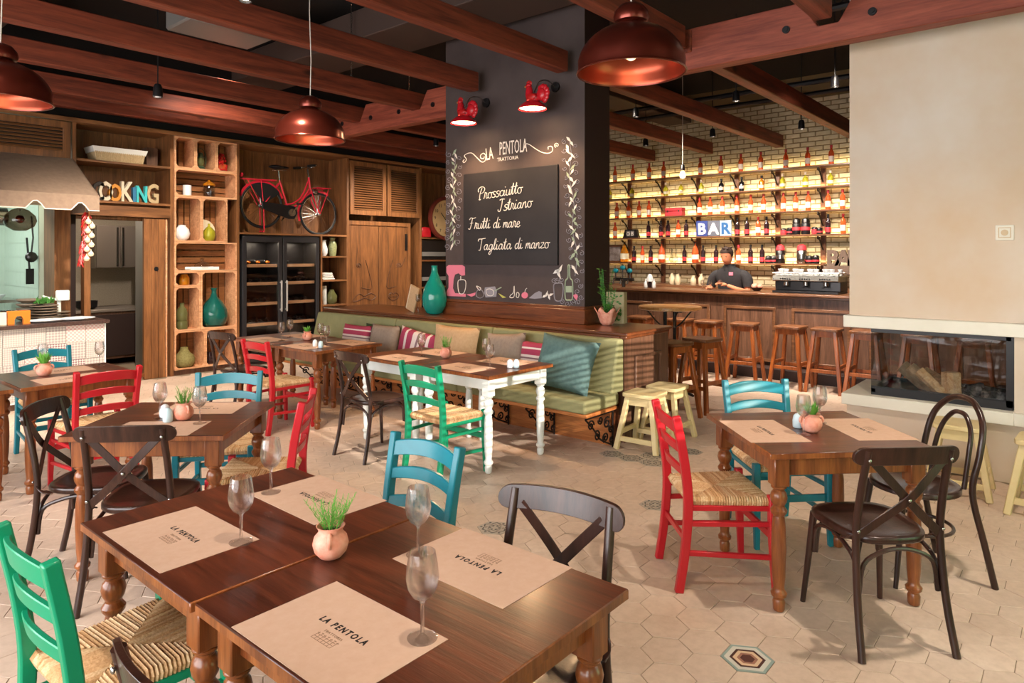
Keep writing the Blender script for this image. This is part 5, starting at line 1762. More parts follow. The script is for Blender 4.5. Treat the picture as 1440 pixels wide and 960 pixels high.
# ---------------- wine fridge
fg = thing('wine_fridge', 'black double door wine fridge with wooden racks under the bicycle', 'fridge', (4.95, YC - .02, 0))
obj('cabinet', MB().box(0, 1.33, .44, .48, .02, 1.93).box(0, .03, .03, .44, .02, 1.93).box(1.30, 1.33, .03, .44, .02, 1.93).box(0, 1.33, .03, .44, 1.86, 1.93).box(0, 1.33, .03, .44, .02, .1).box(.65, .68, .03, .44, .1, 1.86), M['black'], fg)
for a, b_ in ((.02, .655), (.675, 1.31)):
    d_ = obj('door', MB().ring([(a, .06), (b_, .06), (b_, 1.91), (a, 1.91)], [(a + .06, .14), (b_ - .06, .14), (b_ - .06, 1.83), (a + .06, 1.83)], .03, XYZ_front(0)), plain('graphite_door_frame', '#2a282a', .35) if 'graphite_door_frame' not in bpy.data.materials else bpy.data.materials['graphite_door_frame'], fg, bevel=.003)
    obj('glass_pane', MB().box(a + .06, b_ - .06, .012, .016, .14, 1.83), M['pane'], d_)
    hx = b_ - .035 if a < .1 else a + .035
    obj('handle', MB().box(hx - .009, hx + .009, -.05, -.03, .78, 1.25).box(hx - .006, hx + .006, -.03, 0, .80, .82).box(hx - .006, hx + .006, -.03, 0, 1.21, 1.23), M['steel_bright'], d_)
for bx in (.04, .69):
    for z in (.30, .62, .93, 1.23, 1.50):
        rk = obj('rack', MB().box(bx + .04, bx + .56, .05, .075, z - .045, z), M['crate'], fg)
        obj('wire_shelf', MB().box(bx, bx + .6, .08, .42, z - .02, z - .012), M['dark_steel'], rk)
light('lamp_light', 'AREA', (.33, .25, 1.83), 7, (1, .8, .6), rot=(0, 0, 0), parent=fg, shape='RECTANGLE', size=.4, size_y=.2)  # lamps added inside the fridge to brighten the racks
light('lamp_light', 'AREA', (1.0, .25, 1.83), 7, (1, .8, .6), rot=(0, 0, 0), parent=fg, shape='RECTANGLE', size=.4, size_y=.2)
BOT = [(.037, 0), (.038, .01), (.038, .19), (.03, .22), (.014, .25), (.0135, .295), (.016, .3), (.016, .31), (.001, .31)]
wb = thing('wine_bottle', 'x', 'bottle', group='wine bottles lying in the fridge')
obj('glass', MB().lathe([(r, -z) for r, z in BOT], 14, ax='y'), M['g_black'], wb, angle=50)
obj('capsule', MB().lathe([(.0165, -.315), (.0165, -.25)], 12, ax='y'), M['dark_steel'], wb)
RW = {0: 'lowest', 1: 'second lowest', 2: 'middle', 3: 'second highest', 4: 'top'}
first = True
oc = {0: 'first', 1: 'second', 2: 'third', 3: 'fourth'}
for bi, bx in enumerate((.10, .75)):
    for zi, z in enumerate((.30, .62, .93, 1.23, 1.50)):
        nb = 3 if not (bi and zi == 4) else 1
        for q in range(nb):
            lab = 'wine bottle lying %s on the %s rack of the %s fridge door' % (oc[q], RW[zi], 'crate side' if bi == 0 else 'shelf side')
            loc = (4.95 + bx + .08 + q * .155 + (.03 if zi % 2 else 0), YC + .40, z + .03)
            if first:
                wb.location = loc; wb['label'] = lab; first = False; o = wb
            else:
                o = copy_tree(wb, loc, 0, lab, 'wine bottles lying in the fridge', swap={'dark_steel': M['orange']} if (zi == 4 and bi == 0) else None)

# items on the narrow shelves
item('pitcher', 'rounded pink white pitcher on the top narrow shelf', 'pitcher', [(.06, 0), (.085, .05), (.09, .12), (.06, .19), (.055, .24), (.07, .26), (.05, .26), (.045, .2)], 6.42, 1.62, M['porcelain'])
t = thing('bottle_figure', 'bundle wrapped bottle in green foil on the top narrow shelf', 'bottle', (6.62, yo, 1.6205))
obj('wrap', MB().lathe([(.05, 0), (.06, .05), (.07, .16), (.05, .24), (.03, .26), (.05, .3), (.02, .31)], 12), plain('green_foil', '#a8a878', .35, var='#707c50', nscale=30, bmp=.6), t)
obj('tie', MB().tube([(.035 * cos(a), .035 * sin(a), .262) for a in [2 * pi * i / 12 for i in range(12)]], .006, 5, closed=True), M['rope'], t)
for i in range(4):
    tag(obj('folded_napkins', MB().box(6.36, 6.60 - .015 * i, yo - .1, yo + .1, 1.2305 + .03 * i, 1.258 + .03 * i), M['linen'], bevel=.01), 'folded pale napkin, %s of the pile on the narrow shelf' % ['lowest', 'second', 'third', 'topmost'][i], 'napkin', 'folded napkins')
item('white_cylinder', 'tall white cylinder vase on the narrow shelves', 'vase', [(.05, 0), (.055, .01), (.055, .30), (.045, .3), (.045, .02)], 6.44, .83, M['white'])
item('glass_vase', 'rounded grey glass vase on the narrow shelves', 'vase', [(.06, 0), (.09, .05), (.09, .14), (.05, .2), (.04, .24)], 6.6, .83, M['g_green'])
t = thing('cake_stand', 'two tiered wire cake stand on the lower narrow shelf', 'stand', (6.56, yo, .4205))
for z, r in ((.12, .13), (.26, .10)):
    obj('tier', MB().lathe([(.001, z), (r, z), (r, z + .008), (.001, z + .008)], 20), M['g_dark'], t)
obj('pole', MB().tube([(0, 0, 0), (0, 0, .34)], .006, 6).lathe([(.08, 0), (.08, .006)], 16), M['steel'], t)

# ---------------- kitchen front
kc = thing('kitchen_counter', 'serving counter clad in patterned tiles with a dark stone top', 'counter')
obj('body', MB().box(-.6, 2.86, 8.53, 9.2, .07, .86), M['white'], kc)
obj('plinth', MB().box(-.6, 2.82, 8.56, 9.15, 0, .07), M['bar'], kc)
obj('countertop', MB().box(-.62, 2.90, 8.47, 9.22, .86, .90), M['countertop'], kc, bevel=.006)
PMs = [pattern_mat('white_speckle_tile', '#d2c8c0', '#b4a8a2', 64), pattern_mat('red_lattice_tile', '#dccac4', '#c07884', 60), pattern_mat('blue_lattice_tile', '#d4d0ce', '#8a92a4', 60),
       pattern_mat('grey_knot_tile', '#cfc6be', '#a89c98', 48), pattern_mat('umber_diamond_tile', '#dcd2c8', '#8c6a70', 55), pattern_mat('pink_star_tile', '#e0d4cc', '#d4a8a4', 50, 0)]
random.seed(11)
tl0 = {}
ts = .19
for i in range(15):
    for j in range(4):
        x = 2.86 - ts * (i + .5)
        z = .86 - ts * (j + .5)
        m_ = random.choice([0, 1, 3, 0, 4, 3, 2, 5] if j == 0 else [0, 0, 3, 3, 0, 5, 3, 0, 4])
        if m_ not in tl0:
            o = tl0[m_] = obj('tile', MB().box(-ts / 2 + .002, ts / 2 - .002, 0, .012, -ts / 2 + .002, ts / 2 - .002), PMs[m_], kc, smooth=False)
        else:
            o = tl0[m_].copy(); C.objects.link(o); o.parent = kc
        o.location = (x, 8.518, z)
        o.rotation_euler = (0, random.choice((0, pi / 2)), 0)
obj('edge_strip', MB().box(2.86, 2.872, 8.515, 9.2, .07, .86), M['white'], kc)

# awning with scalloped valance
aw = thing('awning', 'taupe canvas awning with a scalloped white edged valance over the counter', 'awning')
ya, yb, za, zb = YC - .03, 8.50, 2.80, 2.30
obj('roof_canvas', MB().add([(-.8, ya, za), (2.80, ya, za), (2.80, yb, zb), (-.8, yb, zb), (-.8, ya, za - .01), (2.80, ya, za - .01), (2.80, yb + .01, zb - .01), (-.8, yb + .01, zb - .01)],
    [(0, 1, 2, 3), (4, 7, 6, 5), (0, 3, 7, 4), (1, 5, 6, 2), (0, 4, 5, 1)]), M['awning'], aw, smooth=False)
obj('side_canvas', MB().add([(2.80, ya, za), (2.80, yb, zb), (2.80, yb, zb - .17), (2.80, ya, zb - .17), (2.79, ya, za), (2.79, yb, zb), (2.79, yb, zb - .17), (2.79, ya, zb - .17)],
    [(0, 1, 2, 3), (4, 7, 6, 5), (0, 4, 5, 1), (1, 5, 6, 2), (2, 6, 7, 3)]), M['awning'], aw, smooth=False)
val = []
pip = []
x = 2.80
per = .42
while x > -.8:
    for k_ in range(12):
        u = k_ / 12
        xx = x - per * u
        # flat tongue with a rounded notch between
        dz = -.17 if not .28 < u < .62 else -.17 + .085 * sin(pi * (u - .28) / .34) ** .7
        val.append((xx, dz))
    x -= per
mb = MB()
for i in range(len(val) - 1):
    (x0_, d0), (x1_, d1) = val[i], val[i + 1]
    mb.add([(x0_, yb, zb), (x1_, yb, zb), (x1_, yb, zb + d1), (x0_, yb, zb + d0)], [(0, 1, 2, 3)])
v_ = obj('valance', mb, M['awning'], aw, smooth=False)
sm = v_.modifiers.new('thickness', 'SOLIDIFY'); sm.thickness = .008
obj('piping', MB().tube([(a, yb - .004, zb + d) for a, d in val], .007, 5), M['piping'], aw)
obj('frame_bar', MB().tube([(-.8, yb + .02, zb - .01), (2.79, yb + .02, zb - .01)], .012, 8), M['steel'], aw)

# posts beside the serving hatch, sliding door, doorway
def sm_(name, lab, mb, mat, cat, **kw):
    return tag(obj(name, mb, mat, **kw), lab, cat)
sm_('hatch_post', 'light brown wooden post at the serving hatch', MB().box(2.62, 2.79, YC + .02, YC + .42, 0, 2.24), M['cab'], 'post')
sm_('hatch_post', 'narrow brown door post beside the red chilli string', MB().box(2.93, 3.0, YC, YC + .12, 0, 2.13), M['cab'], 'post')
sd = thing('sliding_door', 'tall plank sliding door with an oval finger pull beside the crates', 'door', (3.78, YC + .02, 0))
for i in range(3):
    obj('plank', MB().box(-.15 + .09 * i, -.062 + .09 * i, 0, .05, .0, 2.11), M['cab'], sd, bevel=.003)
obj('finger_pull', MB().lathe([(.03, -.008), (.024, -.004), (.001, -.003)], 16, (0, 0, 1.45), ax='y', sx=1, sy=1), M['black'], sd)
obj('edge_trim', MB().box(.12, .14, -.01, .06, 0, 2.11), M['crate'], sd)
struct('gap_shade', MB().box(2.82, 2.93, YC + .3, YC + .4, 0, 2.2), M['col_dark'])  # dark strip between the posts, shade of the gap put into its colour
# kitchen behind
struct('wall_passage', MB().box(2.72, 2.80, YC + .5, 10.4, 0, H), plain('cream_kitchen_tile', '#b8b49c', .4))
wp = struct('wall_kitchen_side', MB().box(2.72, 2.80, 10.4, 12.0, 0, H), M['mint'])
k = MB()
for i in range(8):
    for j in range(10):
        k.box(2.712, 2.72, 10.402 + .2 * i, 10.598 + .2 * i, .602 + .2 * j, .798 + .2 * j)
obj('side_wall_tiles', k, M['mint'], wp, smooth=False, kind='stuff')
struct('wall_kitchen', MB().box(-2.6, -2.5, YC + .5, 12.0, 0, H).box(-2.5, 1.2, YC + .3, YC + .5, 2.25, H).box(1.2, 2.8, YC + .1, YC + .5, 2.25, 2.78), M['wall'])
struct('trim_2', MB().box(4.0, 9.6, YC + .52, YC + .6, 0, H), M['wall'])
struct('trim_3', MB().box(-2.5, 9.7, YC + .42, YC + .5, TOPZ, H), M['ceil'])
struct('trim_4', MB().box(9.65, 11.5, YC, YC + .5, 0, H), M['wall'])
# tile joints on the kitchen's mint wall: real tiles
mt = MB()
for i in range(18):
    for j in range(9):
        x = -.4 + i * .2; z = .6 + j * .2
        mt.box(x + .002, x + .198, 11.985, 12.0, z + .002, z + .198)
mw = obj('mint_wall_tiles', mt, M['mint'], bpy.context.scene.objects['wall_north'], smooth=False, kind='stuff')
kl = thing('kitchen_fill_lamp', 'long lit lamp added behind the awning to light the kitchen', 'lamp', (1.2, 10.8, 3.0))  # unseen lamp added to light the kitchen
obj('rod', MB().box(-.5, -.49, -.005, .005, .05, 1.55).box(.49, .5, -.005, .005, .05, 1.55), M['steel'], kl)
obj('tube', MB().box(-.6, .6, -.05, .05, 0, .05), glow('kitchen_tube', '#e8fff0', 4), kl)
light('lamp_light', 'AREA', (0, 0, -.02), 42, (.90, 1, .94), parent=kl, shape='RECTANGLE', size=1.6, size_y=.8)
kl2 = thing('pantry_lamp', 'small lamp in the pantry behind the sliding door', 'lamp', (3.6, 10.3, 3.0))
obj('rod', MB().box(-.01, .01, -.005, .005, .05, 1.55), M['steel'], kl2)
obj('tube', MB().box(-.2, .2, -.05, .05, 0, .05), bpy.data.materials['kitchen_tube'], kl2)
light('lamp_light', 'AREA', (0, 0, -.02), 22, (1, .86, .7), parent=kl2, shape='RECTANGLE', size=.5, size_y=.3)

# duct pipe and lamp in the hatch
p = at(35, 305, Y=10.2)
sm_('kitchen_duct', 'wide pale steel duct across the kitchen hatch', MB().tube([(-.5, 10.3, 2.11), (2.35, 10.3, 2.11)], .11, 16), M['steel'], 'duct')
t = thing('glass_pendant', 'ribbed smoked glass pendant under the awning', 'lamp', at(28, 308, Y=8.9))
obj('globe', MB().lathe([(.03, .12), (.08, .10), (.14, .04), (.155, -.02), (.13, -.08), (.06, -.125), (.001, -.13)], 24), M['smoke'], t, angle=60)
obj('bulb', MB().ball((0, 0, 0), .045), M['copper_in'], t)
obj('cord', MB().tube([(0, 0, .09), (0, 0, .30)], .006, 6), M['cable'], t)
p = at(44, 345, X=2.64)
t = thing('hanging_utensils', 'steel ladles hanging in front of the mint kitchen wall', 'utensils', p)
obj('ladle', MB().tube([(0, 0, .38), (.02, 0, .1), (0, 0, -.1)], .01, 6).ball((0, 0, -.15), .07, 12, 8, (1, .6, 1)), M['dark_steel'], t)
obj('turner', MB().tube([(-.05, 0, .1), (-.02, 0, -.3)], .012, 6).box(-.06, .03, -.005, .005, -.5, -.3), M['black'], t)
# pantry: steel cupboards, backsplash, lower drawers
pc = thing('steel_wall_cupboard', 'steel double door wall cupboard in the pantry behind the door opening', 'cupboard', (0, 0, 0))
a = at(134, 300, Y=11.3); b_ = at(200, 300, Y=11.3)
zt, zb_ = at(165, 317, Y=11.3).z, at(165, 377, Y=11.3).z
mid = (a.x + b_.x) / 2
obj('body', MB().box(a.x, b_.x, 11.32, 11.8, zb_, zt), M['steel_cab'], pc)
for x0_, x1_ in ((a.x, mid - .01), (mid + .01, b_.x)):
    d_ = obj('door', MB().box(x0_ + .01, x1_ - .01, 11.28, 11.32, zb_ + .01, zt - .01), M['steel_cab'], pc, bevel=.004)
    hx = x1_ - .03 if x0_ == a.x else x0_ + .03
    obj('handle', MB().box(hx - .012, hx + .012, 11.25, 11.28, zb_ + .03, zt - .03), M['steel'], d_)
struct('wall_pantry', MB().box(2.8, 5.5, 11.85, 11.99, 0, H), plain('beige_mosaic', '#a89c8c', .5, var='#94887a', nscale=60))
lc = thing('pantry_unit', 'dark lower cupboard with drawers under a pale worktop in the pantry', 'cabinet')
zc = at(165, 434, Y=11.0).z
obj('body', MB().box(2.85, 4.9, 11.02, 11.8, .1, zc - .04), M['bar'], lc)
obj('worktop', MB().box(2.83, 4.9, 10.98, 11.84, zc - .04, zc), M['steel_cab'], lc, bevel=.004)
dz = (zc - .2) / 4
for i in range(4):
    d_ = obj('drawer', MB().box(4.15, 4.6, 10.99, 11.02, .14 + dz * i, .12 + dz * (i + 1)), M['col_dark'], lc, bevel=.004)
    obj('knob', MB().box(4.2, 4.32, 10.965, 10.99, .14 + dz * (i + .65), .17 + dz * (i + .65)), M['steel'], d_)
for x0_ in (2.9, 3.53):
    d_ = obj('door', MB().box(x0_, x0_ + .6, 10.99, 11.02, .14, zc - .08), M['col_dark'], lc, bevel=.004)
sm_('pantry_fridge', 'tall grey fridge side at the edge of the pantry opening', MB().box(4.0, 4.5, 10.3, 10.7, 0, 2.2), M['grey'], 'fridge', bevel=.01)
sm_('dark_pan', 'dark pan on the pantry worktop', MB().lathe([(.10, 0), (.14, .03), (.145, .12), (.13, .12), (.12, .02), (.001, .01)], 18, (3.55, 11.3, zc)), M['black'], 'pan')

# chilli and garlic strings
def hang(px0, py0, px1, py1, n, rad, mat, name, lab, cat, Y):
    a, b_ = at(px0, py0, Y=Y), at(px1, py1, Y=Y)
    t = thing(name, lab, cat, a)
    obj('string', MB().tube([(0, 0, .2), b_ - a], .004, 5), M['rope'], t)
    return t, b_ - a
t, d_ = hang(122, 300, 113, 372, 0, 0, None, 'chilli_string', 'string of dried red chillies hanging under the awning corner', 'chillies', 8.62)
k = MB()
for i in range(110):
    u = random.random(); c_ = d_ * u
    an = random.uniform(0, 6.3); r = .05 * (1 - .35 * u)
    p1 = c_ + V((r * cos(an) * .3, r * sin(an) * .3, .02)); p2 = c_ + V((r * cos(an), r * sin(an), -.04))
    k.tube([p1, (p1 + p2) / 2 + V((0, 0, -.005)), p2], [.009, .008, .002], 5)
obj('chillies', k, M['chilli'], t, kind='stuff')
t, d_ = hang(126, 300, 123, 365, 0, 0, None, 'garlic_string', 'string of pale garlic bulbs hanging beside the chillies', 'garlic', 8.58)
for i in range(9):
    c_ = d_ * (.18 + .8 * i / 8) + V((.03 * (1 if i % 2 else -.4), -.01, 0))
    obj('garlic_bulb', MB().lathe([(.001, -.028), (.022, -.022), (.032, 0), (.022, .022), (.007, .035), (.004, .055)], 10, c_), M['garlic'], t)

# things on the kitchen counter
def onc(px, py, y=8.75, z=.9005):
    p = at(px, py, Y=y); return V((p.x, y, z))
for i, (px, yy, n, hh, r, lab) in enumerate(((42, 9.0, 5, .05, .13, 'tall stack of dark plates at the back of the tiled counter'), (62, 8.85, 6, .03, .135, 'stack of dark plates topped with green herbs on the tiled counter'), (83, 9.0, 3, .03, .11, 'low stack of dark plates near the hatch post'))):
    p = onc(px, 440, yy)
    t = thing('plate_stack', lab, 'plates', p, 0, 'stacked plates on the tiled counter')
    for q in range(n):
        obj('plate', MB().lathe([(r * .6, q * hh), (r, q * hh + hh * .6), (r, q * hh + hh * .85), (r * .6, q * hh + hh * .6)], 20), M['tray'], t)
    if i == 1:
        k = MB()
        for q in range(60):
            an, rr = random.uniform(0, 6.3), random.uniform(0, .1)
            c_ = V((rr * cos(an), rr * sin(an), n * hh + .01)); e = c_ + V((random.uniform(-.04, .04), random.uniform(-.04, .04), random.uniform(.03, .09)))
            sd_ = V((.012, .006, 0))
            k.add([c_, (c_ + e) / 2 + sd_, e, (c_ + e) / 2 - sd_], [(0, 1, 2, 3)])
        obj('herbs', k, M['leaf2'], t, smooth=False)
for i in range(7):
    p = onc(2 + 4.2 * (i % 4), 440, 8.9 + .09 * (i // 4))
    o = obj('tumbler', MB().lathe([(.028, 0), (.036, .13), (.033, .13), (.026, .006), (.001, .006)], 14), M['pane'], angle=50, loc=p) if i == 0 else o.copy()
    if i:
        C.objects.link(o); o.location = p
    tag(o, 'clear tumbler, %s in the cluster at the picture edge of the tiled counter' % ['first', 'second', 'third', 'fourth', 'fifth', 'sixth', 'last'][i], 'glass', 'tumblers on the tiled counter')
p = onc(27, 450, 8.62)
t = thing('napkin_holder', 'orange arched napkin holder on the tiled counter', 'holder', p)
k = MB()
pl_ = [(-.1, 0), (-.04, 0), (-.04, .05), (-.02, .085), (.02, .085), (.04, .05), (.04, 0), (.1, 0), (.1, .14), (-.1, .14)]
obj('arch', k.prism(pl_, .05, Matrix(((1, 0, 0, 0), (0, 0, 1, 0), (0, 1, 0, 0), (0, 0, 0, 1)))), M['orange'], t, smooth=False)
obj('napkins', MB().box(-.2, -.11, .0, .05, 0, .13), M['cream'], t)
p = onc(83, 440, 8.95)
t = thing('scale', 'white kitchen scale with an angled arm beside the hatch post', 'scale', p)
obj('column', MB().lathe([(.05, 0), (.05, .02), (.02, .03), (.02, .22)], 14), M['white'], t)
obj('head', MB().cbox((.03, -.02, .27), (.13, .06, .12)), M['white'], t, bevel=.01)
obj('arm', MB().bar((-.02, 0, .22), (-.16, 0, .27), .02, .02), M['white'], t)
for i, (px, lab) in enumerate(((66, 'crumpled clear wrapped tray on the front edge of the tiled counter'), (108, 'second clear wrapped tray near the counter corner'))):
    p = onc(px, 450, 8.66)
    tag(obj('wrapped_tray', MB().ball((0, 0, .022), .16, 16, 8, (1.2, .6, .13)), M['porcelain'], loc=p), lab, 'tray')
sm_('bowl_of_food', 'white bowl with dark food on the kitchen back shelf', MB().lathe([(.04, 0), (.1, .06), (.095, .06), (.03, .01)], 18, (2.45, 11.2, 1.0405)), M['porcelain'], 'bowl')
sm_('kitchen_shelf_unit', 'steel work table at the back of the kitchen', MB().box(-.6, 2.65, 10.9, 11.6, 1.0, 1.04).box(-.6, 2.65, 10.9, 11.6, 0, .1), M['steel'], 'table')

# ================================================================== BAR
br = thing('bar_counter', 'long dark wooden bar counter with framed panels', 'counter')
bx = 9.2
obj('body', MB().box(bx + .05, bx + .6, -.5, 6.15, .12, 1.075), M['bar'], br)
obj('plinth', MB().box(bx + .1, bx + .55, -.5, 6.1, 0, .12), M['col_dark'], br)
obj('counter_top', MB().box(bx - .04, bx + .66, -.5, 6.2, 1.085, 1.123), M['bar_top'], br, bevel=.008)
obj('counter_moulding', MB().box(bx, bx + .62, -.5, 6.17, 1.055, 1.085), M['bar_top'], br, bevel=.006)
Mx_ = Matrix(((0, 0, 1, 0), (1, 0, 0, 0), (0, 1, 0, 0), (0, 0, 0, 1)))
for i in range(7):
    yc = 5.42 - i * .93
    p_ = obj('panel', MB().box(bx + .03, bx + .05, yc - .33, yc + .33, .22, .90), M['bar'], br)
    Mq = Mx_.copy(); Mq.translation = V((bx + .015, 0, 0))
    obj('panel_moulding', MB().ring([(yc - .36, .19), (yc + .36, .19), (yc + .36, .93), (yc - .36, .93)], [(yc - .32, .23), (yc + .32, .23), (yc + .32, .89), (yc - .32, .89)], .03, Mq), M['bar_top'], p_, bevel=.004)
obj('foot_step', MB().box(bx - .22, bx + .1, -.5, 6.1, 0, .14), M['col_dark'], br, bevel=.005)

# shelves with brackets on the brick wall
SX = 11.27
SZ = [1.50, 1.965, 2.345, 2.715, 3.045]
nm_ = ['lowest', 'second', 'middle', 'fourth', 'top']
sh_y0, sh_y1 = 2.2, 7.6
ups = []
for px in (883, 930, 980, 1034, 1092, 1156):
    ups.append(at(px, 360, X=SX + .12).y)
for k, z in enumerate(SZ):
    t = thing('bar_shelf', '%s bottle shelf on the brick wall%s' % (['lowest long', 'second lowest long', 'middle long', 'fourth long', 'topmost long'][k], ', lit from behind'), 'shelf', (SX, 0, z), 0, 'long bar shelves')
    ylo = at(1162, 372, X=SX).y if k == 0 else sh_y0
    obj('board', MB().box(-.12, .17, ylo, sh_y1, -.025, 0), M['bar_top'], t, bevel=.003)
    st = obj('led_strip', MB().box(.17, .18, ylo, sh_y1, -.012, .0), glow('warm_led_strip', '#ffc860', 1.6) if 'warm_led_strip' not in bpy.data.materials else bpy.data.materials['warm_led_strip'], t)
    light('lamp_light', 'AREA', (.165, (ylo + sh_y1) / 2, .03), 6.5, (1, .76, .38), rot=(0, radians(-118), 0), parent=t, shape='RECTANGLE', size=.05, size_y=sh_y1 - ylo)
for k, y in enumerate(ups):
    t = thing('shelf_upright', ['wooden shelf upright on the bricks nearest the blackboard column', 'wooden shelf upright on the bricks left of the hanging bulb', 'wooden shelf upright on the bricks beside the letter B sign',
                                'wooden shelf upright on the bricks above the bartender', 'wooden shelf upright on the bricks at the coffee tins', 'wooden shelf upright on the bricks nearest the chimney breast'][k], 'upright', (SX + .17, y, 0), 0, 'shelf uprights')
    obj('post', MB().box(0, .05, -.04, .04, 1.12, 3.05), M['stool_seat'], t, bevel=.004)
    for z in SZ:
        c_ = MB().tube(spline([(-.27, 0, z - .03), (-.26, 0, z - .06), (-.16, .0, z - .1), (-.06, 0, z - .2), (0, 0, z - .24)]), .012, 6)
        c_.tube([(-.24, .012 * 0 + .02 * cos(a), z - .06 + .02 * sin(a)) for a in [2 * pi * q / 8 for q in range(8)]], .006, 5, closed=True)
        obj('bracket', c_, M['iron'], t)

# bottles
TALL = [(.036, 0), (.038, .006), (.038, .17), (.034, .195), (.016, .225), (.0135, .275), (.0165, .28), (.0165, .29), (.001, .29)]
SQ = [(.04, 0), (.042, .006), (.042, .14), (.034, .16), (.014, .18), (.0135, .215), (.018, .22), (.018, .245), (.001, .245)]
BIG = [(.06, 0), (.075, .01), (.08, .12), (.07, .2), (.04, .26), (.018, .3), (.018, .35), (.022, .36), (.022, .37), (.001, .37)]
def make_bottle(nm, prof, gm, capm, labm, h0, h1, rad, wide=1.0):
    t = thing('bottle', nm, 'bottle')
    obj('glass', MB().lathe([(r * wide, z) for r, z in prof], 16), gm, t, angle=50)
    top = prof[-1][1]
    obj('cap', MB().lathe([(.0185 * wide, top - .04), (.0185 * wide, top + .004), (.001, top + .005)], 12), capm, t)
    obj('label', MB().lathe([(rad * wide + .0012, h0), (rad * wide + .0012, h1)], 16, cap=False), labm, t)
    return t
P_ = {
    'orange': make_bottle('x', TALL, M['g_orange'], M['red_label'], M['white_label'], .045, .13, .038),
    'dark': make_bottle('x', TALL, M['g_dark'], M['black'], M['red_label'], .03, .10, .038),
    'black': make_bottle('x', SQ, M['g_black'], M['black'], M['white_label'], .05, .10, .042),
    'amber': make_bottle('x', SQ, M['g_amber'], M['black'], M['white_label'], .04, .09, .042),
    'green': make_bottle('x', SQ, M['g_yellow'], M['white_label'], M['cream'], .04, .09, .042),
    'bigyellow': make_bottle('x', BIG, M['g_amber'], M['black'], M['cream'], .06, .16, .08),
    'bigorange': make_bottle('x', BIG, M['g_orange'], M['black'], M['white_label'], .06, .14, .08, .75),
}
used = {}
ordn = ['first', 'second', 'third', 'fourth', 'fifth', 'sixth', 'seventh', 'eighth', 'ninth', 'tenth', 'eleventh', 'twelfth', 'thirteenth', 'fourteenth', 'fifteenth', 'sixteenth', 'seventeenth', 'eighteenth']
descr = {'orange': 'tall orange bottle', 'dark': 'dark wine bottle', 'black': 'square black bottle', 'amber': 'amber bottle', 'green': 'yellow green bottle',
         'bigyellow': 'big round amber yellow bottle', 'bigorange': 'big round orange bottle'}
rows = {
    4: [('orange', x) for x in (100, 200, 292, 373, 580, 695, 807, 919, 1060, 1183, 1316)],
    3: [('green', 70), ('green', 195), ('green', 385), ('green', 470), ('green', 585), ('black', 697), ('black', 812), ('amber', 924), ('green', 1042), ('green', 1170), ('green', 1312)],
    2: [('orange', x) for x in (110, 175, 235, 290, 575, 635, 703, 785, 863, 935, 1047, 1116, 1186, 1298, 1380)],
    1: [('orange', 100), ('dark', 288), ('dark', 358), ('dark', 398), ('orange', 455), ('dark', 500), ('dark', 788), ('dark', 842), ('orange', 905), ('dark', 952), ('dark', 1298), ('orange', 1383)],
    0: [('bigyellow', 152), ('dark', 207), ('orange', 254), ('dark', 300), ('bigorange', 362), ('dark', 490), ('bigorange', 551), ('dark', 595), ('dark', 668), ('orange', 795), ('dark', 862), ('dark', 927)],
}
for r in rows:
    cnt_ = {}
    tot = {}
    for kd, x in rows[r]:
        tot[kd] = tot.get(kd, 0) + 1
    for kd, x in rows[r]:
        cnt_[kd] = cnt_.get(kd, 0) + 1
        p = at(840 + x / 4.0, 360, X=SX + .03)
        where = 'on the %s bar shelf' % ['lowest', 'second lowest', 'middle', 'fourth', 'top'][r]
        lab = descr[kd] + ' ' + where + ('' if tot[kd] == 1 else ', %s like it from the column' % ordn[cnt_[kd] - 1])
        loc = (SX + .03, p.y, SZ[r] + .0005)
        if kd not in used:
            used[kd] = 1
            o = P_[kd]; o.location = loc; o['label'] = lab; o['group'] = 'bottles on the bar shelves'
        else:
            o = copy_tree(P_[kd], loc, random.uniform(0, 6), lab, 'bottles on the bar shelves')
        o.scale = (1.06, 1.06, 1.06 if r != 3 else 1.0)
# clear decanters
for i, x in enumerate((412, 424, 437)):
    p = at(840 + x / 4.0, 360, X=SX + .03)
    o = obj('decanter', MB().lathe([(.03, 0), (.035, .01), (.03, .12), (.012, .16), (.012, .2), (.02, .22), (.02, .25), (.001, .26)], 14), M['pane'], angle=50, loc=(SX + (.0 if i % 2 else .07), p.y, SZ[0] + .0005))
    tag(o, '%s clear decanter in the trio on the lowest bar shelf' % ['column side', 'middle', 'bartender side'][i], 'decanter', 'clear decanters')
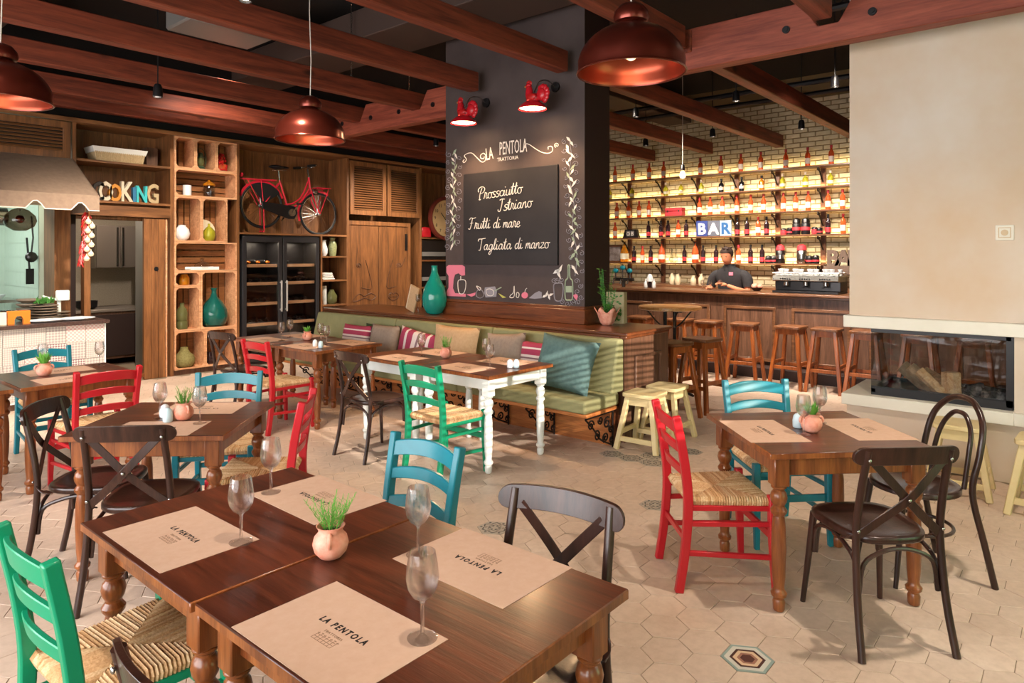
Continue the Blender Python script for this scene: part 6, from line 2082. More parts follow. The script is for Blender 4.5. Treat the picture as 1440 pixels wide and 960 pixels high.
# red box, signs
p = at(840 + 437 / 4, 360, X=SX + .03)
t = thing('red_case', 'dark red case lying on the middle bar shelf', 'case', (SX + .03, p.y, SZ[2] + .0005))
obj('lid', MB().box(-.07, .07, -.17, .17, .09, .15), M['red_label'], t, bevel=.008)
obj('body', MB().box(-.07, .07, -.17, .17, 0, .087), M['red_label'], t, bevel=.008)
obj('clasp', MB().box(-.075, -.07, -.12, -.10, .07, .11).box(-.075, -.07, .10, .12, .07, .11), M['steel'], t)
p0_, p1_ = at(840 + 557 / 4, 360, X=SX - .06), at(840 + 757 / 4, 360, X=SX - .06)
wd = (p0_.y - p1_.y) / 3
for i, (ch_, cb, cf) in enumerate((('B', '#243470', '#d8d4dc'), ('A', '#50525e', '#e4e0e0'), ('R', '#8a98a6', '#124c80'))):
    t = thing('letter_tile', 'square tin sign with the letter %s on the second lowest bar shelf' % ch_, 'sign', (SX - .06, p0_.y - wd * (i + .5), SZ[1] + .0005), 0, 'letter tiles spelling the bar sign')
    obj('plate', MB().box(-.012, .012, -wd / 2 + .003, wd / 2 - .003, 0, .27), plain('letter_tile_ground_' + ch_, cb, .6, var=cb), t, bevel=.003)
    o = letter(ch_, .27, plain('letter_tile_ink_' + ch_, cf, .6), t, (-.0135, 0, .04), rot=(pi / 2, 0, -pi / 2), ext=.001, fat=.008)
    t.rotation_euler = (0, radians(-2), 0)
p = at(840 + 192 / 4, 360, X=SX - .02)
t = thing('date_block', 'dark slanted block with two pale characters on the second lowest bar shelf', 'sign', (SX - .02, p.y, SZ[1] + .0005))
obj('block', MB().prism([(-.17, 0), (.17, 0), (.12, .16), (-.12, .16)], .08, Matrix(((0, 0, 1, -.04), (-1, 0, 0, 0), (0, 1, 0, 0), (0, 0, 0, 1)))), M['black'], t, smooth=False)
for y, c_ in ((.045, 'O'), (-.045, 'B')):
    obj('card', MB().box(-.046, -.041, y - .036, y + .036, .03, .13), M['grey'], t)
    letter(c_, .1, M['chalk'], t, (-.048, y, .045), rot=(pi / 2, 0, -pi / 2), ext=.001)
# coffee tins and grinders
def tin(x, r_, z0, h, rad, m1, m2, lab):
    p = at(840 + x / 4.0, 360, X=SX + .02)
    t = thing('coffee_tin', lab, 'tin', (SX + .02, p.y, SZ[r_] + .0005), 0, 'coffee tins and pots on the bar shelves')
    obj('body', MB().lathe([(rad * .9, 0), (rad, .01), (rad, h * .62), (rad * .8, h * .7)], 18), m1, t)
    obj('lid', MB().lathe([(rad * .85, h * .68), (rad * .95, h * .72), (rad * .8, h * .92), (rad * .3, h), (.001, h)], 18), m2, t)
    obj('band', MB().lathe([(rad * 1.02, h * .25), (rad * 1.02, h * .45)], 18, cap=False), M['red_label'] if m2 is not M['red_label'] else M['steel'], t)
for x, r_, h, rad, m1, m2, lab in (
        (1048, 1, .11, .05, 'red_label', 'black', 'low dark red pot beside the tall tins on the second lowest bar shelf'),
        (1082, 1, .12, .05, 'black', 'black', 'low black pot touching the tall tins on the second lowest bar shelf'),
        (1120, 1, .27, .065, 'black', 'dark_steel', 'tall black coffee tin nearer the column on the second lowest bar shelf'),
        (1172, 1, .27, .07, 'black', 'dark_steel', 'tall black coffee tin nearer the chimney on the second lowest bar shelf'),
        (1222, 1, .12, .05, 'red_label', 'black', 'low dark red pot beyond the tall tins on the second lowest bar shelf'),
        (1250, 1, .11, .05, 'black', 'black', 'small black pot closest to the last upright on the second lowest shelf'),
        (962, 0, .13, .055, 'black', 'black', 'low black pot beside the last dark bottle on the lowest shelf'),
        (992, 0, .13, .055, 'black', 'dark_steel', 'low black pot before the red topped grinder'),
        (1030, 0, .31, .075, 'dark_steel', 'red_label', 'steel coffee grinder with a straight red top on the lowest shelf'),
        (1150, 0, .31, .08, 'steel', 'red_label', 'steel coffee grinder with a dark red rounded top on the lowest shelf'),
        (1195, 0, .13, .055, 'black', 'black', 'low black pot beyond the rounded grinder'),
        (1230, 0, .14, .055, 'black', 'dark_steel', 'last low black pot before the metal letters')):
    tin(x, r_, 0, h, rad, M[m1], M[m2], lab)
# metal letters beside the chimney, picture frame, wreath
for i, ch_ in enumerate('BAR'):
    p = at(1172 + 15 * i, 380, X=SX)
    o = letter(ch_, .34, M['sign_wood'], None, (SX - .02, p.y, SZ[0] - .03), rot=(pi / 2, 0, -pi / 2), ext=.03, name='metal_letter', fat=.012)
    tag(o, 'grey weathered letter %s standing beside the chimney breast' % ch_, 'letter', 'weathered letters beside the chimney')
tag(obj('letter_shelf', MB().box(SX - .12, SX + .17, 1.9, at(1160, 372, X=SX).y - .01, SZ[0] - .16, SZ[0] - .03), M['sign_wood']), 'grey wooden ledge carrying the weathered letters', 'shelf')
p = at(840 + 92 / 4, 360, X=SX + .08)
t = thing('picture_frame', 'small framed picture leaning at the column end of the lowest bar shelf', 'picture', (SX + .08, p.y, SZ[0] + .0005))
obj('frame', MB().box(-.015, .015, -.19, .19, 0, .33), M['stool_seat'], t, bevel=.004)
obj('print', MB().box(-.018, -.015, -.16, .16, .03, .3), plain('muted_print', '#6c5c54', .6, var='#b4a8a4', nscale=9), t)
# low wall glasses rail
for i, (px, hh) in enumerate(((945, .2), (953, .19), (975, .17), (986, .2))):
    p = at(px, 402, X=10.9)
    o = obj('carafe', MB().lathe([(.04, 0), (.05, .02), (.05, hh * .6), (.025, hh * .8), (.03, hh)], 14), plain('pale_carafe_glass%d' % i, '#b4a488', .2), angle=50, loc=(10.9, p.y, 1.1205))
    tag(o, '%s pale carafe on the back counter' % ['column side', 'second', 'third', 'bartender side'][i], 'carafe', 'pale carafes on the back counter')
bcn = thing('back_counter', 'low back counter under the bottle shelves behind the bartender', 'counter')
obj('top', MB().box(10.7, 11.48, 1.2, 7.6, 1.08, 1.12), M['bar_top'], bcn)
obj('body', MB().box(10.75, 11.48, 1.2, 7.6, 0, 1.08), M['bar'], bcn)

# beer taps, bottles on the bar
p = at(877, 399, X=9.5)
t = thing('beer_tap', 'triple beer tap tower with teal handles at the column end of the bar', 'tap', (9.5, p.y, 1.1235))
obj('tower', MB().tube([(0, 0, 0), (0, 0, .12)], .03, 12).tube([(0, -.18, .12), (0, .18, .12)], .028, 12), M['dark_steel'], t)
for y in (-.13, .0, .13):
    h_ = .02 if y else .07
    k = obj('tap', MB().tube([(-.02, y, .12), (-.09, y, .11), (-.1, y, .05)], .012, 8).tube([(-.03, y, .14), (-.03, y, .2 + h_)], .011, 8), M['steel'], t)
    obj('handle', MB().ball((-.03, y, .24 + h_), .05, 12, 8, (.5, 1, .8)), M['teal'], k)
p = at(914, 400, X=9.5)
t = thing('garnish_stand', 'small white and purple bottle stand on the bar beside the taps', 'stand', (9.5, p.y, 1.1235))
for i, (a_, c_) in enumerate(((-.07, 'porcelain'), (0, 'g_dark'), (.07, 'porcelain'))):
    obj('flask', MB().lathe([(.025, 0), (.035, .02), (.03, .08), (.012, .11), (.012, .14)], 12, (0, a_, 0)), M[c_], t)
obj('sugar_dome', MB().lathe([(.05, .1), (.05, .15), (.03, .2), (.001, .22)], 14), M['porcelain'], t)
p = at(1064, 402, X=9.6)
t = thing('fruit_bowl', 'small bowl with orange fruit on the bar beside the bartender', 'bowl', (9.6, p.y, 1.1235))
obj('bowl', MB().lathe([(.04, 0), (.09, .05), (.085, .05), (.035, .01), (.001, .01)], 18), M['g_dark'], t)
for i, (a_, b__) in enumerate(((.03, .03), (-.04, .02), (0, -.045))):
    tag(obj('orange', MB().ball((9.6 + a_, p.y + b__, 1.1235 + .07), .038, 12, 8), M['terracotta']), ['orange fruit at the front of the small bowl', 'orange fruit at the back of the small bowl', 'orange fruit at the chimney side of the small bowl'][i], 'orange', 'oranges in the bowl')
# espresso machine
pa, pb = at(1092, 400, X=9.5), at(1184, 400, X=9.5)
ym, hw = (pa.y + pb.y) / 2, (pa.y - pb.y) / 2
t = thing('espresso_machine', 'wide chrome three group espresso machine on the bar', 'coffee machine', (9.55, ym, 1.1235))
obj('base', MB().box(-.22, .22, -hw, hw, 0, .03), M['black'], t, bevel=.004)
obj('body', MB().box(-.1, .22, -hw, hw, .03, .16), M['dark_steel'], t, bevel=.008)
obj('front_panel', MB().prism([(-.20, .155), (-.22, .17), (-.20, .235), (.2, .235), (.2, .155)], hw * 2, Matrix(((1, 0, 0, 0), (0, 0, 1, -hw), (0, 1, 0, 0), (0, 0, 0, 1)))), M['steel'], t, bevel=.004)
obj('cup_rail', MB().tube([(-.2, -hw, .27), (.2, -hw, .27), (.2, hw, .27), (-.2, hw, .27)], .006, 6, closed=True).tube([(-.2, -hw, .235), (-.2, -hw, .27)], .005, 5).tube([(-.2, hw, .235), (-.2, hw, .27)], .005, 5), M['steel'], t)
for s in (-.6, 0, .6):
    g_ = obj('group_head', MB().lathe([(.035, .1), (.035, .15), (.001, .15)], 14, (-.15, s * hw, 0)), M['steel'], t)
    obj('portafilter', MB().tube([(-.15, s * hw, .1), (-.3, s * hw, .085)], .012, 8).lathe([(.03, .085), (.03, .105), (.001, .105)], 12, (-.15, s * hw, 0)), M['black'], g_)
    k = MB()
    for q in range(5):
        k.box(-.222, -.212, s * hw - .07 + q * .03, s * hw - .055 + q * .03, .185, .2)
    obj('buttons', k, M['black'], t)
cupb = obj('cup', MB().lathe([(.018, 0), (.022, .003), (.034, .045), (.031, .045), (.02, .006), (.001, .006)], 14), M['porcelain'], angle=50)
first = True
for row in range(2):
    for q in range(13):
        y = hw * .92 - q * hw * 1.84 / 12
        lab = 'white cup, %s from the column, %s row on the espresso machine' % (ordn[q], ['front', 'rear'][row])
        for lv in range(2 if (q + row) % 3 else 1):
            o = cupb if first else cupb.copy()
            if not first: C.objects.link(o)
            first = False
            o.location = (9.55 - .13 + row * .14, ym + y, 1.1235 + .236 + lv * .042)
            tag(o, lab + (', upper' if lv else ', lower'), 'cup', 'cups stacked on the espresso machine')

# ================================================================== BARTENDER
def skin_mesh(name, joints, edges, mat, parent, root=0, sub=2):
    me = bpy.data.meshes.new(name)
    me.from_pydata([j[0] for j in joints], edges, [])
    o = bpy.data.objects.new(name, me)
    C.objects.link(o)
    if parent: o.parent = parent
    s = o.modifiers.new('skin', 'SKIN')
    s.use_smooth_shade = True
    lay = me.skin_vertices[0].data
    for i, j in enumerate(joints):
        r = j[1]
        lay[i].radius = r if isinstance(r, tuple) else (r, r)
        lay[i].use_root = (i == root)
    sb = o.modifiers.new('sub', 'SUBSURF')
    sb.levels = sub; sb.render_levels = sub
    me.materials.append(mat)
    return o
bp_ = at(1028, 400, X=10.02)
ps_ = thing('person', 'bartender in a charcoal short sleeved shirt drying a glass behind the bar', 'person', (10.02, bp_.y, 0), pi - .10)
ps_.scale = (1.08, 1.08, 1.0)
# local frame: +X is where he faces, +Y his left hand side
hh_ = 1.0
J = [((0, 0, .96), .11), ((.0, 0, 1.12), .10), ((.02, 0, 1.28), .10), ((.03, 0, 1.37), .07), ((.055, 0, 1.45), .05), ((.085, 0, 1.53), .052),
     ((.01, .17, 1.35), .05), ((.02, .26, 1.20), .048), ((.05, .27, 1.08), .042), ((.20, .20, 1.13), .036), ((.29, .09, 1.19), .027),
     ((.01, -.17, 1.35), .05), ((.02, -.27, 1.20), .048), ((.04, -.30, 1.07), .042), ((.18, -.24, 1.13), .036), ((.29, -.17, 1.155), .027),
     ((0, .10, .86), .10), ((0, .11, .48), .065), ((0, .12, .08), .045), ((.12, .13, .04), .04),
     ((0, -.10, .86), .10), ((0, -.11, .48), .065), ((0, -.12, .08), .045), ((.12, -.13, .04), .04)]
E_ = [(0, 1), (1, 2), (2, 3), (3, 4), (4, 5), (3, 6), (6, 7), (7, 8), (8, 9), (9, 10), (3, 11), (11, 12), (12, 13), (13, 14), (14, 15), (0, 16), (16, 17), (17, 18), (18, 19), (0, 20), (20, 21), (21, 22), (22, 23)]
skin_mesh('body', J, E_, M['skin'], ps_)
# head shaped from rings, tilted down toward the hands
hd_ = MB()
prof = [(.0, 0, .035), (.02, .045, .045), (.045, .064, .058), (.08, .078, .068), (.12, .088, .074), (.155, .093, .077), (.19, .090, .075), (.215, .075, .064), (.235, .045, .04), (.243, .0, .0)]
vs, fs = [], []
n = 20
for i, (z, a_, b__) in enumerate(prof):
    fx = .018 if z < .1 else 0.0
    for j in range(n):
        q = 2 * pi * j / n
        x = (a_ if a_ else .03 if i == 0 else .001) * cos(q) + fx * (1 if cos(q) > 0 else 0) * max(cos(q), 0)
        y = (b__ if b__ else .001) * sin(q)
        # nose, brow and eye hollows
        if cos(q) > .9 and .07 < z < .13: x += .016 * (1 - abs(z - .085) / .05)
        vs.append((x, y, z))
for i in range(len(prof) - 1):
    for j in range(n):
        fs.append((i * n + j, i * n + (j + 1) % n, (i + 1) * n + (j + 1) % n, (i + 1) * n + j))
fs += [tuple(reversed(range(n))), tuple(range((len(prof) - 1) * n, len(prof) * n))]
hd_.add(vs, fs)
hd_.ball((.088, 0, .085), .014, 8, 6, (1, .8, 1.2))
for s in (-1, 1):
    hd_.ball((-.005, s * .076, .105), .022, 8, 6, (.7, .3, 1.3))
head = obj('head', hd_, M['skin'], ps_, angle=80)
head.location = (.085, 0, 1.505); head.rotation_euler = (0, radians(16), 0)
for s in (-1, 1):
    obj('eye', MB().ball((.079, s * .028, .118), .0085, 8, 6, (.6, 1.2, .6)), M['ink'], head)
    obj('eyebrow', MB().tube([(.086, s * .014, .134), (.084, s * .03, .138), (.076, s * .043, .134)], .004, 5), M['hair'], head)
obj('mouth', MB().tube([(.088, -.022, .045), (.094, 0, .044), (.088, .022, .045)], .004, 5), plain('lips', '#9a5040', .5), head)
hr = MB()
vs, fs = [], []
hp = [(.10, .06, .078), (.14, .075, .083), (.18, .092, .084), (.21, .088, .076), (.235, .066, .056), (.252, .03, .028), (.256, 0, 0)]
for z, a_, b__ in hp:
    for j in range(n):
        q = 2 * pi * j / n
        back = cos(q) < .35
        zz = z if back else max(z, .185)
        x = a_ * cos(q) if not (cos(q) < 0) else (a_ + .03 * (1 - max(0, z - .14) / .12)) * cos(q)
        vs.append((x * 1.03 - .003, b__ * sin(q) * 1.0, zz))
for i in range(len(hp) - 1):
    for j in range(n):
        fs.append((i * n + j, i * n + (j + 1) % n, (i + 1) * n + (j + 1) % n, (i + 1) * n + j))
fs.append(tuple(range((len(hp) - 1) * n, len(hp) * n)))
hr.add(vs, fs)
for i in range(16):
    hr.ball((.05 - .008 * i, .05 * sin(i * 1.9), .238 + .01 * cos(i)), .016, 6, 4, (1.2, 1, .8))
obj('hair', hr, M['hair'], head, angle=80)
# shirt with short sleeves and collar
k = MB()
rg = [(.92, .125, .18, 0), (1.1, .125, .18, 0), (1.24, .135, .205, .01), (1.32, .13, .225, .015), (1.38, .11, .215, .02), (1.42, .092, .165, .03), (1.45, .078, .105, .04), (1.475, .066, .072, .05), (1.50, .062, .066, .055)]
nn = 26
vs = [(cx_ + a_ * cos(2 * pi * j / nn), b_ * sin(2 * pi * j / nn), z_) for z_, a_, b_, cx_ in rg for j in range(nn)]
k.add(vs, [(i * nn + j, i * nn + (j + 1) % nn, (i + 1) * nn + (j + 1) % nn, (i + 1) * nn + j) for i in range(len(rg) - 1) for j in range(nn)])
for s, q in ((1, [(.015, .13, 1.345), (.015, .20, 1.335), (.02, .25, 1.27), (.03, .275, 1.16)]), (-1, [(.015, -.13, 1.345), (.015, -.20, 1.335), (.02, -.26, 1.27), (.035, -.295, 1.15)])):
    pp = spline(q, 5)
    k.tube(pp, [.066 + .010 * sin(pi * i / (len(pp) - 1)) for i in range(len(pp))], 14)
obj('shirt', k, M['shirt'], ps_, angle=80)
k = MB()
for s in (-1, 1):
    k.add([(.10, s * .01, 1.43), (.13, s * .03, 1.40), (.08, s * .10, 1.44), (.02, s * .085, 1.50), (.08, s * .055, 1.50)], [(0, 1, 2, 3, 4)])
col_ = obj('collar', k, M['shirt'], ps_)
md = col_.modifiers.new('t', 'SOLIDIFY'); md.thickness = .008
obj('name_badge', MB().cbox((.142, .075, 1.355), (.008, .06, .05)), M['chalk_pink'], ps_)
obj('trousers', MB().tube([(0, .10, .90), (0, .11, .48), (0, .12, .06)], [.12, .08, .07], 12).tube([(0, -.10, .90), (0, -.11, .48), (0, -.12, .06)], [.12, .08, .07], 12), M['col_dark'], ps_)
# hands: palm with five fingers each, closed on the glass
def hand(base, tip, s, parent, curl=.8):
    base, tip = V(base), V(tip)
    f = (tip - base).normalized()
    up = V((0, 0, 1)); side = f.cross(up).normalized() * s
    up = side.cross(f).normalized() * (1 if side.cross(f).z > 0 else -1)
    J_ = [(base, .024), (base + f * .045, (.024, .032)), (base + f * .085, (.018, .034))]
    ed = [(0, 1), (1, 2)]
    for i, (o_, L) in enumerate(((-.028, .062), (-.01, .075), (.01, .07), (.028, .055))):
        b0_ = len(J_)
        r0 = base + f * .085 + side * o_
        J_ += [(r0 + f * .02, .0095), (r0 + f * (.02 + L * .4) - up * .012 * curl, .009), (r0 + f * (.02 + L * .62) - up * (.035 * curl), .0085), (r0 + f * (.01 + L * .5) - up * (.055 * curl), .0075)]
        ed += [(2, b0_), (b0_, b0_ + 1), (b0_ + 1, b0_ + 2), (b0_ + 2, b0_ + 3)]
    b0_ = len(J_)
    r0 = base + f * .03 - side * .028
    J_ += [(r0, .012), (r0 + f * .03 - side * .018 - up * .015, .011), (r0 + f * .055 - side * .012 - up * .035, .0095)]
    ed += [(0, b0_), (b0_, b0_ + 1), (b0_ + 1, b0_ + 2)]
    return skin_mesh('hand', J_, ed, M['skin'], parent, 0, 1)
hand((.29, .09, 1.19), (.36, .02, 1.22), 1, ps_)
hand((.29, -.17, 1.155), (.37, -.12, 1.16), -1, ps_, .5)
Rg = ps_
gl2 = thing('polished_glass', 'wine glass held and dried by the bartender', 'glass', (10.02 - .40, bp_.y - .0, 1.21))
gl2.rotation_euler = (0, radians(-70), radians(20))
obj('bowl', MB().lathe([(.002, -.0), (.03, .012), (.04, .045), (.034, .085), (.032, .085), (.037, .045), (.028, .016), (.001, .004)], 20), M['glass'], gl2, angle=60)
obj('stem', MB().tube([(0, 0, 0), (0, 0, -.07)], .004, 6).lathe([(.001, -.07), (.033, -.074), (.033, -.077), (.001, -.077)], 18), M['glass'], gl2)
for i, dy in enumerate((.02, .10)):
    o = gobj.copy(); C.objects.link(o)
    o.location = (9.62, bp_.y + .12 + dy * 1.6, 1.124); o.scale = (.7, .7, .7)
    o['label'] = ['small wine glass on the bar right under the bartender hands', 'small wine glass on the bar at the bartender elbow'][i]

# ================================================================== CHALK DRAWINGS
BXF = cx0 - .002
chalk = thing('chalk_drawing', 'chalk lettering, olive garland and kitchen drawings on the blackboard column', 'drawing', (0, 0, 0))
pn = thing('menu_board', 'black chalk menu board listing four dishes in white script', 'menu board', (0, 0, 0))
a = at(651, 244.7, X=5.42); b_ = at(783.4, 373, X=5.42)
obj('slate', MB().box(5.425, 5.452, b_.y, a.y, b_.z, 2.535), M['board_in'], pn, bevel=.003)
def chalkline(mb, pts, r=.0045, X=BXF, n=5):
    w_ = [at(x, y, X=X) for x, y in pts]
    q = spline(w_, n) if len(w_) > 2 else w_
    mb.sweep(q, [(-r, -.0012), (r, -.0012), (r, .0012), (-r, .0012)], up=(1, 0, 0)) if False else mb.tube(q, r, 4)
def off(n_):
    return None
G = {
 'P': ([[(.35, 0), (.3, .7), (.45, 1.5), (.6, 1.95)], [(-.05, 1.35), (-.1, 1.8), (.3, 2.15), (.85, 2.1), (1.15, 1.7), (.95, 1.2), (.5, 1.0)], [(.2, .05), (.35, -.08), (.55, .02)]], 1.15),
 'r': ([[(0, 0), (.12, .5), (.15, 1.0), (.2, 1.1), (.4, .92), (.5, .95), (.42, .35), (.55, .02), (.75, .15)]], .72),
 'o': ([[(.5, .95), (.2, .9), (.05, .45), (.25, .02), (.6, .05), (.72, .5), (.5, .95), (.62, .85), (.95, .9)]], .88),
 's': ([[(.62, .88), (.38, 1.02), (.12, .85), (.2, .6), (.5, .42), (.52, .12), (.25, -.03), (-.02, .1)]], .68),
 'c': ([[(.65, .8), (.45, .98), (.12, .75), (.08, .25), (.4, 0), (.7, .2)]], .7),
 'i': ([[(0, .1), (.15, .95), (.12, .3), (.25, 0), (.5, .25)], [(.22, 1.4), (.25, 1.5)]], .5),
 'u': ([[(.05, .95), (.02, .3), (.2, 0), (.5, .15), (.65, .95), (.6, .3), (.72, 0), (.95, .25)]], .92),
 't': ([[(.0, .2), (.3, 1.9), (.18, .5), (.3, 0), (.55, .25)], [(-.1, 1.25), (.5, 1.32)]], .55),
 'I': ([[(-.1, 1.9), (.3, 2.05), (.75, 1.95)], [(.4, 2.0), (.35, 1.0), (.15, 0), (-.2, .05), (-.25, .35)]], .85),
 'a': ([[(.62, .8), (.35, .98), (.05, .5), (.2, .02), (.5, .2), (.68, .95), (.62, .25), (.75, 0), (.98, .25)]], .95),
 'n': ([[(0, 0), (.1, .95), (.08, .4), (.3, .9), (.5, .9), (.52, .3), (.62, 0), (.85, .25)]], .82),
 'm': ([[(0, 0), (.1, .95), (.08, .4), (.28, .9), (.42, .8), (.42, .05)], [(.42, .5), (.6, .9), (.76, .85), (.76, .25), (.88, 0), (1.1, .25)]], 1.05),
 'F': ([[(-.15, 1.7), (.1, 2.05), (.6, 1.95), (1.1, 2.05)], [(.45, 1.98), (.35, 1.0), (.15, 0), (-.2, .05)], [(.05, 1.05), (.65, 1.1)]], 1.05),
 'T': ([[(-.25, 1.6), (-.15, 1.98), (.4, 2.0), (1.1, 2.1)], [(.45, 2.0), (.4, 1.0), (.3, 0), (.0, -.02)]], 1.0),
 'd': ([[(.6, .8), (.35, .98), (.05, .5), (.2, .02), (.5, .2), (.7, 1.0), (.85, 1.95), (.7, .6), (.75, 0), (1.0, .25)]], .98),
 'e': ([[(.05, .45), (.5, .55), (.55, .85), (.3, .98), (.08, .6), (.15, .1), (.45, 0), (.75, .3)]], .72),
 'g': ([[(.62, .8), (.35, .98), (.05, .5), (.2, .02), (.5, .2), (.68, .95), (.6, -.3), (.35, -.85), (.1, -.6), (.5, -.1), (.95, .2)]], .9),
 'l': ([[(0, .2), (.35, 1.5), (.32, 1.95), (.15, 1.6), (.12, .4), (.25, 0), (.5, .25)]], .48),
 'z': ([[(.05, .85), (.3, .98), (.6, .9), (.1, .1), (.4, .02), (.8, .12)]], .78),
 ' ': ([], .6)}
def script(mb, text, p0_, p1_, xh, r=.0045, X=5.4225):
    A, B = at(*p0_, X=X), at(*p1_, X=X)
    tot = sum(G[c_][1] for c_ in text)
    dirv = (B - A) / tot
    up = V((0, 0, 1)) * xh
    u = 0
    for c_ in text:
        st, adv = G[c_]
        for s_ in st:
            pts = [A + dirv * (u + x + .12 * y) + up * y for x, y in s_]
            mb.tube(spline(pts, 4) if len(pts) > 2 else pts, r, 4)
        u += adv
for txt, p0_, p1_, xh in (('Prossciutto', (672, 281), (734, 271), .062), ('Istriano', (702, 297), (748, 290.5), .062), ('Frutti di mare', (660, 322), (731, 319), .06), ('Tagliata di manzo', (673, 351.5), (772, 348.5), .06)):
    tot_ = sum(G[c_][1] for c_ in txt); u_ = 0
    for wd__ in txt.split(' '):
        wl = sum(G[c_][1] for c_ in wd__)
        q0 = [p0_[i] + (p1_[i] - p0_[i]) * u_ / tot_ for i in (0, 1)]; q1 = [p0_[i] + (p1_[i] - p0_[i]) * (u_ + wl) / tot_ for i in (0, 1)]
        k = MB()
        script(k, wd__, q0, q1, xh)
        obj('lettering', k, M['chalk'], pn)
        u_ += wl + G[' '][1]
# painted title
def slanted(txt, size, pa_, X, mat, sx=.8):
    A = at(*pa_, X=X)
    o = letter(txt, size, mat, chalk, A, rot=(pi / 2, 0, -pi / 2), ext=.001, align='LEFT', sx=sx)
    return o
slanted('LA', .19, (683.5, 225.5), BXF, M['chalk'], .5).rotation_euler = (pi / 2, radians(-6), -pi / 2)
slanted('PENTOLA', .20, (702, 218), BXF, M['chalk'], .44)
slanted('TRATTORIA', .055, (699, 227), BXF, M['chalk'], 1.0)
k = MB()
def spir(cx, cy, r, start, flip, turns=1.3):
    return [(cx + r * (1 - .8 * i / 12) * cos(start + flip * turns * 2 * pi * i / 12), cy + r * (1 - .8 * i / 12) * sin(start + flip * turns * 2 * pi * i / 12)) for i in range(13)]
chalkline(k, [(653, 224), (651, 227), (653, 228.5), (656, 224), (653, 219), (658, 215.5), (664, 215.5), (670, 221), (677, 227.5), (682, 226), (683, 219), (680, 215.5), (676, 218), (676, 222), (680, 223), (681, 220)], .005)
obj('flourish', k, M['chalk'], chalk)
k = MB()
chalkline(k, [(736, 212), (739, 203), (744, 203), (753, 209), (762, 214), (771, 215.5), (777, 212), (776, 206), (771, 206.5), (771, 210)], .005)
chalkline(k, spir(783, 204, 3.5, 2, 1), .004)
obj('flourish', k, M['chalk'], chalk)
# garlands: leaves and curls up both sides
random.seed(5)
def leaf_(mb, x, y, ang, ln, wd_):
    A = at(x, y, X=BXF - .001)
    d_ = V((0, -cos(ang), -sin(ang))); s_ = V((0, sin(ang), -cos(ang)))
    P5 = [A - d_ * ln / 2, A - d_ * ln * .1 + s_ * wd_, A + d_ * ln / 2, A - d_ * ln * .1 - s_ * wd_]
    n_ = len(mb.v)
    mb.add(P5 + [p + V((-.002, 0, 0)) for p in P5], [(0, 3, 2, 1), (4, 5, 6, 7), (0, 1, 5, 4), (1, 2, 6, 5), (2, 3, 7, 6), (3, 0, 4, 7)])
def garland(x0_, x1_, y0_, y1_, nl, wob, nmx):
    for i in range(nl):
        u = i / nl
        x = x0_ + (x1_ - x0_) * u + wob * sin(i * 1.9); y = y0_ + (y1_ - y0_) * u
        k = MB()
        leaf_(k, x, y, radians(90 + random.choice((-38, 38)) + random.uniform(-12, 12)), random.uniform(.07, .10), random.uniform(.011, .017))
        obj('chalk_leaf', k, M['chalk'] if random.random() < .6 else M['chalk_green'], chalk, smooth=False)
    k = MB()
    chalkline(k, [(x0_ + (x1_ - x0_) * u / 10 + wob * .6 * sin(u * 1.7), y0_ + (y1_ - y0_) * u / 10) for u in range(11)], .004)
    for i in range(int(nl * .9)):
        u = (i + .5) / (nl * .9)
        sd_ = 1 if i % 2 else -1
        x = x0_ + (x1_ - x0_) * u + sd_ * random.uniform(6.5, 9); y = y0_ + (y1_ - y0_) * u
        if x < 628 : x = 629.5
        chalkline(k, spir(x, y, random.uniform(3, 4.6), random.uniform(0, 6), sd_, 1.2), .003, n=2)
    obj('chalk_vine', k, M['chalk_grey'], chalk)
garland(639, 636, 214, 352, 26, 2.5, '')
garland(800, 811, 196, 388, 34, 4, '')
# kitchen drawings along the foot
def fill(pts, mat, nm):
    w_ = [at(x, y, X=BXF) for x, y in pts]
    k = MB(); n_ = len(w_)
    k.add(w_ + [p + V((-.002, 0, 0)) for p in w_], [tuple(range(n_)), tuple(reversed(range(n_, 2 * n_)))] + [(i, (i + 1) % n_, n_ + (i + 1) % n_, n_ + i) for i in range(n_)])
    return obj(nm, k, mat, chalk, smooth=False)
def outline(pts, mat, nm, r=.0045, closed=True):
    k = MB(); w_ = spline([at(x, y, X=BXF) for x, y in pts], 4, closed)
    k.tube(w_, r, 4, closed=closed)
    return obj(nm, k, mat, chalk)
fill([(628, 375), (631, 372.5), (650, 372.5), (654, 375), (654, 387), (649, 387.5), (645, 384), (640, 386), (638, 393), (637, 405), (640, 412), (655, 413), (655, 417), (629, 416), (628, 410), (631, 404), (631, 388), (628, 383)], M['chalk_pink'], 'stand_mixer_drawing')
outline([(645, 394), (654, 394), (655, 403), (652, 412), (646, 412), (644, 403)], M['chalk'], 'mixer_bowl_drawing')
outline([(648, 388), (648, 394)], M['chalk'], 'mixer_bowl_drawing', closed=False)
fill([(656, 414), (662, 413), (669, 411), (668, 415), (663, 417)], M['chalk_pink'], 'fish_drawing')
outline([(671, 409), (675, 406), (679, 410), (680, 416), (675, 419), (670, 416)], M['chalk_grey'], 'pepper_mill_drawing')
outline([(670, 402), (676, 405), (674, 408)], M['chalk'], 'pepper_mill_drawing')
fill([(682, 404), (696, 402.5), (699, 409), (698, 417), (683, 418), (681, 411)], M['chalk_grey'], 'pot_drawing')
outline([(684, 408), (689, 406), (694, 409), (693, 415), (686, 415)], M['chalk'], 'pot_drawing', .004)
outline([(696, 409), (701, 406), (705, 404)], M['chalk_green'], 'spoon_drawing', .007, False)
fill([(701, 412), (706, 415), (712, 418), (707, 419), (704, 416)], M['chalk_yellow'], 'lemon_peel_drawing')
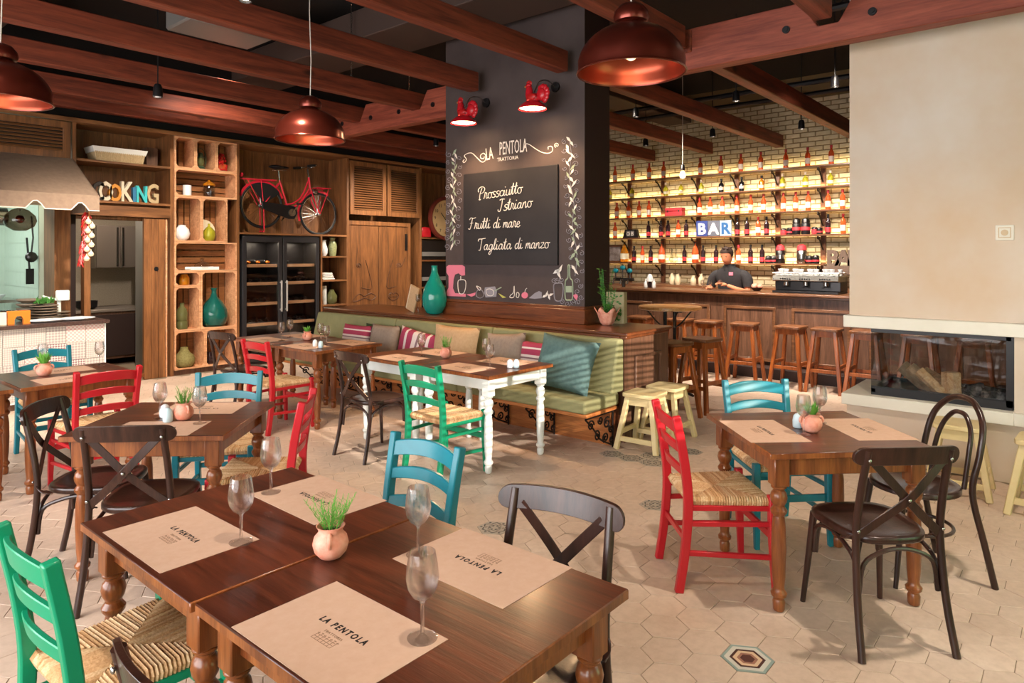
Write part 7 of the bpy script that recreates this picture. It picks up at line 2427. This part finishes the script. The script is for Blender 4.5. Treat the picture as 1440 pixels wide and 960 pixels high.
outline([(718, 415), (722, 411), (723, 402), (723.5, 412), (722, 418), (717, 418)], M['chalk'], 'carafe_drawing', .004)
outline([(727, 411), (730, 413), (729, 418), (726, 417)], M['chalk'], 'garlic_drawing')
fill([(738 + 4.5 * cos(a_), 415 + 4.5 * sin(a_)) for a_ in [2 * pi * i / 14 for i in range(14)]], M['chalk_pink'], 'tomato_drawing')
outline([(738, 410.5), (739, 407), (741, 405)], M['chalk'], 'tomato_drawing', .003, False)
fill([(744, 419), (752, 412), (758, 409), (762, 411), (762, 419), (752, 420)], M['chalk_grey'], 'cheese_drawing')
for x, y, an in ((766, 416, 30), (769, 413, 70), (772, 417, 110), (775, 414, 20)):
    k = MB(); leaf_(k, x, y, radians(-an), .07, .013); obj('herb_drawing', k, M['chalk'], chalk, smooth=False)
outline([(779, 400), (784, 398), (791, 399), (792, 410), (789, 422), (781, 422), (779, 410)], M['chalk_grey'], 'jar_drawing', .006)
outline([(799, 374), (801, 374), (801.5, 390), (805, 396), (805, 419), (800, 422), (795, 419), (795, 396), (798.5, 390)], M['chalk_green'], 'bottle_drawing', .007)
fill([(796, 402), (804, 402), (804, 411), (796, 411)], M['chalk_green'], 'bottle_drawing')
for cx_, cy_ in ((784, 395), (790, 393), (779, 395), (811, 395), (816, 402), (812, 410), (806, 424), (798, 427), (790, 424), (813, 425), (817, 418)):
    k = MB(); chalkline(k, spir(cx_, cy_, 4, cx_, 1 if cy_ > 400 else -1, 1.3), .0032, n=2); obj('chalk_curl', k, M['chalk_grey'], chalk)
fill([(806, 415), (810, 413), (813, 416), (811, 422), (808, 419)], M['chalk_pink'], 'flower_drawing')
for x, y, an in ((783, 381, 30), (786, 386, -60), (788, 378, 60)):
    k = MB(); leaf_(k, x, y, radians(-an), .11, .018); obj('herb_drawing', k, M['chalk'], chalk, smooth=False)

# ================================================================== THINGS ON THE BENCH LEDGE
LZ = .9555
p = at(605, 437, Z=LZ)
vx = 5.40; p = at(605, 400, X=vx)
t = thing('teal_demijohn', 'large turquoise glass bottle vase standing at the column foot on the ledge', 'vase', (5.33, at(611, 400, X=5.33).y, LZ))
t.scale = (.86, .86, .95)
obj('glass', MB().lathe([(.06, 0), (.11, .02), (.155, .10), (.165, .2), (.14, .32), (.08, .42), (.045, .50), (.038, .56), (.045, .585), (.03, .585), (.03, .5)], 30), M['g_teal'], t, angle=60)
for i in range(4):
    x_ = at(566 + 3 * i, 430, X=5.42).y
    o = obj('book', MB().box(-.008, .010, -.07, .07, 0, .30), M['cream'] if i % 2 else M['cush_tan'], bevel=.002, loc=(5.42, x_, LZ + .0))
    o.rotation_euler = (0, 0, 0)
    o.rotation_euler = (radians(18), 0, 0)
    o.location = (5.30 + .03 * i, at(577 - 3 * i, 430, X=5.30).y, LZ + .022)
    tag(o, ['leaning menu booklet nearest the turquoise vase', 'second leaning menu booklet on the ledge', 'third leaning menu booklet on the ledge', 'last leaning menu booklet toward the carved doors'][i], 'booklet', 'menu booklets leaning on the ledge')
o = obj('candle_glass', MB().lathe([(.025, 0), (.025, .003), (.005, .01), (.005, .12), (.03, .15), (.03, .22), (.028, .22), (.028, .15), (.001, .13)], 18), M['pane'], angle=50, loc=(5.3, at(588, 430, X=5.3).y, LZ))
tag(o, 'slim clear glass candle holder between the booklets and the turquoise vase', 'candle holder')
# potted plant at the ledge end
px_ = at(848, 452, Z=LZ)
t = thing('potted_plant', 'bushy green plant in a crinkled terracotta pot at the ledge end', 'potted plant', (5.57, 3.535, LZ), 0)
t.scale = (.88, .88, .9)
k = MB()
vs, fs = [], []
for i, (r, z) in enumerate(((.05, 0), (.075, .03), (.09, .08), (.10, .12), (.13, .16))):
    for j in range(30):
        a_ = 2 * pi * j / 30
        rr = r * (1 + .12 * i / 4 * cos(6 * a_)); zz = z + (.03 * cos(6 * a_) if i == 4 else 0)
        vs.append((rr * cos(a_), rr * sin(a_), zz))
for i in range(4):
    for j in range(30):
        fs.append((i * 30 + j, i * 30 + (j + 1) % 30, (i + 1) * 30 + (j + 1) % 30, (i + 1) * 30 + j))
fs.append(tuple(reversed(range(30))))
k.add(vs, fs)
o = obj('pot', k, M['terracotta'], t, angle=60)
s_ = o.modifiers.new('t', 'SOLIDIFY'); s_.thickness = .006
obj('soil', MB().lathe([(.09, .11), (.001, .115)], 18, cap=False), M['soil'], t)
bxp = thing('printed_box', 'cream box printed with green leaves behind the potted plant on the ledge', 'box', (5.80, at(867, 430, X=5.80).y, LZ), radians(8))
obj('carton', MB().box(-.04, .04, -.095, .095, 0, .31), plain('tan_printed_card', '#c4b48c', .7), bxp, bevel=.003)
k = MB()
for q in range(22):
    y_, z_ = random.uniform(-.07, .07), random.uniform(.03, .28); a_ = random.uniform(0, 6.3)
    k.add([(-.0415, y_ + .022 * cos(a_ + w_) * (1 if j_ % 2 else .5), z_ + .022 * sin(a_ + w_) * (1 if j_ % 2 else .5)) for j_, w_ in enumerate((0, 1.57, 3.14, 4.71))], [(0, 1, 2, 3)])
obj('leaf_print', k, M['leaf2'], bxp, smooth=False)
lf = MB(); stm = MB()
rnd = random.Random(9)
for i in range(22):
    a_ = rnd.uniform(0, 6.3); ln = rnd.uniform(.1, .33) if i % 5 else rnd.uniform(.38, .5); le = rnd.uniform(.05, .45) if i % 5 else .15
    b0_ = V((.03 * cos(a_), .03 * sin(a_), .11)); e0 = b0_ + V((le * ln * cos(a_), le * ln * sin(a_), ln))
    stm.tube([b0_, (b0_ + e0) / 2 + V((.01, .01, 0)), e0], .003, 4)
    for q in range(int(4 + ln * 30)):
        u = .2 + .8 * rnd.random()
        c_ = b0_.lerp(e0, u)
        an = rnd.uniform(0, 6.3); L = rnd.uniform(.035, .055)
        d_ = V((cos(an), sin(an), rnd.uniform(-.2, .5))).normalized(); sd_ = d_.cross(V((0, 0, 1))).normalized()
        lf.add([c_, c_ + d_ * L * .4 + sd_ * L * .4, c_ + d_ * L + V((0, 0, -.005)), c_ + d_ * L * .4 - sd_ * L * .4], [(0, 1, 2, 3)])
obj('stems', stm, M['leaf2'], t)
obj('leaves', lf, M['leaf'], t, smooth=False, kind='stuff')
